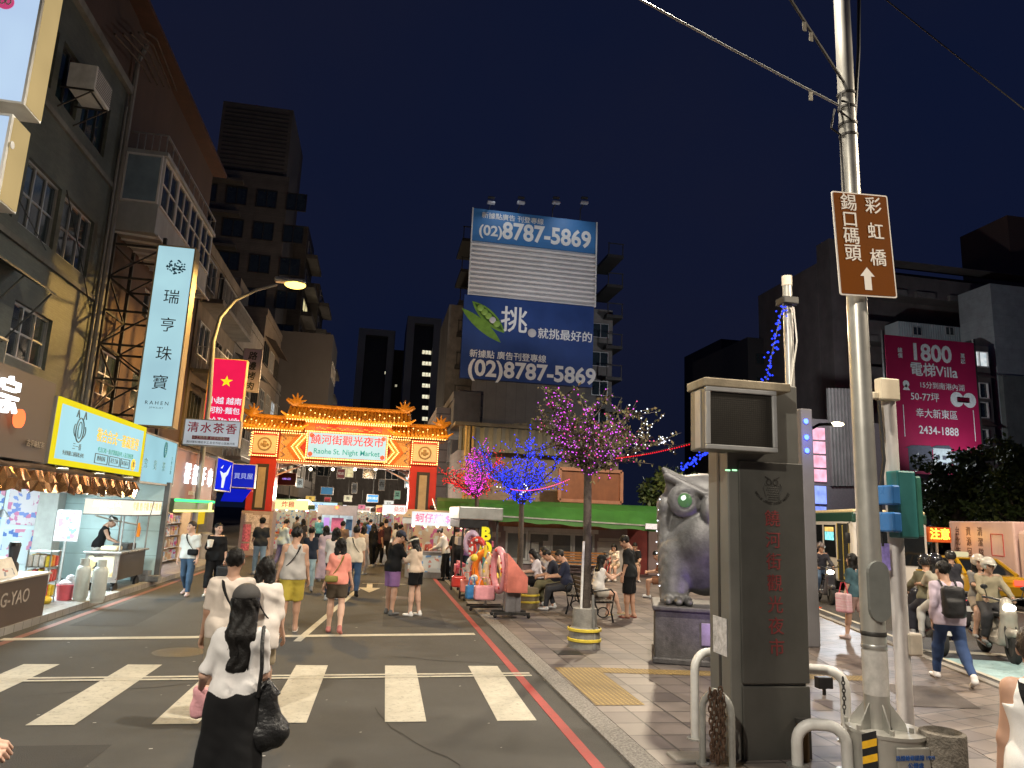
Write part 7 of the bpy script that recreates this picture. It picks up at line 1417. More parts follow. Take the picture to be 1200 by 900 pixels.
 def folds(X):return FA*.0028*np.sin(47*X[...,2]+31*X[...,0]+ph[3]+3*np.sin(9*X[...,2]))*np.sin(13*X[...,0]-8*X[...,1]+ph[0])+FA*.0045*np.sin(26*X[...,2]+9*X[...,0]+ph[0]+2*np.sin(7*X[...,0]))+.0035*np.sin(34*X[...,0]-17*X[...,2]+ph[1])*np.sin(11*X[...,1]+ph[2])
 kind,col=top[:2];off=.014+fit+(.008 if kind=='loose' else 0);S=SDF(.03);hemz=hem if hem is not None else .86;torso(S,off,hemz);sl=TOPS[kind]if len(top)<3 else top[2]
 for i in(0,1):
  sp,el,wr,d=A[i]
  if kind=='tank':continue
  if sl==0:S.cone(up((-1,1)[i]*.1,0,1.375),sp+(el-sp)*.08,.058+off,.055*w+off*.6,.03,'b');continue
  tot=sl*.52
  if tot<=.275:S.cone(sp,sp+(el-sp)*tot/.275,.050*w+off,.047*w+off*1.2,.035,'b')
  else:S.cone(sp,el,.052*w+off,.042*w+off,.035);S.cone(el,el+d*(tot-.275),.042*w+off,.034*w+off,.03,'b')
 nl=up(0,0,1.435);hv_=RX@np.array([0,0,1.]);hp3=up(0,0,hemz)
 def topclip(X):
  c=np.maximum((X-nl)@hv_+(.35*((X-nl)@(RX@np.array([0,1.,0])))),-((X-hp3)@hv_)if seat is None else-((X-up(0,0,.93))@hv_))
  if kind=='tank':
   q=(X-up(0,0,1.30))@RX;c=np.maximum(c,np.minimum(np.abs(q[...,0])-.115*w,q[...,2]+.02)if False else np.where(q[...,2]>0,np.abs(q[...,0])-(.125*w-.25*np.maximum(q[...,2]-.04,0)),-1))
  return c
 v,f=S.mesh(h,clip=topclip,noise=folds);m=MB();m.add(v*s,f,0,True);m.build('top',cloth(col)if not hasattr(col,'name')else col,t)
 kind,col=bottom[:2];S=SDF(.03);bl={'jeans':1.93,'shorts':.72,'wide':1.9,'skirt':0,'trousers':1.9}[kind]if len(bottom)<3 else bottom[2];torso(S,.010,None,True)
 if kind=='skirt' or(kind=='wide' and sex=='f'):
  hm_=p0+np.array([0,(L[0][2][1]+L[1][2][1])*.25,-.82]);wd=.17
  for sx in(-1,1):S.cone(p0+np.array([sx*.07,-.01,.03]),hm_+np.array([sx*.10,(L[(sx+1)//2][2][1])*.5,0]),.115,wd,.06,'b')
 else:
  for i in(0,1):limb_leg(S,i,{'jeans':.012,'shorts':.026,'wide':.05,'trousers':.020}[kind],bl,'b',1.0 if kind=='jeans' else 1.15 if kind!='wide' else 1.5)
 wz=up(0,0,1.06);v,f=S.mesh(h,clip=lambda X:(X-wz)@hv_,noise=lambda X:.45*folds(X)-.002);m=MB();m.add(v*s,f,0,True);m.build({'shorts':'shorts','jeans':'jeans','skirt':'skirt'}.get(kind,'trousers'),cloth(col),t)
 for i in(0,1):
  hp,kn,an,d2=L[i];fz=np.array([an[0],an[1],max(an[2]-.045,.034)]);sx=(-1,1)[i];up_=(an[2]-.07)*.9 if seat is None else 0;toe=fz+np.array([sx*.025,.140,-max(0,min(up_,fz[2]-.034))]);S=SDF(.02)
  if shoes[0]=='sneaker':S.cone(fz+np.array([0,-.035,.004]),toe,.042,.034,.03,fl=((0,0,1.),1.15));S.cone(fz+np.array([0,-.03,0]),an+np.array([0,-.01,.012]),.042,.046,.02)
  else:S.cone(fz+np.array([0,-.04,-.026]),toe+np.array([0,.01,-.016]),.040,.040,.02,fl=((0,0,1.),3.2));S.cone(toe+np.array([-.03,-.05,.02]),toe+np.array([.03,-.05,.02]),.012,.012,.01)
  v,f=S.mesh(min(h,.018)*.8);m=MB();m.add(v*s,f,0,True);m.build('shoe' if shoes[0]=='sneaker' else 'sandal',cloth(shoes[1],None,.6),t)
 hk,hcol=hair[0],hair[1]or hairm;place=lambda v:(np.asarray(v)@RH.T*1.06+hc)*s
 if hk:
  S=SDF(.03);S.ell((0,-.016,.040),(.086,.104,.100),.02);xs=[-.12,-.04,.02,.05,.085];zs={'short':[-.06,-.045,.01,.055,.075],'bob':[-.3,-.3,-.3,.05,.078],'long':[-.6,-.6,-.6,.05,.078],'bun':[-.07,-.06,.0,.055,.078]}[hk]
  if hk=='bob':
   for sx in(-1,1):S.cone((sx*.04,-.03,.0),(sx*.055,-.035,-.17),.06,.062,.04)
  if hk=='long':
   for sx in(-1,1):S.cone((sx*.035,-.035,.0),(sx*.040,-.075,-.20),.058,.056,.04);S.cone((sx*.044,-.078,-.20),(sx*.034,-.092,-.40),.058,.036,.03,fl=((0,1.,0),1.3))
  if hk=='bun':S.ell((0,-.12,.06),(.04,.04,.04),.02)
  hn=lambda X:.0045*np.sin(210*X[...,0]+25*X[...,2]+9*np.sin(30*X[...,1]))+.004*np.sin(80*X[...,0]+40*X[...,1]+3*np.sin(25*X[...,2]))
  clip=lambda X:np.maximum(np.interp(X[...,1],xs,zs)-X[...,2],(X[...,1]-.035)*(X[...,2]<.03)*(np.abs(X[...,0])<.075)-1*(~((X[...,2]<.03)&(np.abs(X[...,0])<.075))))
  v,f=S.mesh(.011 if h<.021 else .015,clip=clip,noise=hn);m=MB();m.add(place(v),f,0,True);m.build('hair',hcol,t)
 if hat:
  hk,hcl=hat;hm2=cloth(hcl,None,.7)if hk!='helmet' else M('helmet_%02d%02d%02d'%tuple(int(99*q)for q in hcl),hcl,.25,0,.1,3,coat=.5);S=SDF(.012)
  if hk=='cap':S.ell((0,-.014,.055),(.094,.112,.092),.01);cl=lambda X:np.maximum(.042-X[...,2],-1);v,f=S.mesh(.010,clip=cl);B=SDF(.01);B.cone((0,.075,.050),(0,.135,.038),.072,.060,.01,fl=((0,0,1.),9));v2,f2=B.mesh(.008)
  elif hk=='visor':S.ell((0,-.014,.045),(.095,.113,.1),.01);v,f=S.mesh(.010,clip=lambda X:np.maximum(.038-X[...,2],X[...,2]-.075));B=SDF(.01);B.cone((0,.08,.052),(0,.15,.030),.076,.066,.01,fl=((0,0,1.),9));v2,f2=B.mesh(.008)
  else:S.ell((0,-.015,.04),(.118,.138,.125),.02);v,f=S.mesh(.013,clip=lambda X:np.maximum(-.045-X[...,2],np.where((X[...,1]>.05),.045-X[...,2],-1)));B=SDF(.01);B.cone((0,.10,.055),(0,.15,.05),.085,.07,.01,fl=((0,0,1.),9));v2,f2=B.mesh(.010)
  m=MB();m.add(place(v),f,0,True);m.add(place(v2),f2,0,True);m.build('helmet' if hk=='helmet' else hk,hm2,t)
 t['_j']=0;del t['_j']
 R.update(t=t,s=s,up=up,A=A,L=L,p0=p0,RX=RX,hc=hc,RH=RH,loc=loc,rz=rz,w=w);return R
def wpt(R,p):
 p=np.array(p,float)*R['s'];return np.array(R['loc'])+rotm('Z',R['rz'])@p
def crossbody(R,label,col,side=1,drop=.98,bagsize=(.13,.06,.10),front=False,bagcol=None,cat='bag',name='sling_bag',out=.0):
 """strap over one shoulder, pouch at the opposite hip"""
 t=thing(name,label,cat,R['loc'],R['rz']);m=MB();pts=[];zc,za=(1.43+drop)/2,(1.43-drop)/2
 for a in np.linspace(0,2*math.pi,29):
  z=zc+za*math.cos(a);x=-side*(.085+.085*(1-math.cos(a))/2*1.05)*math.cos(a)*1.0*R['w'];y=(.145+.01*math.cos(2*a)+out)*math.sin(a);pts.append(R['up'](x,y,z)*R['s'])
 P=np.array(pts)
 for a,b in zip(P,P[1:]):m.bar(a,b,.028,.012)
 m.build('strap',cloth(col,None,.6),t)
 if bagsize:c=R['up'](side*.13*R['w'],(.16 if front else-.15)-out,drop);S=SDF(.02);S.boxy(c,bagsize,.035,.02,R['RX']);v,f=S.mesh(.018);m=MB();m.add(v*R['s'],f,0,True);m.build('pouch',cloth(bagcol or col,None,.6),t)
 return t
def at(px,Y,py=640):p=AY(px,py,Y);return(p[0],Y,.0)
W_=(.66,.62,.57);BK=(.0065,.0065,.0075)
NV=(.014,.02,.035);JN=(.055,.09,.15);LJ=(.20,.28,.36)
# ---- foreground walkers, seen from behind

r=person('woman in dark grey cap with long black hair nearest the camera',(-.80,5.15,0),.06,1.555,'f',('tee',(.62,.60,.59)),('wide',BK),('sneaker',(.5,.5,.5)),('long',None),('cap',(.055,.052,.050)),((6,3),(-6,10)),((-2,19,60,-.02),(4,10,58,.1)),2,(0,3),skin='a',h=.014,hem=.94,fit=-.003)
t=thing('tote_bag','large slouchy black leather tote on the shoulder of the capped woman','bag',r['loc'],r['rz']);lea=M('black_leather',(.016,.016,.017),.38,0,.35,9,.5,40);S=SDF(.04);S.cone((.205,-.05,1.02),(.235,-.05,.74),.055,.135,.05,fl=((0,1.,0),1.7));S.cone((.17,-.05,.72),(.31,-.05,.74),.085,.085,.05);S.cone((.19,-.05,1.0),(.25,-.05,.97),.05,.04,.05)
v,f=S.mesh(.014,noise=lambda X:.007*np.sin(40*X[...,0]+25*X[...,2])*np.sin(30*X[...,2]-20*X[...,1]));m=MB();m.add(v*r['s'],f,0,True);m.build('bag',lea,t);m=MB()
for dy in(-.03,.02):pts=[(.16,-.07+dy,.98),(.17,-.125+dy,1.18),(.155,-.11+dy,1.33),(.148,-.02+dy,1.435),(.165,.09,1.30),(.2,.03,1.08),(.30,-.03,.98)];m.tube(np.array(pts)*r['s'],.012,0,6)
m.build('handle',lea,t)
hl=wpt(r,r['A'][0][2]);t=thing('paper_bag','crumpled pink paper bag held by the capped woman','bag',hl);S=SDF(.02);S.boxy((0,.02,-.09),(.05,.045,.095),.02);v,f=S.mesh(.012,noise=lambda X:.006*np.sin(60*X[...,0]+40*X[...,2]));m=MB();m.add(v,f,0,True);m.build('bag',M('pink_paper',(.66,.33,.36),.7,0,.15,9,.4,40),t)
r2=person('man in plain white tee walking beside the woman in the oversized shirt',at(277,7.7),.05,1.665,'m',('tee',(.62,.54,.47)),('shorts',(.35,.30,.22)),('sneaker',(.5,.5,.5)),('short',None),None,((12,5),(-12,20)),((4,9,14,0),(-6,9,12,0)),1,h=.016,hem=.86)
crossbody(r2,'thin black strap across the back of the man in the plain white tee',BK,1,1.0,None,name='bag_strap',cat='bag strap')
r3=person('woman with shoulder length black hair in an oversized white shirt and beige shorts',at(314,8.0),-.03,1.57,'f',('loose',(.66,.60,.55),.62),('shorts',(.45,.36,.24),.8),('sneaker',(.55,.55,.55)),('bob',None),None,((-12,18),(12,5)),((2,12,10,0),(8,12,16,0)),2,skin='a',h=.016,hem=.74,fit=.010)
crossbody(r3,'narrow black strap across the oversized white shirt',BK,1,1.0,None,name='bag_strap',cat='bag strap',out=.02)
p=G(337,741);r4=person('man in grey tank top and mustard shorts walking away with a black sling',(p[0],p[1],0),.08,1.76,'m',('tank',(.40,.38,.36)),('shorts',(.42,.33,.05),.92),('flipflop',(.6,.55,.5)),('short',None),None,((-6,8),(10,8)),((-4,10,10,0),(6,10,12,0)),0,(-25,0),h=.018)
crossbody(r4,'black sling strap over the grey tank top',BK,-1,1.02,(.10,.05,.07),True)
p=G(391,742);r5=person('woman in salmon pink tee and brown shorts walking towards the gate',(p[0],p[1],0),.0,1.60,'f',('tee',(.72,.27,.21)),('shorts',(.065,.048,.032),.62),('sneaker',(.45,.16,.14)),('bob',None),None,((10,4),(-10,24)),((2,13,12,0),(10,14,18,0)),2,skin='a',h=.018,hem=.88)
crossbody(r5,'olive green sling pouch on the back of the woman in salmon pink',(.22,.19,.05),-1,.98,(.12,.05,.06),False)
p=G(412,699);r6=person('man in cream tee and dark blue jeans walking away with a thin strap',(p[0],p[1],0),0,1.72,'m',('tee',(.62,.55,.44)),('jeans',(.03,.06,.12)),('sneaker',BK),('short',None),None,((14,5),(-12,20)),((4,8,16,0),(-4,8,20,0)),0,h=.022,hem=.84)
crossbody(r6,'thin dark strap over the cream tee of the man in jeans',BK,1,1.0,(.07,.04,.09),True)
p=G(457,720);r7=person('man in black tee, navy cap and purple patterned shorts looking at his phone',(p[0],p[1],0),-1.05,1.72,'m',('tee',BK),('shorts',(.25,.13,.30),.8),('sneaker',(.10,.10,.10)),('short',None),('cap',(.03,.035,.06)),((2,2,5),(-2,4,5)),((34,4,72,.35),(32,6,75,.3)),3,(0,32),h=.018,hands=('grip','grip'))
p=G(484,722);r8=person('woman in white visor and black shorts eating opposite the man in black',(p[0],p[1],0),.95,1.60,'f',('tee',(.66,.52,.40)),('shorts',BK,.55),('sneaker',(.72,.70,.68)),('bob',None),('visor',(.66,.64,.55)),((2,2),(-3,5)),((38,4,95,.3),(34,4,95,.3)),2,(10,18),skin='a',h=.018,hands=('grip','grip'),hem=.93)
for R_,lab,c in((r7,'black phone in the hands of the man in the navy cap',BK),(r8,'white paper snack cup held by the woman in the visor',(.7,.68,.6))):
 c0=wpt(R_,(R_['A'][0][2]+R_['A'][1][2])/2+R_['RX']@np.array([0,.05,.03]));t=thing('phone' if R_ is r7 else 'snack_cup',lab,'phone' if R_ is r7 else 'cup',c0,R_['rz']);m=MB()
 if R_ is r7:m.bbox((-.038,-.006,-.07),(.038,.006,.07),.005)
 else:m.lathe((0,0,-.05),[(0,0),(.03,0),(.042,.12),(0,.12)],0,14)
 m.build('shell',cloth(c,None,.4),t)
p=G(216,698);r9=person('person in white tee and jeans walking towards the camera',(p[0],p[1],0),math.pi-.12,1.68,'m',('tee',(.62,.64,.62)),('jeans',(.05,.09,.15)),('sneaker',(.6,.45,.42)),('short',hairb),None,((12,4),(-12,22)),((6,8,14,0),(-6,10,14,0)),0,(-35,0),skin='a',h=.020)
crossbody(r9,'black belt bag across the white tee of the walker with jeans',BK,-1,1.02,(.12,.05,.07),True,out=.0)
p=G(247,698);r10=person('woman all in loose black clothes carrying a white paper cup',(p[0],p[1],0),math.pi+.10,1.66,'f',('loose',BK,.6),('trousers',BK,1.7),('sneaker',(.6,.58,.52)),('short',None),None,((-12,22),(13,4)),((2,12,12,0),(30,8,80,.35)),0,(38,0),skin='a',h=.020,fat=1.12,hem=.84,hands=('grip','grip'))
c0=wpt(r10,r10['A'][1][2]+np.array([0,.06,.03]));t=thing('paper_cup','white paper food cup in the hand of the woman in black','cup',c0);m=MB();m.lathe((0,0,-.08),[(0,0),(.05,0),(.075,.17),(0,.18)],0,16);m.build('cup',M('white_paper',(.66,.62,.55),.7),t)
c0=wpt(r10,r10['A'][0][2]);t=thing('tote_bag','soft black tote hanging from the hand of the woman in black','bag',c0);S=SDF(.03);S.boxy((-.02,0,-.32),(.17,.07,.18),.05);v,f=S.mesh(.02);m=MB();m.add(v,f,0,True);m.build('bag',lea,t);m=MB();m.tube([(-.1,0,-.16),(-.02,0,-.03),(.07,0,-.16)],.012,0,6);m.build('handle',lea,t)
# ---- mid and far crowd

crowd=[('man in dark tee and faded jeans standing near the left gate column',305,24.0,.25,1.74,'m',('tee',(.02,.022,.026)),('jeans',LJ),'short',('cap',BK),0),('man in pale blue overshirt looking down near the left gate column',331,25.5,-.9,1.72,'m',('long',(.42,.52,.60)),('jeans',(.16,.14,.26)),'short',None,25),('woman in navy tee and pale jeans ahead of the man in the tank top',364,19.5,.1,1.62,'f',('tee',NV),('jeans',(.28,.38,.42)),'bun',None,0),('woman in lilac shirt walking ahead of the woman in salmon pink',381,22.5,.2,1.60,'f',('loose',(.50,.40,.46)),('wide',(.40,.32,.38)),'bob',None,0),('person in pale tee half hidden by the woman in salmon pink',393,18.0,0,1.66,'m',('tee',(.58,.52,.47)),('jeans',NV),'bob',None,0),('man in brown tee just behind the pale tee, under the gate',400,26.5,.1,1.70,'m',('tee',(.12,.08,.06)),('jeans',NV),'short',None,0),('woman in beige shirt facing the stalls right of the cream tee',425,25.0,-.6,1.60,'f',('loose',(.45,.36,.30)),('trousers',(.3,.25,.22)),'bob',None,0),('person in bright blue shirt beyond the gate in the crowd',432,37.0,-.4,1.70,'m',('tee',(.08,.22,.62)),('jeans',NV),'short',None,10),('person in black hoodie sitting low among the crowd under the gate',437,28.5,.6,1.62,'f',('long',BK),('jeans',BK),'bob',None,15),('person in maroon and black turning towards the stalls',445,29.5,-1.2,1.66,'m',('tee',(.07,.02,.025)),('jeans',BK),'short',None,0),('tall person in black shirt right of centre beyond the gate',451,31.0,.3,1.78,'m',('long',(.03,.02,.02)),('jeans',BK),'short',None,0),('woman with hair bun in black top near the right gate column',468,27.5,-.8,1.64,'f',('tee',BK),('jeans',BK),'bun',None,0),('person in white top behind the woman with the bun',463,32.0,1.2,1.62,'f',('tee',(.6,.58,.56)),('jeans',NV),'bob',None,0),('man in grey tee far down the lane at the left stalls',345,36.0,-.7,1.7,'m',('tee',(.18,.18,.19)),('jeans',NV),'short',None,0),('woman in dark dress by the kiosk beyond the gate',353,33.0,.2,1.62,'f',('tee',(.03,.03,.04)),('skirt',(.03,.03,.04)),'bob',None,0),('man in teal tee deep in the crowd left of the kiosk',372,38.5,.4,1.7,'m',('tee',(.05,.16,.17)),('jeans',NV),'short',None,0),('woman in pink top deep in the lane right of the kiosk',418,41.0,-.3,1.6,'f',('tee',(.62,.25,.30)),('skirt',(.1,.1,.12)),'long',None,0),('man in olive tee far in the lane by the right stalls',428,45.0,.5,1.72,'m',('tee',(.12,.13,.07)),('shorts',(.2,.18,.15)),'short',None,0),('person in white shirt and black trousers farthest in the lane',410,50.0,0,1.7,'m',('tee',(.6,.6,.6)),('jeans',BK),'short',None,0)]
for i,(lab,px,Y,rz,H,sex,tp,bt,hr,ht,pitch)in enumerate(crowd):
 rr=random.Random(i+50);sg=rr.choice((-1,1))
 person(lab,at(px,Y),rz,H,sex,tp,bt,('sneaker',(.3,.3,.3)),(hr,None),ht,((sg*rr.uniform(6,14),6),(-sg*rr.uniform(6,14),18)),((rr.uniform(-8,30),9,rr.uniform(10,60),.1),(rr.uniform(-8,12),9,rr.uniform(10,30),0)),1,(rr.uniform(-25,25),pitch),skin=rr.choice('ab'),h=.026 if Y<30 else .034)
c=at(117,19.4,650);person('cook in black top and white visor cap working behind the snack cart',(c[0]-.05,19.3,.12),-1.35,1.62,'f',('sleeveless',BK),('trousers',(.5,.48,.45)),('sneaker',BK),('bun',None),('visor',(.7,.7,.7)),((3,3),(-3,5)),((38,8,45,.1),(40,8,42,.1)),16,(0,28),skin='b',h=.022)
person('vendor in white jacket and mask bending over the steel stall',at(523,23.6),1.2,1.66,'f',('long',(.58,.55,.50)),('trousers',BK),('sneaker',BK),('bun',None),None,((4,4),(-4,5)),((35,8,45,.1),(30,8,50,.1)),14,(0,25),skin='a',h=.026)
person('vendor in black shirt and dark red cap beside the steel stall',at(536,23.0),.3,1.70,'m',('tee',BK),('trousers',BK),('sneaker',BK),('short',None),('cap',(.12,.03,.03)),((3,3),(-3,5)),((20,10,60,.2),(15,10,50,.1)),4,(0,12),skin='b',h=.026)
person('vendor in violet top at the back of the goods stall',at(547,23.5),.8,1.6,'f',('tee',(.2,.1,.25)),('trousers',NV),('sneaker',BK),('bob',None),None,((3,3),(-3,5)),skin='a',h=.03)
# ---- benches and people resting on the plaza

benchm=M('black_cast_iron',(.018,.019,.02),.4,.6,.25,6);slatm=M('dark_bench_slat',(.05,.04,.032),.55,0,.3,8)
def bench(label,loc,rz,sm=slatm,L=1.7,group='benches on the plaza'):
 t=thing('bench',label,'bench',loc,rz,group)
 for k in range(5):
  m=MB();m.bbox((-L/2,-.2+k*.085,.41),(L/2,-.13+k*.085,.44),.008);m.build('seat_slat',sm,t)
 for k in range(4):m=MB();m.bbox((-L/2,-.235-.03*k,.50+k*.095),(L/2,-.21-.03*k,.57+k*.095),.008);m.build('back_slat',sm,t)
 for x in(-L/2+.06,L/2-.06):
  m=MB();m.tube([(x,.22,0),(x,.17,.2),(x,.21,.40),(x,-.2,.40),(x,-.26,.62),(x,-.33,.88)],.02,0,8);m.tube([(x,-.2,.40),(x,-.12,.2),(x,-.26,0)],.02,0,8);m.tube([(x,.2,.40),(x,.24,.58),(x,.16,.66),(x,-.02,.64),(x,-.26,.62)],.018,0,8)
  m.tube([(x,.12*math.cos(a)-.01,.2+.10*math.sin(a))for a in np.linspace(0,6.28,18)],.012,0,6);m.build('side_frame',benchm,t)
 return t
bz=-.45
b0=AY(672,690,16.6);bench('black iron park bench with two men reading their phones',(b0[0]+.1,16.55,pz),-1.9+3.14);bench('black iron bench behind the nearest tree with the seated woman',(AY(697,690,15.2)[0],15.2,pz),-1.5,L=1.15)
bench('orange brown slatted bench along the long sliding windows',(AY(680,660,26.6)[0],26.6,pz),math.pi,M('orange_slat',(.46,.20,.06),.5,0,.25,6),2.2)
def sit(label,px,Y,rz,H,sex,tp,bt,hr,arms=((30,6,60,.25),(30,6,62,.25)),legs=((82,84),(80,80)),head=(0,28),hat=None,skin='b',shoes=('sneaker',(.5,.5,.5)),h=.021,lean=8,seat=.45):
 p=AY(px,690,Y);return person(label,(p[0],Y,pz),rz,H,sex,tp,bt,shoes,(hr,None),hat,legs,arms,lean,head,seat,skin,h,('grip','grip'),group='people resting on the plaza')
s1=sit('man in navy tee seated nearest on the iron bench looking at a phone',664,16.4,1.3,1.72,'m',('tee',(.018,.022,.045)),('jeans',(.03,.032,.038)),'short',legs=((78,70),(82,100)))
s2=sit('second seated man in dark top and olive trousers leaning over his phone',652,17.1,1.25,1.70,'m',('tee',(.02,.022,.035)),('trousers',(.15,.14,.08)),'short',legs=((84,60),(76,84)),lean=14)
s3=sit('young woman in white tee seated on the low wall behind the pink toy slide',631,17.9,1.35,1.60,'f',('tee',(.60,.56,.60)),('shorts',BK,.7),'bob',skin='a',legs=((80,76),(84,90)))
s4=sit('woman in grey tee seated behind the young woman in white',641,18.8,1.9,1.62,'f',('tee',(.35,.33,.34)),('jeans',NV),'bob',skin='a',arms=((40,6,95,.3),(40,6,95,.2)),head=(-30,10))
s5=sit('woman in white top and black cap seated behind the nearest tree taking a photo',700,15.3,-1.25,1.60,'f',('sleeveless',(.62,.60,.58)),('shorts',(.5,.46,.40),.5),'long',((52,8,62,.2),(60,8,60,.2)),((80,84),(84,62)),(0,-4),('cap',BK),'a',('flipflop',(.62,.55,.30)))
s6=sit('woman in cream top seated far back by the shop door',800/1.0*0+720,24.5,2.6,1.6,'f',('tee',(.6,.52,.42)),('shorts',(.4,.3,.2)),'bob',skin='a',h=.028)
s7=sit('man in black tee seated far back beside the shop door',743,24.8,2.9,1.7,'m',('tee',BK),('shorts',(.3,.2,.14)),'short',h=.028)
s8=sit('man in brown seated in the shade at the left edge of the owl plinth',777,19.5,1.2,1.7,'m',('tee',(.16,.06,.035)),('shorts',(.25,.12,.07)),'short',h=.026,seat=.4)
p=G(737,724,pz);person('man standing in black tee and black shorts with his head bowed on the plaza',(p[0],p[1],pz),.95,1.76,'m',('tee',(.014,.015,.016)),('shorts',BK,.95),('flipflop',(.25,.06,.05)),('short',None),None,((3,3),(-3,4)),((4,5,12,.05),(6,5,20,.1)),2,(5,30),skin='b',h=.018,group='people resting on the plaza',hem=.84)
# ---- right hand side pedestrians

p=G(1117,800,pz);rb_=person('man in pale lilac shirt and blue jeans striding with a black backpack',(p[0],p[1],pz),-.38,1.72,'m',('long',(.60,.50,.60)),('jeans',(.045,.08,.19)),('sneaker',(.72,.70,.70)),('short',None),None,((26,10),(-20,24)),((-14,8,40,.1),(6,8,35,.1)),4,(18,4),skin='a',h=.016,group='pedestrians by the avenue',hem=.84)
t=thing('backpack','black backpack on the back of the man in the lilac shirt','backpack',rb_['loc'],rb_['rz']);S=SDF(.04);c=rb_['up'](0,-.23,1.16);S.boxy(c,(.15,.085,.22),.07,.04,rb_['RX']);c2=rb_['up'](0,-.30,1.08);S.boxy(c2,(.11,.04,.11),.035,.03,rb_['RX']);v,f=S.mesh(.016,noise=lambda X:.004*np.sin(30*X[...,2])*np.sin(24*X[...,0]));m=MB();m.add(v*rb_['s'],f,0,True);m.build('pack',M('black_nylon',(.018,.018,.02),.5,0,.3,9,.3,80),t)
for sx in(-1,1):m=MB();P=np.array([rb_['up'](sx*.09,-.17,1.33),rb_['up'](sx*.10,-.06,1.455),rb_['up'](sx*.11,.08,1.42),rb_['up'](sx*.12,.14,1.25),rb_['up'](sx*.15,.02,1.05),rb_['up'](sx*.12,-.15,1.0)])*rb_['s'];m.tube(P,.016,0,6);m.build('strap',M('black_nylon',(.018,.018,.02)),t)
p=G(996,750,pz);rs=person('pedestrian half hidden by the silver post with a pink striped shopping bag',(p[0]+.15,p[1],pz),.3,1.62,'f',('tee',(.05,.10,.12)),('shorts',(.30,.20,.18),.8),('sneaker',(.5,.4,.4)),('bob',None),None,((12,5),(-12,18)),((2,14,8,0),(0,8,8,0)),1,skin='a',h=.022,group='pedestrians by the avenue')
t=thing('shopping_bag','pink and white striped shopping bag left of the silver post','bag',wpt(rs,rs['A'][0][2]+np.array([-.03,0,.12])),.3);m=MB();m.bbox((-.08,-.14,-.42),(.08,.14,-.06),.03);m.build('bag',TILE('pink_stripe',(.62,.30,.36),(.66,.52,.54),(.5,.2,.26),9,.025,'YZ',.1,.8,stain=.1),t);m=MB();m.tube([(0,-.1,-.07),(0,-.04,.14),(0,.04,.14),(0,.1,-.07)],.012,0,6);m.build('strap',M('red_strap',(.5,.05,.08),.7),t)
p=AY(1206,790,3.3);re_=person('person with short dark hair and white sleeveless top at the right edge of the frame',(p[0]+.05,3.3,pz),-.9,1.60,'f',('tank',(.74,.72,.70)),('shorts',NV),('sneaker',(.5,.5,.5)),('short',hairb),None,((10,4),(-10,14)),((2,10,12,0),(4,10,12,0)),2,(0,0),skin='b',h=.013,group='pedestrians by the avenue')
crossbody(re_,'black strap across the white sleeveless top at the right edge',BK,1,1.0,(.12,.05,.10),True)
hp_w=_C+_ray(12,842)*2.65;fd=np.array([math.sin(1.3),math.cos(1.3)]);rt_=np.array([math.cos(1.3),-math.sin(1.3)]);q_=hp_w[:2]-fd*.61-rt_*.15
pl_=person('passer by at the left edge whose reaching hand enters the frame',(q_[0],q_[1],0),-1.3,1.62,'f',('tee',(.5,.48,.46)),('jeans',JN),('sneaker',(.5,.5,.5)),('short',None),None,((10,4),(-10,14)),((-6,6,14,0),(74,3,10,0)),1,skin='a',h=.016)
# ================================================================ market stalls, goods and kiosk

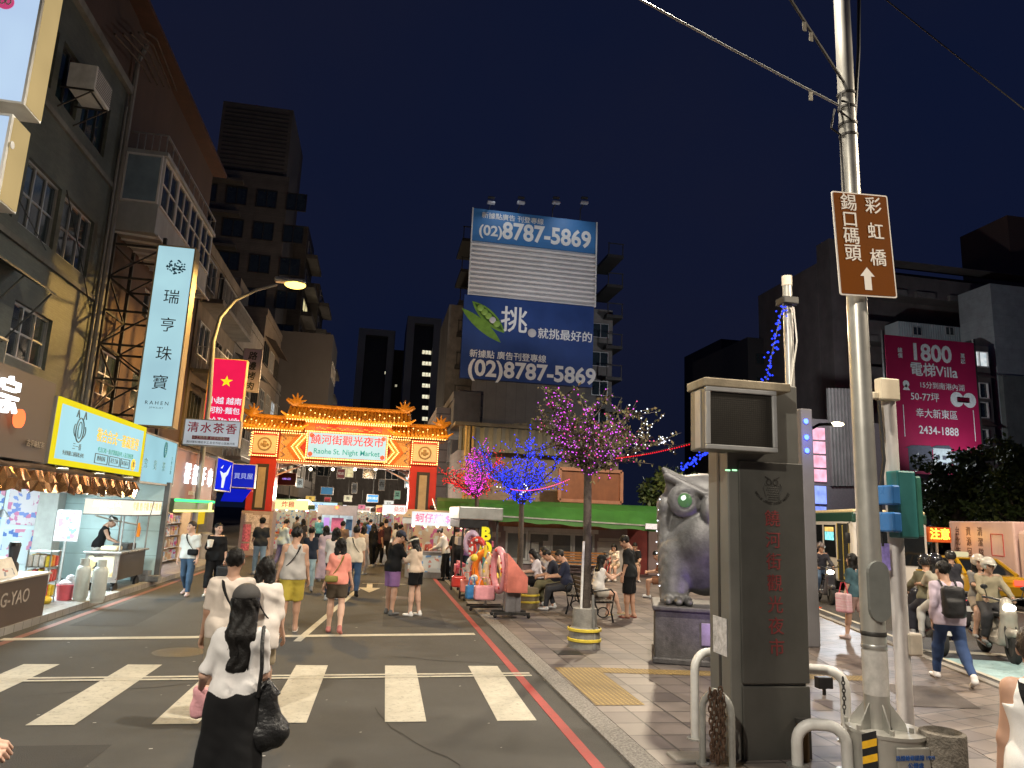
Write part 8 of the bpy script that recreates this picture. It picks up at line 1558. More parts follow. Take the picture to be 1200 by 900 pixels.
def lettersmat(c,es=0.0):return M('sl_%02d%02d%02d_%d'%tuple([int(99*q)for q in c]+[int(es*10)]),c,.5,emit=c if es else None,es=es)
def stall(label,x,y,rz,w=2.4,signc=(.9,.9,.85),es=1.1,txt='小吃',txc=(.6,.05,.05),roofm=None,tube=white_tube,goodsm=0,hgt=2.35,posts=True,lampw=0.0,group='stalls along the market lane'):
 """front faces -Y before rotation"""
 t=thing('market_stall',label,'stall',(x,y,0),rz,group);m=MB();m.bbox((-w/2,-.45,.0),(w/2,.45,.86),.015);c=m.build('counter',M('stall_steel',(.38,.36,.34),.35,.7,.2,4,stain=.3),t)
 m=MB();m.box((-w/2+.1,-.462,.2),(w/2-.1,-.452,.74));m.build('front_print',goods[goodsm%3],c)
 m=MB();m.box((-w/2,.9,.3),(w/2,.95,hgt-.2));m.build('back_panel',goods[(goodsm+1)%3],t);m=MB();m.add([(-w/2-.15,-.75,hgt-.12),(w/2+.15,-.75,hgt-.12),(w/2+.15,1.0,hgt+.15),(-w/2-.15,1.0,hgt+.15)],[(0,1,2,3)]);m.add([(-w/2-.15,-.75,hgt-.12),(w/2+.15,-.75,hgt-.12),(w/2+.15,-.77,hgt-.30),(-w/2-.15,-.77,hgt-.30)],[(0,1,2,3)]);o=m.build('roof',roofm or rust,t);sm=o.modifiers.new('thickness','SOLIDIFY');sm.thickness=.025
 m=MB()
 for a in(-w/2+.03,w/2-.03):
  for b in(-.42,.9):m.bar((a,b,0),(a,b,hgt),.045)
 m.build('post',steel,t)
 m=MB();m.bbox((-w*.42,-.86,hgt-.34),(w*.42,-.79,hgt+.10),.01);sb=m.build('sign_board',E('stall_sign_%02d%02d%02d'%tuple(int(99*q)for q in signc),signc,es,.1,2),t);m=MB();m.text(txt,(0,-.863,hgt-.12),size=.30,bold=.02);m.build('lettering',lettersmat(txc,.3),sb)
 m=MB();m.box((-w*.42,-.3,hgt-.18),(w*.42,-.24,hgt-.13));m.box((-w*.42,.5,hgt-.10),(w*.42,.56,hgt-.05));m.build('tube_light',tube,t)
 rr=random.Random(int(x*10+y));m=MB()
 for i in range(int(w*9)):a,b=rr.uniform(-w/2+.1,w/2-.1),rr.uniform(-.38,.38);k=rr.randrange(3);r_=rr.uniform(.05,.09);(m.sph((a,b,.86+r_*.8),r_,k,8,(1,1,.8))if k else m.bbox((a-r_,b-r_,.861),(a+r_,b+r_,.86+rr.uniform(.08,.3)),.012,k))
 o=m.build('goods',[M('goods_red',(.55,.10,.06),.5,0,.3,9),M('goods_gold',(.62,.38,.10),.5,0,.3,9),M('goods_cream',(.62,.58,.48),.5,0,.3,9)],t);o['kind']='stuff'
 m=MB()
 for i in range(5):a=-w/2+.2+i*(w-.4)/4;m.sph((a,-.6,hgt-.36),.055,0,8);m.bar((a,-.6,hgt-.3),(a,-.6,hgt-.12),.012)
 m.build('bulb',E('stall_bulb',(1,.82,.5),5),t);return t
greenr=M('green_stall_roof',(.05,.12,.05),.6,0,.2,3,stain=.3);redr=M('red_stall_roof',(.22,.03,.03),.6,0,.2,3,stain=.2)
HP=math.pi/2
stall('yellow lit stall just behind the left gate column',-4.2,35.8,.25,2.2,(1,.85,.35),1.4,'炸雞',tube=warm_tube,roofm=greenr,goodsm=1)
stall('stall with a pale blue board left of the grey kiosk',-3.1,41.0,.1,2.4,(.55,.8,1),1.2,'冰品',(.1,.2,.6),goodsm=2,roofm=greenr)
stall('orange lit stall second behind the left gate column',-4.6,39.0,.9,2.2,(1,.6,.2),1.2,'燒烤',tube=warm_tube,goodsm=0)
stall('white board stall on the left further in',-4.4,47.0,.9,2.6,(.95,.95,.9),1.1,'牛排',goodsm=1)
stall('bright white stall under a long red roof right of the lane',1.9,38.0,-.5,3.0,(.95,.92,.85),1.3,'藥燉排骨',roofm=redr,goodsm=2)
stall('orange board stall beside the red roofed stall',1.3,42.5,-.35,2.4,(1,.55,.2),1.1,'胡椒餅',tube=warm_tube,goodsm=0)
stall('stall with a pink board deeper on the right',2.2,47.5,-.6,2.6,(1,.6,.7),1.1,'飲料',goodsm=1)
stall('far stall with a pale green board on the right',1.6,54.0,-.4,2.6,(.7,1,.8),1.1,'水果',goodsm=2)
stall('far stall with a white board on the left',-3.4,55.0,.4,2.6,(.95,.95,1),1.1,'臭豆腐',goodsm=0)
stall('farthest stall closing the middle of the lane',-1.0,62.0,0,3.0,(1,.85,.7),1.1,'大腸麵線',tube=warm_tube,goodsm=1)
ky=40.0;(a,z1),(b,_)=xz(375,592,ky),xz(417,592,ky);k=thing('kiosk','grey framed kiosk with posters and one red lamp in the middle of the lane','kiosk',((a+b)/2,ky,0));m=MB()
for x in(a,b):m.box((x-.10,ky-.1,0),(x+.10,ky+.1,z1))
m.box((a-.1,ky-.12,z1-.5),(b+.1,ky+.9,z1+.02));m.build('frame',M('kiosk_grey',(.30,.27,.28),.5,.2,.15,3),k,world=True);m=MB();m.box((a+.1,ky+.7,.2),(b-.1,ky+.75,z1-.5));m.build('glass_front',E('kiosk_glow',(.62,.72,.85),.8,.4,2.5),k,world=True)
for i,(u,v,w_,h_,mt)in enumerate(((.12,.55,.16,.35,E('kiosk_violet',(.75,.4,.95),.9)),(.34,.50,.34,.40,M('kiosk_maroon',(.40,.10,.16),.5,0,.3,8,emit=(.5,.1,.2),es=.5)),(.75,.55,.18,.32,M('kiosk_blue',(.05,.14,.32),.5,0,.2,4)),(.34,.15,.36,.28,goods[0]))):m=MB();m.box((a+(b-a)*u,ky+.60+.02*i,z1*v*.8),(a+(b-a)*(u+w_),ky+.62+.02*i,z1*(v+h_)*.8));m.build('poster',mt,k,world=True)
m=MB();c=AY(395,594.5,ky-.15);m.sph((c[0],ky-.16,c[2]),.09,0,10);m.build('red_lamp',E('red_beacon',(1,.12,.03),6),k,world=True)
for i,(X_,Y_,P_,c_)in enumerate(((-3.4,37.2,480,(1,.84,.6)),(.8,37.0,480,(1,.92,.8)),(-1.2,45,380,(1,.88,.7)),(-1.2,56,380,(1,.88,.7)))):lamp('POINT','lane_light',(X_,Y_,2.9),P_,c_,.5)
# ---- steel cooking stall with white sign, right of the gate, and toy stall with pool floats

st1=stall('steel cooking stall with a white and pink board at the plaza edge',AY(512,650,24.6)[0],24.6,-.15,2.0,(.92,.93,.95),1.1,'蚵仔煎 $70',(.75,.1,.25),roofm=steel,goodsm=2,hgt=2.05,group='stalls at the plaza edge')
lamp('POINT','plaza_stall_light',(AY(512,650,24)[0],23.7,1.9),70,(1,.95,.9),.3)
tx0,tx1=AY(540,650,18.6)[0],AY(580,650,18.6)[0];ts=thing('toy_stall','toy stall with an aluminium roof box and a black letter banner','stall',((tx0+tx1)/2,18.6,pz));(_,zr1),(_,zr0)=xz(556,594,18.6),xz(556,609,18.6)
m=MB();m.bbox((tx0-.15,18.2,zr0),(tx1+.10,20.6,zr1),.03);m.build('roof',M('stall_aluminium',(.50,.52,.50),.35,.6,.2,2,stain=.25),ts,world=True);m=MB();m.bbox((tx0-.12,18.25,zr0-.22),(tx1-.25,20.5,zr0-.003),.02);m.build('valance',blackm,ts,world=True)
m=MB()
for x in(tx0,tx1):
 for y in(18.4,20.4):m.bar((x,y,pz),(x,y,zr0),.05)
for y in(18.4,20.4):m.bar((tx0,y,.55),(tx1,y,.55),.04);m.bar((tx0,y,1.3),(tx1,y,1.3),.035)
m.build('post',dsteel,ts,world=True)
(bx0_,bz1),(bx1_,_),(_,bz0)=xz(562,618,18.1),xz(577,618,18.1),xz(569,668,18.1);m=MB();m.box((bx0_,18.1,bz0),(bx1_,18.13,bz1));bn=m.build('banner',blackm,ts,world=True)
m=MB()
for i,ch in enumerate('BOY'):m.text(ch,((bx0_+bx1_)/2,18.098,bz1-.17-i*.36),size=.44,bold=.05,sx=.95)
m.build('lettering',M('acid_yellow',(.75,.72,.02),.5,emit=(.8,.78,.0),es=.25),bn,world=True)
rr=random.Random(9);m=MB()
for i in range(34):m.bbox((tx0+rr.uniform(0,1)*(tx1-tx0)-.06,18.3+rr.uniform(0,2),(c:=rr.choice((.56,1.31)))+.0),(tx0+rr.uniform(0,1)*(tx1-tx0)+.06,18.45+rr.uniform(0,2),c+rr.uniform(.12,.3)),.015,rr.randrange(4))
o=m.build('hanging_toys',[M('toy_%d'%i,c,.4,0,.2,9)for i,c in enumerate(((.62,.12,.2),(.1,.35,.6),(.65,.55,.1),(.55,.5,.5)))],ts,world=True);o['kind']='stuff'
plast={k:M('inflatable_'+k,c,.25,0,.15,5,coat=.4)for k,c in(('orange',(.75,.20,.02)),('pink',(.72,.32,.36)),('salmon',(.70,.22,.17)),('cream',(.68,.52,.36)),('yellow',(.75,.55,.06)),('white',(.66,.66,.64)),('red',(.55,.05,.04)),('blue',(.05,.22,.50)),('teal',(.10,.35,.38)),('lilac',(.6,.45,.6)))}
def ringfloat(label,px,py,Y,R_,r_,mat,tilt=.2,rz=.2,squash=1.0,spots=None):
 c=AY(px,py,Y);t=thing('pool_float',label,'pool float',c,0,'pool floats on the toy racks');m=MB();n,k=28,12;V=[]
 Rm=rotm('Z',rz)@rotm('X',tilt)
 for i in range(n):
  a=2*math.pi*i/n
  for j in range(k):b=2*math.pi*j/k;q=R_+r_*math.cos(b);V.append(Rm@np.array((q*math.cos(a)*squash,r_*math.sin(b),q*math.sin(a))))
 m.add(V,[(i*k+j,i*k+(j+1)%k,((i+1)%n)*k+(j+1)%k,((i+1)%n)*k+j)for i in range(n)for j in range(k)],0,True);m.build('ring',plast[mat],t)
 if spots:
  m=MB();rr=random.Random(3)
  for i in range(14):a=rr.random()*6.28;p=Rm@np.array((R_*math.cos(a)*squash,-r_*.92,R_*math.sin(a)));m.sph(p,.035,0,6,(1,.4,1))
  m.build('print',plast[spots],t)
 return t
ringfloat('orange swim ring with a white centre on the toy rack',567,668,16.9,.36,.12,'orange',.1,-.5,.62);ringfloat('white and green swim ring left of the orange one',555,672,17.3,.34,.10,'white',.1,-.6,.5,'teal');ringfloat('cream spotted swim ring in front of the orange one',579,672,16.2,.34,.11,'cream',.1,-.5,.6,'yellow');ringfloat('large pink printed swim ring nearest the camera',585,668,15.6,.42,.085,'pink',.05,-1.1,.5,'red');ringfloat('red swim ring hanging at the back of the toy rack',560,645,17.8,.26,.09,'red',.1,-.5,.7,'white');ringfloat('lilac swim ring under the toy stall roof',553,636,18.0,.24,.08,'lilac',.1,-.4,.7)
c=AY(603,690,15.3);t=thing('toy_slide','salmon pink plastic hood shaped toy on a grey pedestal','toy',(c[0],15.3,pz));zA,zB,zC=AY(600,655,15.3)[2],AY(600,675,15.3)[2],AY(600,693,15.3)[2]
m=MB();m.add([(c[0]-.22,15.0,zC),(c[0]+.22,15.0,zC),(c[0]+.22,15.6,zC),(c[0]-.22,15.6,zC),(c[0]-.22,15.0,zB),(c[0]+.22,15.0,zB),(c[0]+.22,15.6,zB),(c[0]-.22,15.6,zB)],[(0,3,2,1),(0,1,5,4),(1,2,6,5),(2,3,7,6),(3,0,4,7)]);m.add([(c[0]-.22,15.0,zB),(c[0]+.22,15.0,zB),(c[0]+.22,15.6,zB),(c[0]-.22,15.6,zB),(c[0]-.215,15.1,zA+.12),(c[0]-.20,15.1,zA+.12),(c[0]-.20,15.6,zA+.12),(c[0]-.26,15.6,zA+.12)],[(0,1,5,4),(1,2,6,5),(2,3,7,6),(3,0,4,7),(4,5,6,7)]);o=m.build('hood',plast['salmon'],t,world=True);bv=o.modifiers.new('soft','BEVEL');bv.width=.025;bv.segments=2
m=MB();m.bbox((c[0]-.2,15.2,pz+.1),(c[0]+.02,15.5,zC-.003),.02);m.bbox((c[0]-.05,15.25,pz+.1),(c[0]+.14,15.45,zC-.003),.02);m.build('pedestal',M('grey_pedestal',(.24,.23,.24),.6,0,.2,5,stain=.3),t,world=True)
m=MB();m.bar((c[0]-.45,15.1,pz+.09),(c[0]+.30,15.1,pz+.09),.05);m.bar((c[0]-.45,15.5,pz+.09),(c[0]+.30,15.5,pz+.09),.05);m.bar((c[0]-.1,15.0,pz+.09),(c[0]-.1,15.6,pz+.09),.05)
for x in(-.43,.28):
 for y in(15.1,15.5):m.sph((c[0]+x,y,pz+.04),.042,1,10)
m.build('wheeled_base',[dsteel,blackm],t,world=True)
for i,(x,y)in enumerate(((576,716),(566,704),(556,692))):
 q=G(x,y,pz);t=thing('wheeled_rack',['nearest','middle','farthest'][i]+' low black wheeled rack rail of the toy stall','rack',q,.15,'wheeled rack rails');m=MB();m.bar((-.5,0,.09),(.3,0,.09),.05);m.bar((-.5,.3,.09),(.3,.3,.09),.05);m.bar((-.1,-.05,.09),(-.1,.35,.09),.05);m.build('rail',dsteel,t)
 for xx in(-.48,.28):m=MB();m.sph((xx,0,.042),.042,0,10);m.build('castor',blackm,t)
 m=MB();m.tube([(-.1,.15,.1),(-.1,.15,1.25)],.025,0,8);m.build('upright',steel,t)
def tbag(label,px,py,Y,w_,h_,mat,rz=0):
 c=AY(px,py,Y);t=thing('tote_bag',label,'bag',c,rz,'beach bags on the toy racks');S=SDF(.02);S.boxy((0,0,h_/2),(w_/2,.09,h_/2),.04);v,f=S.mesh(.02);m=MB();m.add(v,f,0,True);m.build('bag',plast[mat],t);m=MB();m.tube([(-w_*.3,0,h_-.02),(-w_*.18,0,h_+.16),(w_*.18,0,h_+.16),(w_*.3,0,h_-.02)],.014,0,6);m.build('handle',plast[mat],t)
tbag('red basket bag hanging low at the back of the toy racks',537,688,17.3,.34,.26,'red');tbag('blue beach bag hanging low beside the pink ones',552,702,15.9,.26,.30,'blue',.2);tbag('salmon pink beach bag hanging low in front',567,703,15.5,.44,.30,'pink',.1);tbag('small coral beach bag behind the blue one',546,694,16.6,.28,.28,'salmon')
rr=random.Random(21)
for i in range(16):
 c_=AY(548+rr.random()*34,640+rr.random()*44,15.9+rr.random()*1.8);t=thing('hanging_toy',['small','round','striped','long'][i%4]+' '+['red','yellow','teal','white'][(i//4)%4]+' toy hanging among the swim rings','toy',c_,0,'small toys hung on the racks');m=MB();k=i%4
 if k==0:m.bbox((-.05,-.03,-.09),(.05,.03,.03),.02)
 elif k==1:m.sph((0,0,-.06),.085,0,12)
 elif k==2:m.lathe((0,0,-.12),[(0,0),(.07,.02),(.05,.12),(0,.16)],0,12)
 else:m.tube([(0,0,.05),(.02,0,-.1),(-.02,0,-.22)],[.03,.045,.02],0,8)
 m.build('toy',plast[['red','yellow','teal','white'][(i//4)%4]],t);m=MB();m.tube([(0,0,.02),(0,.01,.16)],.006,0,4);m.build('cord',dsteel,t)
c=G(618,712,pz);t=thing('barrier','low brown barrier with two yellow bands beside the seated people','barrier',(c[0],c[1],pz));m=MB();m.lathe((c[0],c[1],pz),[(0,0),(.28,0),(.25,.45),(0,.46)],0,20);m.build('drum',M('brown_drum',(.16,.13,.08),.7,0,.2,5),t,world=True)
for z in(.12,.27):m=MB();m.lathe((c[0],c[1],pz+z),[(.275-.03*z,0),(.29-.03*z,.01),(.29-.03*z,.04),(.268-.03*z,.05)],0,20);m.build('band',M('band_yellow',(.62,.48,.06),.5),t,world=True)
t=thing('bicycle','dark city bicycle leaning near the shop house windows','bicycle',(AY(712,675,24)[0],24.0,pz),1.0);m=MB()
for x in(-.5,.5):m.tube([(x+.33*math.cos(a),0,.34+.33*math.sin(a))for a in np.linspace(0,6.28,24)],.022,0,6)
m.build('wheel',blackm,t);m=MB();
for a,b in(((-.5,0,.34),(-.12,0,.32)),((-.12,0,.32),(-.28,0,.86)),((-.5,0,.34),(-.24,0,.72)),((-.12,0,.32),(.36,0,.72)),((-.25,0,.74),(.34,0,.82)),((.34,0,.85),(.5,0,.34))):m.tube([a,b],.02,0,6)
m.build('frame',M('bicycle_red',(.25,.03,.03),.4),t);m=MB();m.tube([(.30,-.28,1.0),(.36,-.1,.98),(.34,0,.92),(.36,.1,.98),(.30,.28,1.0)],.014,0,6);m.build('handlebar',dsteel,t);m=MB();m.sph((-.29,0,.9),.1,0,10,(1.3,.7,.4));m.build('saddle',blackm,t)
# ================================================================ vehicles on the avenue

AVR=-math.atan2(ADIR[0],ADIR[1])
tyre=M('tyre_rubber',(.02,.02,.021),.8,0,.2,20);chrome=M('chrome',(.6,.6,.6),.15,1,.05);dglass=GLASS('vehicle_glass',(.012,.014,.016),.06)
def wheel(t,c,r,w,axis='X',rimm=None):
 c=np.array(c,float);m=MB();m.lathe(c,[(r*.55,-w/2),(r*.9,-w/2),(r,-w/3),(r,w/3),(r*.9,w/2),(r*.55,w/2)],0,26,axis=axis);o=m.build('tyre',tyre,t);m=MB();m.lathe(c,[(0,-w*.42),(r*.56,-w*.38),(r*.58,w*.38),(0,w*.42)],0,26,axis=axis);m.build('rim',rimm or M('dark_rim',(.10,.10,.10),.35,.7,.2,6),o);return o
def scooter(label,loc,rz,col,headlight=8.0,group='scooters on the avenue'):
 """faces +Y"""
 t=thing('scooter',label,'scooter',loc,rz,group);bm_=M('scooter_'+'%02d%02d%02d'%tuple(int(99*q)for q in col),col,.22,.1,.1,3,coat=.6);h=.02
 S=SDF(.05);S.cone((0,.50,.42),(0,.58,.80),.17,.12,.06,fl=((0,1.,0),1.7));S.cone((0,.56,.80),(0,.50,.98),.13,.10,.05,fl=((0,1.,0),1.3));S.boxy((0,.18,.30),(.17,.32,.05),.04);S.cone((0,-.12,.42),(0,-.72,.60),.17,.12,.06);S.cone((0,-.2,.55),(0,-.6,.62),.15,.13,.05);v,f=S.mesh(h);m=MB();m.add(v,f,0,True);m.build('body',bm_,t)
 S=SDF(.04);S.cone((0,.62,.48),(0,.80,.50),.10,.07,.05);S.cone((0,.78,.52),(0,.52,.52),.075,.07,.04,fl=((0,0,1.),1.8));v,f=S.mesh(h);m=MB();m.add(v,f,0,True);m.build('front_mudguard',bm_,t)
 S=SDF(.03);S.boxy((0,-.22,.745),(.135,.26,.05),.045);S.boxy((0,-.56,.775),(.13,.20,.05),.045);v,f=S.mesh(h);m=MB();m.add(v,f,0,True);m.build('saddle',blackm,t)
 wheel(t,(0,.66,.25),.25,.11);wheel(t,(0,-.58,.25),.25,.12);m=MB()
 for s in(-1,1):m.tube([(s*.085,.66,.25),(s*.08,.60,.55),(s*.04,.54,.9)],.022,0,8)
 m.build('fork',dsteel,t);m=MB();m.tube([(-.33,.40,1.06),(-.2,.47,1.05),(0,.50,1.0),(.2,.47,1.05),(.33,.40,1.06)],.018,0,8);m.build('handlebar',blackm,t)
 for s in(-1,1):m=MB();m.tube([(s*.26,.44,1.05),(s*.30,.47,1.2)],.008,0,5);m.sph((s*.31,.47,1.24),.06,0,10,(1,.3,.75));m.build('mirror',blackm,t)
 m=MB();m.sph((0,.63,.91),.085,0,14,(1.25,.45,.75));m.build('headlight',E('scooter_headlight',(1,.93,.76),headlight)if headlight else M('dead_lamp',(.5,.5,.5),.1),t);m=MB();m.sph((0,-.80,.62),.07,0,10,(1.4,.5,.6));m.build('tail_light',M('tail_red',(.5,.02,.02),.2,emit=(1,.03,.02),es=.8),t);m=MB();m.box((-.13,-.80,.38),(.13,-.785,.50));m.build('number_plate',whitem,t)
 m=MB();m.tube([(.16,.05,.20),(.17,-.35,.26),(.17,-.72,.33)],.05,0,8);m.build('exhaust',chrome,t);return t
def rider(label,loc,rz,col,helm,back=.0,sex='m',bt=('jeans',JN),sk='b',pillion=False,foot=None):
 c=np.array(loc,float)+rotm('Z',rz)@np.array([0,-.22-back,0]);ar=((48,12,18,.15),(48,12,18,.15))if not pillion else((50,8,40,.1),(50,8,40,.1));lg=((62,72,12),(62,72,12))if not foot else((62,72,12),(30,18,16))
 return person(label,tuple(c),rz,1.68,sex,('tee' if pillion else 'long',col),bt,('sneaker',(.3,.3,.3)),('short' if sex=='m' else 'bob',None),('helmet',helm),lg,ar,6 if not pillion else 3,(rnd.uniform(-15,15),0),.79+(.03 if pillion else 0),sk,.021,('grip','grip'),group='riders on the avenue')
SH=math.pi-.42
a=G(1170,770);scooter('grey beige scooter with a glaring headlight and two riders in the cyan box',a,SH,(.36,.33,.28),14)
rider('rider in beige patterned shirt and open silver helmet on the nearest scooter',a,SH,(.33,.29,.20),(.58,.56,.50),bt=('trousers',(.05,.05,.055)));rider('pillion passenger in grey with a cream helmet behind the beige rider',a,SH,(.22,.21,.20),(.55,.48,.40),.42,'f',('shorts',(.3,.25,.2)),'a',True)
lamp_at=a;a=G(1082,762);scooter('dark scooter waiting at the kerb beside the man with the backpack',(a[0]+.1,a[1],0),-.35,(.03,.03,.035),0)
rider('rider in khaki jacket and black helmet seen from behind at the kerb',(a[0]+.1,a[1],0),-.35,(.16,.15,.10),(.02,.02,.022),bt=('trousers',(.03,.03,.035)));rider('pillion passenger in pale khaki and black helmet behind the kerb rider',(a[0]+.1,a[1],0),-.35,(.40,.36,.28),(.015,.015,.018),.42,'f',('jeans',(.5,.5,.48)),'a',True)
a=G(1105,735);scooter('black scooter further out behind the waiting riders',(a[0]+.8,a[1]+.6,0),-.3,(.02,.02,.03),0);rider('rider in dark jacket with a black helmet further out',(a[0]+.8,a[1]+.6,0),-.3,(.04,.04,.05),(.03,.03,.03))
a=G(966,706);scooter('small scooter with a bright headlight coming down the avenue behind the pillar',(a[0],a[1],0),math.pi+AVR,(.06,.06,.07),14);rider('rider in black with a dark helmet on the oncoming scooter',(a[0],a[1],0),math.pi+AVR,(.03,.03,.035),(.1,.08,.08))
a=G(955,700);scooter('second oncoming scooter half hidden by the pillar',(a[0]-.1,a[1]+2.5,0),math.pi+AVR,(.2,.05,.05),3);rider('rider in red helmet half hidden by the pillar',(a[0]-.1,a[1]+2.5,0),math.pi+AVR,(.5,.45,.42),(.4,.05,.05))
lamp('SPOT','scooter_beam',(lamp_at[0]-.8*math.sin(SH),lamp_at[1]+.8*math.cos(SH),.92),18,(1,.93,.8),.05,(lamp_at[0]-6*math.sin(SH),lamp_at[1]+6*math.cos(SH),0),60,.6)
for px,py,lab in((951,712,'orange traffic cone at the avenue kerb just right of the pillar'),):
 q=G(px,py);t=thing('traffic_cone',lab,'traffic cone',q);m=MB();m.lathe((0,0,0),[(0,.03),(.15,.03),(.03,.72),(0,.72)],0,22);m.build('cone',M('cone_orange',(.75,.09,.02),.5,0,.1,4),t);m=MB();m.bbox((-.19,-.19,0),(.19,.19,.035),.01);m.build('base',M('cone_orange',(.75,.09,.02)),t)
q=G(1003,698);bus=thing('bus','white city bus with a dark green roof band and lit route display','bus',q,AVR+math.pi)
bw,bl,bh=2.4,10.5,2.85;m=MB();m.bbox((-bw,-bl,.32),(0,0,bh-.12),.10);m.build('body',M('bus_white',(.62,.60,.58),.35,0,.06,1,stain=.15),bus)
m=MB();m.bbox((-bw-.01,-bl-.01,bh-.45),(.012,.012,bh-.10),.05);m.build('green_band',M('bus_dark_green',(.02,.06,.045),.35),bus);m=MB();m.bbox((-bw+.02,-bl+.02,bh-.13),(-.02,-.02,bh),.05);m.build('roof',M('bus_roof_cream',(.66,.56,.34),.5),bus)
for y0,y1 in((-2.9,-1.7),(-4.4,-3.1),(-6.0,-4.6),(-7.6,-6.2),(-9.6,-7.9)):m=MB();m.box((.001,y0,1.15),(.016,y1,2.30));m.build('side_window',dglass,bus)
m=MB();m.box((.002,-1.5,.40),(.018,-.35,2.36));d=m.build('door',M('bus_door',(.03,.035,.035),.2),bus);m=MB();m.box((.019,-.95,.45),(.03,-.90,2.3));m.box((.019,-1.5,.40),(.03,-1.45,2.36));m.box((.019,-.40,.40),(.03,-.35,2.36));m.build('door_frame',M('door_yellow',(.5,.38,.08),.4),d)
m=MB();m.box((-bw+.12,.001,1.05),(-.12,.018,2.36));m.build('windscreen',dglass,bus);m=MB();m.box((-bw+.3,.004,2.42),(-.3,.03,2.70));m.build('destination_display',E('bus_front_display',(1,.5,.1),1.5,.6,9),bus);m=MB();m.box((.017,-2.75,1.75),(.03,-1.85,2.05));m.build('route_display',E('bus_side_display',(.25,.9,.85),1.6,.5,6),bus);m=MB();m.box((.017,-2.75,2.06),(.03,-1.85,2.22));m.build('route_number',E('bus_side_orange',(1,.45,.12),1.6,.5,6),bus)
for x in(-bw+.25,-.25):m=MB();m.sph((x,.0,.75),.14,0,12,(1,.3,.8));m.build('headlight',E('bus_headlight',(1,.95,.85),6),bus)
for y in(-2.3,-7.8):wheel(bus,(-.08,y,.46),.46,.28);wheel(bus,(-bw+.08,y,.46),.46,.28)
m=MB()
for k,ch in enumerate('市區公車'):m.text(ch,(.002,-6.9+k*.0,.95),(0,1,0),(0,0,1),.01)
m=MB();m.text('藍 20',(.004,-3.6,.85),(0,1,0),(0,0,1),.34,bold=.02);m.text('台北客運',(.004,-6.0,.85),(0,1,0),(0,0,1),.34,bold=.02);m.build('lettering',M('bus_pink_letters',(.55,.15,.2),.5),bus)
m=MB();m.tube([(.05,-.1,2.4),(.25,.25,2.35),(.28,.28,2.0)],.02,0,6);m.bbox((.2,.22,1.7),(.36,.30,2.05),.02);m.build('mirror',blackm,bus)
def sedan(label,loc,rz,col,tail=False,roofsign=False,group='cars on the avenue'):
 t=thing('car',label,'car',loc,rz,group);pm=M('car_'+'%02d%02d%02d'%tuple(int(99*q)for q in col),col,.25,.1,.05,2,coat=.8);W2=.86
 prof=[(-2.2,.35),(-2.25,.75),(-2.1,.95),(-1.5,1.0),(1.0,.95),(2.05,.78),(2.22,.60),(2.2,.32)];bm=bmesh.new();vs=[[bm.verts.new((x,y,z))for y,z in prof]for x in(-W2,W2)];n=len(prof);bm.faces.new(vs[0][::-1]);bm.faces.new(vs[1]);[bm.faces.new((vs[0][i],vs[0][(i+1)%n],vs[1][(i+1)%n],vs[1][i]))for i in range(n)];bmesh.ops.bevel(bm,geom=bm.edges[:],offset=.07,segments=3,affect='EDGES');m=MB();m.addbm(bm,0,True);m.build('body',pm,t)
 c=[(-1.75,.97),(-1.15,1.40),(.35,1.43),(1.15,.95)];m=MB();V=[(s*(W2-.06 if z<1.1 else W2-.22),y,z)for s in(-1,1)for y,z in c];m.add(V,[(0,1,2,3),(7,6,5,4),(0,4,5,1),(2,6,7,3)]);m.build('windows',dglass,t);m=MB();m.bbox((-W2+.2,-1.2,1.385),(W2-.2,.42,1.45),.03)
 for s in(-1,1):m.bar((s*(W2-.215),.36,1.42),(s*(W2-.05),1.16,.95),.06);m.bar((s*(W2-.215),-1.16,1.40),(s*(W2-.05),-1.78,.97),.09);m.bar((s*(W2-.215),-.35,1.42),(s*(W2-.045),-.35,.98),.06)
 m.build('roof',pm,t)
 for s in(-1,1):
  for y in(-1.35,1.35):wheel(t,(s*(W2-.08),y,.32),.32,.2)
  m=MB();m.bbox((s*.55-.2,-2.27,.72),(s*.55+.2,-2.2,.88),.02);m.build('tail_light',E('car_tail',(1,.05,.03),4)if tail else M('tail_dull',(.3,.02,.02),.2),t);m=MB();m.bbox((s*.58-.2,2.1,.62),(s*.58+.2,2.21,.76),.03);m.build('headlight',M('lamp_lens',(.6,.6,.6),.1),t)
 if roofsign:m=MB();m.bbox((-.25,-.5,1.455),(.25,-.3,1.6),.03);m.build('roof_sign',E('taxi_sign',(1,.85,.5),.8),t)
 return t
p=G(1118,706);sedan('yellow taxi stopped between the waiting scooters and the pink truck',(p[0]+.2,p[1]+.2,0),AVR+.15,(.42,.24,.01),True,True)
p=G(1066,690);sedan('dark car with glowing red tail lights behind the pale square post',(p[0]+.8,p[1]+2,0),AVR,(.03,.03,.035),True)
p=G(1085,675);sedan('pale car further down the avenue under the orange sign',(p[0],p[1]+8,0),AVR,(.4,.4,.38),True)
q=G(1115,695);tr_=thing('truck','pale pink box truck with dark characters and red roof beacons at the right edge','truck',(q[0],q[1],0),AVR+math.pi);pkw=M('truck_pink_white',(.60,.42,.38),.4,0,.08,1.5,stain=.2)
TL=4.2;m=MB();m.bbox((-2.0,.15,.75),(.0,TL,2.62),.05);m.build('cargo_box',pkw,tr_);m=MB();m.bbox((-1.95,TL+.12,.55),(-.02,TL+1.75,2.35),.12);cb=m.build('cab',M('truck_cab',(.64,.46,.40),.35,0,.06,2,coat=.3),tr_)
wv=lambda s:[(s,TL+.62,1.45),(s,TL+1.45,1.40),(s,TL+1.30,2.02),(s,TL+.62,2.08)]
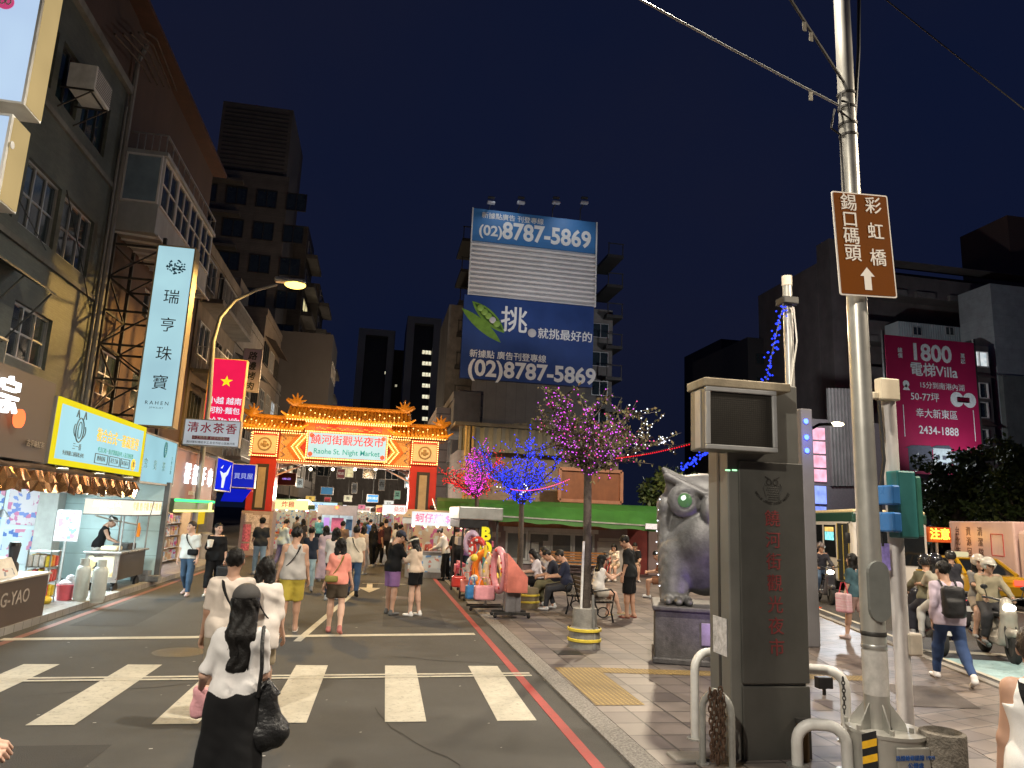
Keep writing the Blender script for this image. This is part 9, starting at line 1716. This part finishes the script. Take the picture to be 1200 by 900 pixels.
for s,d in((-.018,.015),(-1.952,-.015)):m=MB();a_=wv(s);m.add(a_+[(x+d,y,z)for x,y,z in a_],[(0,1,2,3),(7,6,5,4),(0,4,5,1),(1,5,6,2),(2,6,7,3),(3,7,4,0)]);m.build('side_window',dglass,cb)
m=MB();m.box((-1.85,TL+1.751,1.35),(-.12,TL+1.77,2.12));m.build('windscreen',dglass,cb);m=MB();m.bbox((-2.0,0,.45),(0,TL+1.6,.62),.02);m.build('chassis',dsteel,tr_)
for y in(.9,TL+.75):
 for x in(-.14,-1.84):wheel(tr_,(x,y,.42),.42,.24)
m=MB()
for k,tx in enumerate(('台北市','資源回收','清潔隊')):
 for j,ch in enumerate(tx):m.text(ch,(.003,.75+k*.75,2.25-j*.36),(0,1,0),(0,0,1),.33,bold=.015)
m.build('lettering',M('truck_dark_ink',(.12,.07,.06),.5),tr_);m=MB()
for a_,b_ in(((.004,2.9,1.5),(.004,3.6,1.5)),((.004,2.9,2.2),(.004,3.6,2.2)),((.004,2.9,1.5),(.004,2.9,2.2)),((.004,3.6,1.5),(.004,3.6,2.2))):m.bar(a_,b_,.03)
m.build('red_square',M('truck_red_ink',(.45,.08,.07),.5),tr_)
for y in(TL+.4,TL+1.0):m=MB();m.lathe((-.5,y,2.35),[(0,0),(.10,0),(.10,.12),(.05,.2),(0,.2)],0,14);m.build('beacon',M('beacon_red',(.55,.05,.03),.2,emit=(1,.1,.03),es=.6),tr_)
m=MB();m.tube([(.02,TL+1.5,1.5),(.22,TL+1.75,1.6),(.22,TL+1.75,1.95)],.02,0,6);m.bbox((.14,TL+1.72,1.6),(.30,TL+1.8,2.0),.03);m.build('mirror',blackm,cb)
p=G(1072,672);vb=thing('minibus','small lit minibus waiting further down the avenue','bus',(p[0],p[1]+3,0),AVR);m=MB();m.bbox((-1,0,.4),(1,5,2.4),.12);m.build('body',M('minibus_cream',(.55,.50,.42),.4),vb);m=MB();m.box((-.85,-.012,1.3),(.85,-.002,2.1));m.build('rear_window',E('minibus_inside',(1,.9,.7),.7,.5,3),vb)
for s in(-1,1):m=MB();m.bbox((s*.8-.12,-.02,.8),(s*.8+.12,.02,1.0),.01);m.build('tail_light',E('car_tail',(1,.05,.03),4),vb);wheel(vb,(s*.85,1,.36),.36,.2);wheel(vb,(s*.85,4,.36),.36,.2)
LYd=23.0;(a0,z1),(a1,_),(_,z0)=xz(1089,619,LYd),xz(1113,621,LYd),xz(1100,634,LYd);ls=thing('led_sign','small orange dot matrix sign on a post below the park trees','sign',((a0+a1)/2,LYd,0));m=MB();m.bbox((a0-.05,LYd,z0-.05),(a1+.05,LYd+.15,z1+.05),.02);m.build('casing',M('led_casing',(.30,.06,.02),.5,emit=(1,.15,.02),es=.25),ls,world=True);m=MB();m.text('注意',((a0+a1)/2,LYd-.002,(z0+z1)/2),size=(z1-z0)*.95,bold=.03,depth=.01);m.build('lettering',E('led_amber',(1,.62,.05),4),ls,world=True);m=MB();m.tube([((a0+a1)/2-.1,LYd+.08,0),((a0+a1)/2-.1,LYd+.08,z0)],.05,0,8);m.build('post',steel,ls,world=True);lamp('POINT','led_sign_glow',((a0+a1)/2,LYd-.5,(z0+z1)/2),12,(1,.45,.08),.2)
gs=AY(1078,631,26.0);t=thing('traffic_signal','distant green traffic signal left of the orange dot matrix sign','traffic signal',(gs[0],26,0));m=MB();m.tube([(gs[0]+.6,26.1,0),(gs[0]+.6,26.1,gs[2]+.2)],.06,0,8);m.bar((gs[0]-.4,26.1,gs[2]+.1),(gs[0]+.6,26.1,gs[2]+.1),.06);m.build('post',dsteel,t,world=True);m=MB();m.bbox((gs[0]-.5,25.9,gs[2]-.18),(gs[0]+.5,26.05,gs[2]+.18),.03);m.build('head',teal,t,world=True);m=MB();m.sph((gs[0]-.05,25.9,gs[2]),.16,0,12,(1.5,.3,1));m.build('green_lens',E('green_signal',(.05,1,.55),4),t,world=True)
lamp('SPOT','street_light_avenue',(17.5,15.5,9.0),3200,(1,.82,.62),.2,(17.5,15.5,0),160,.4)
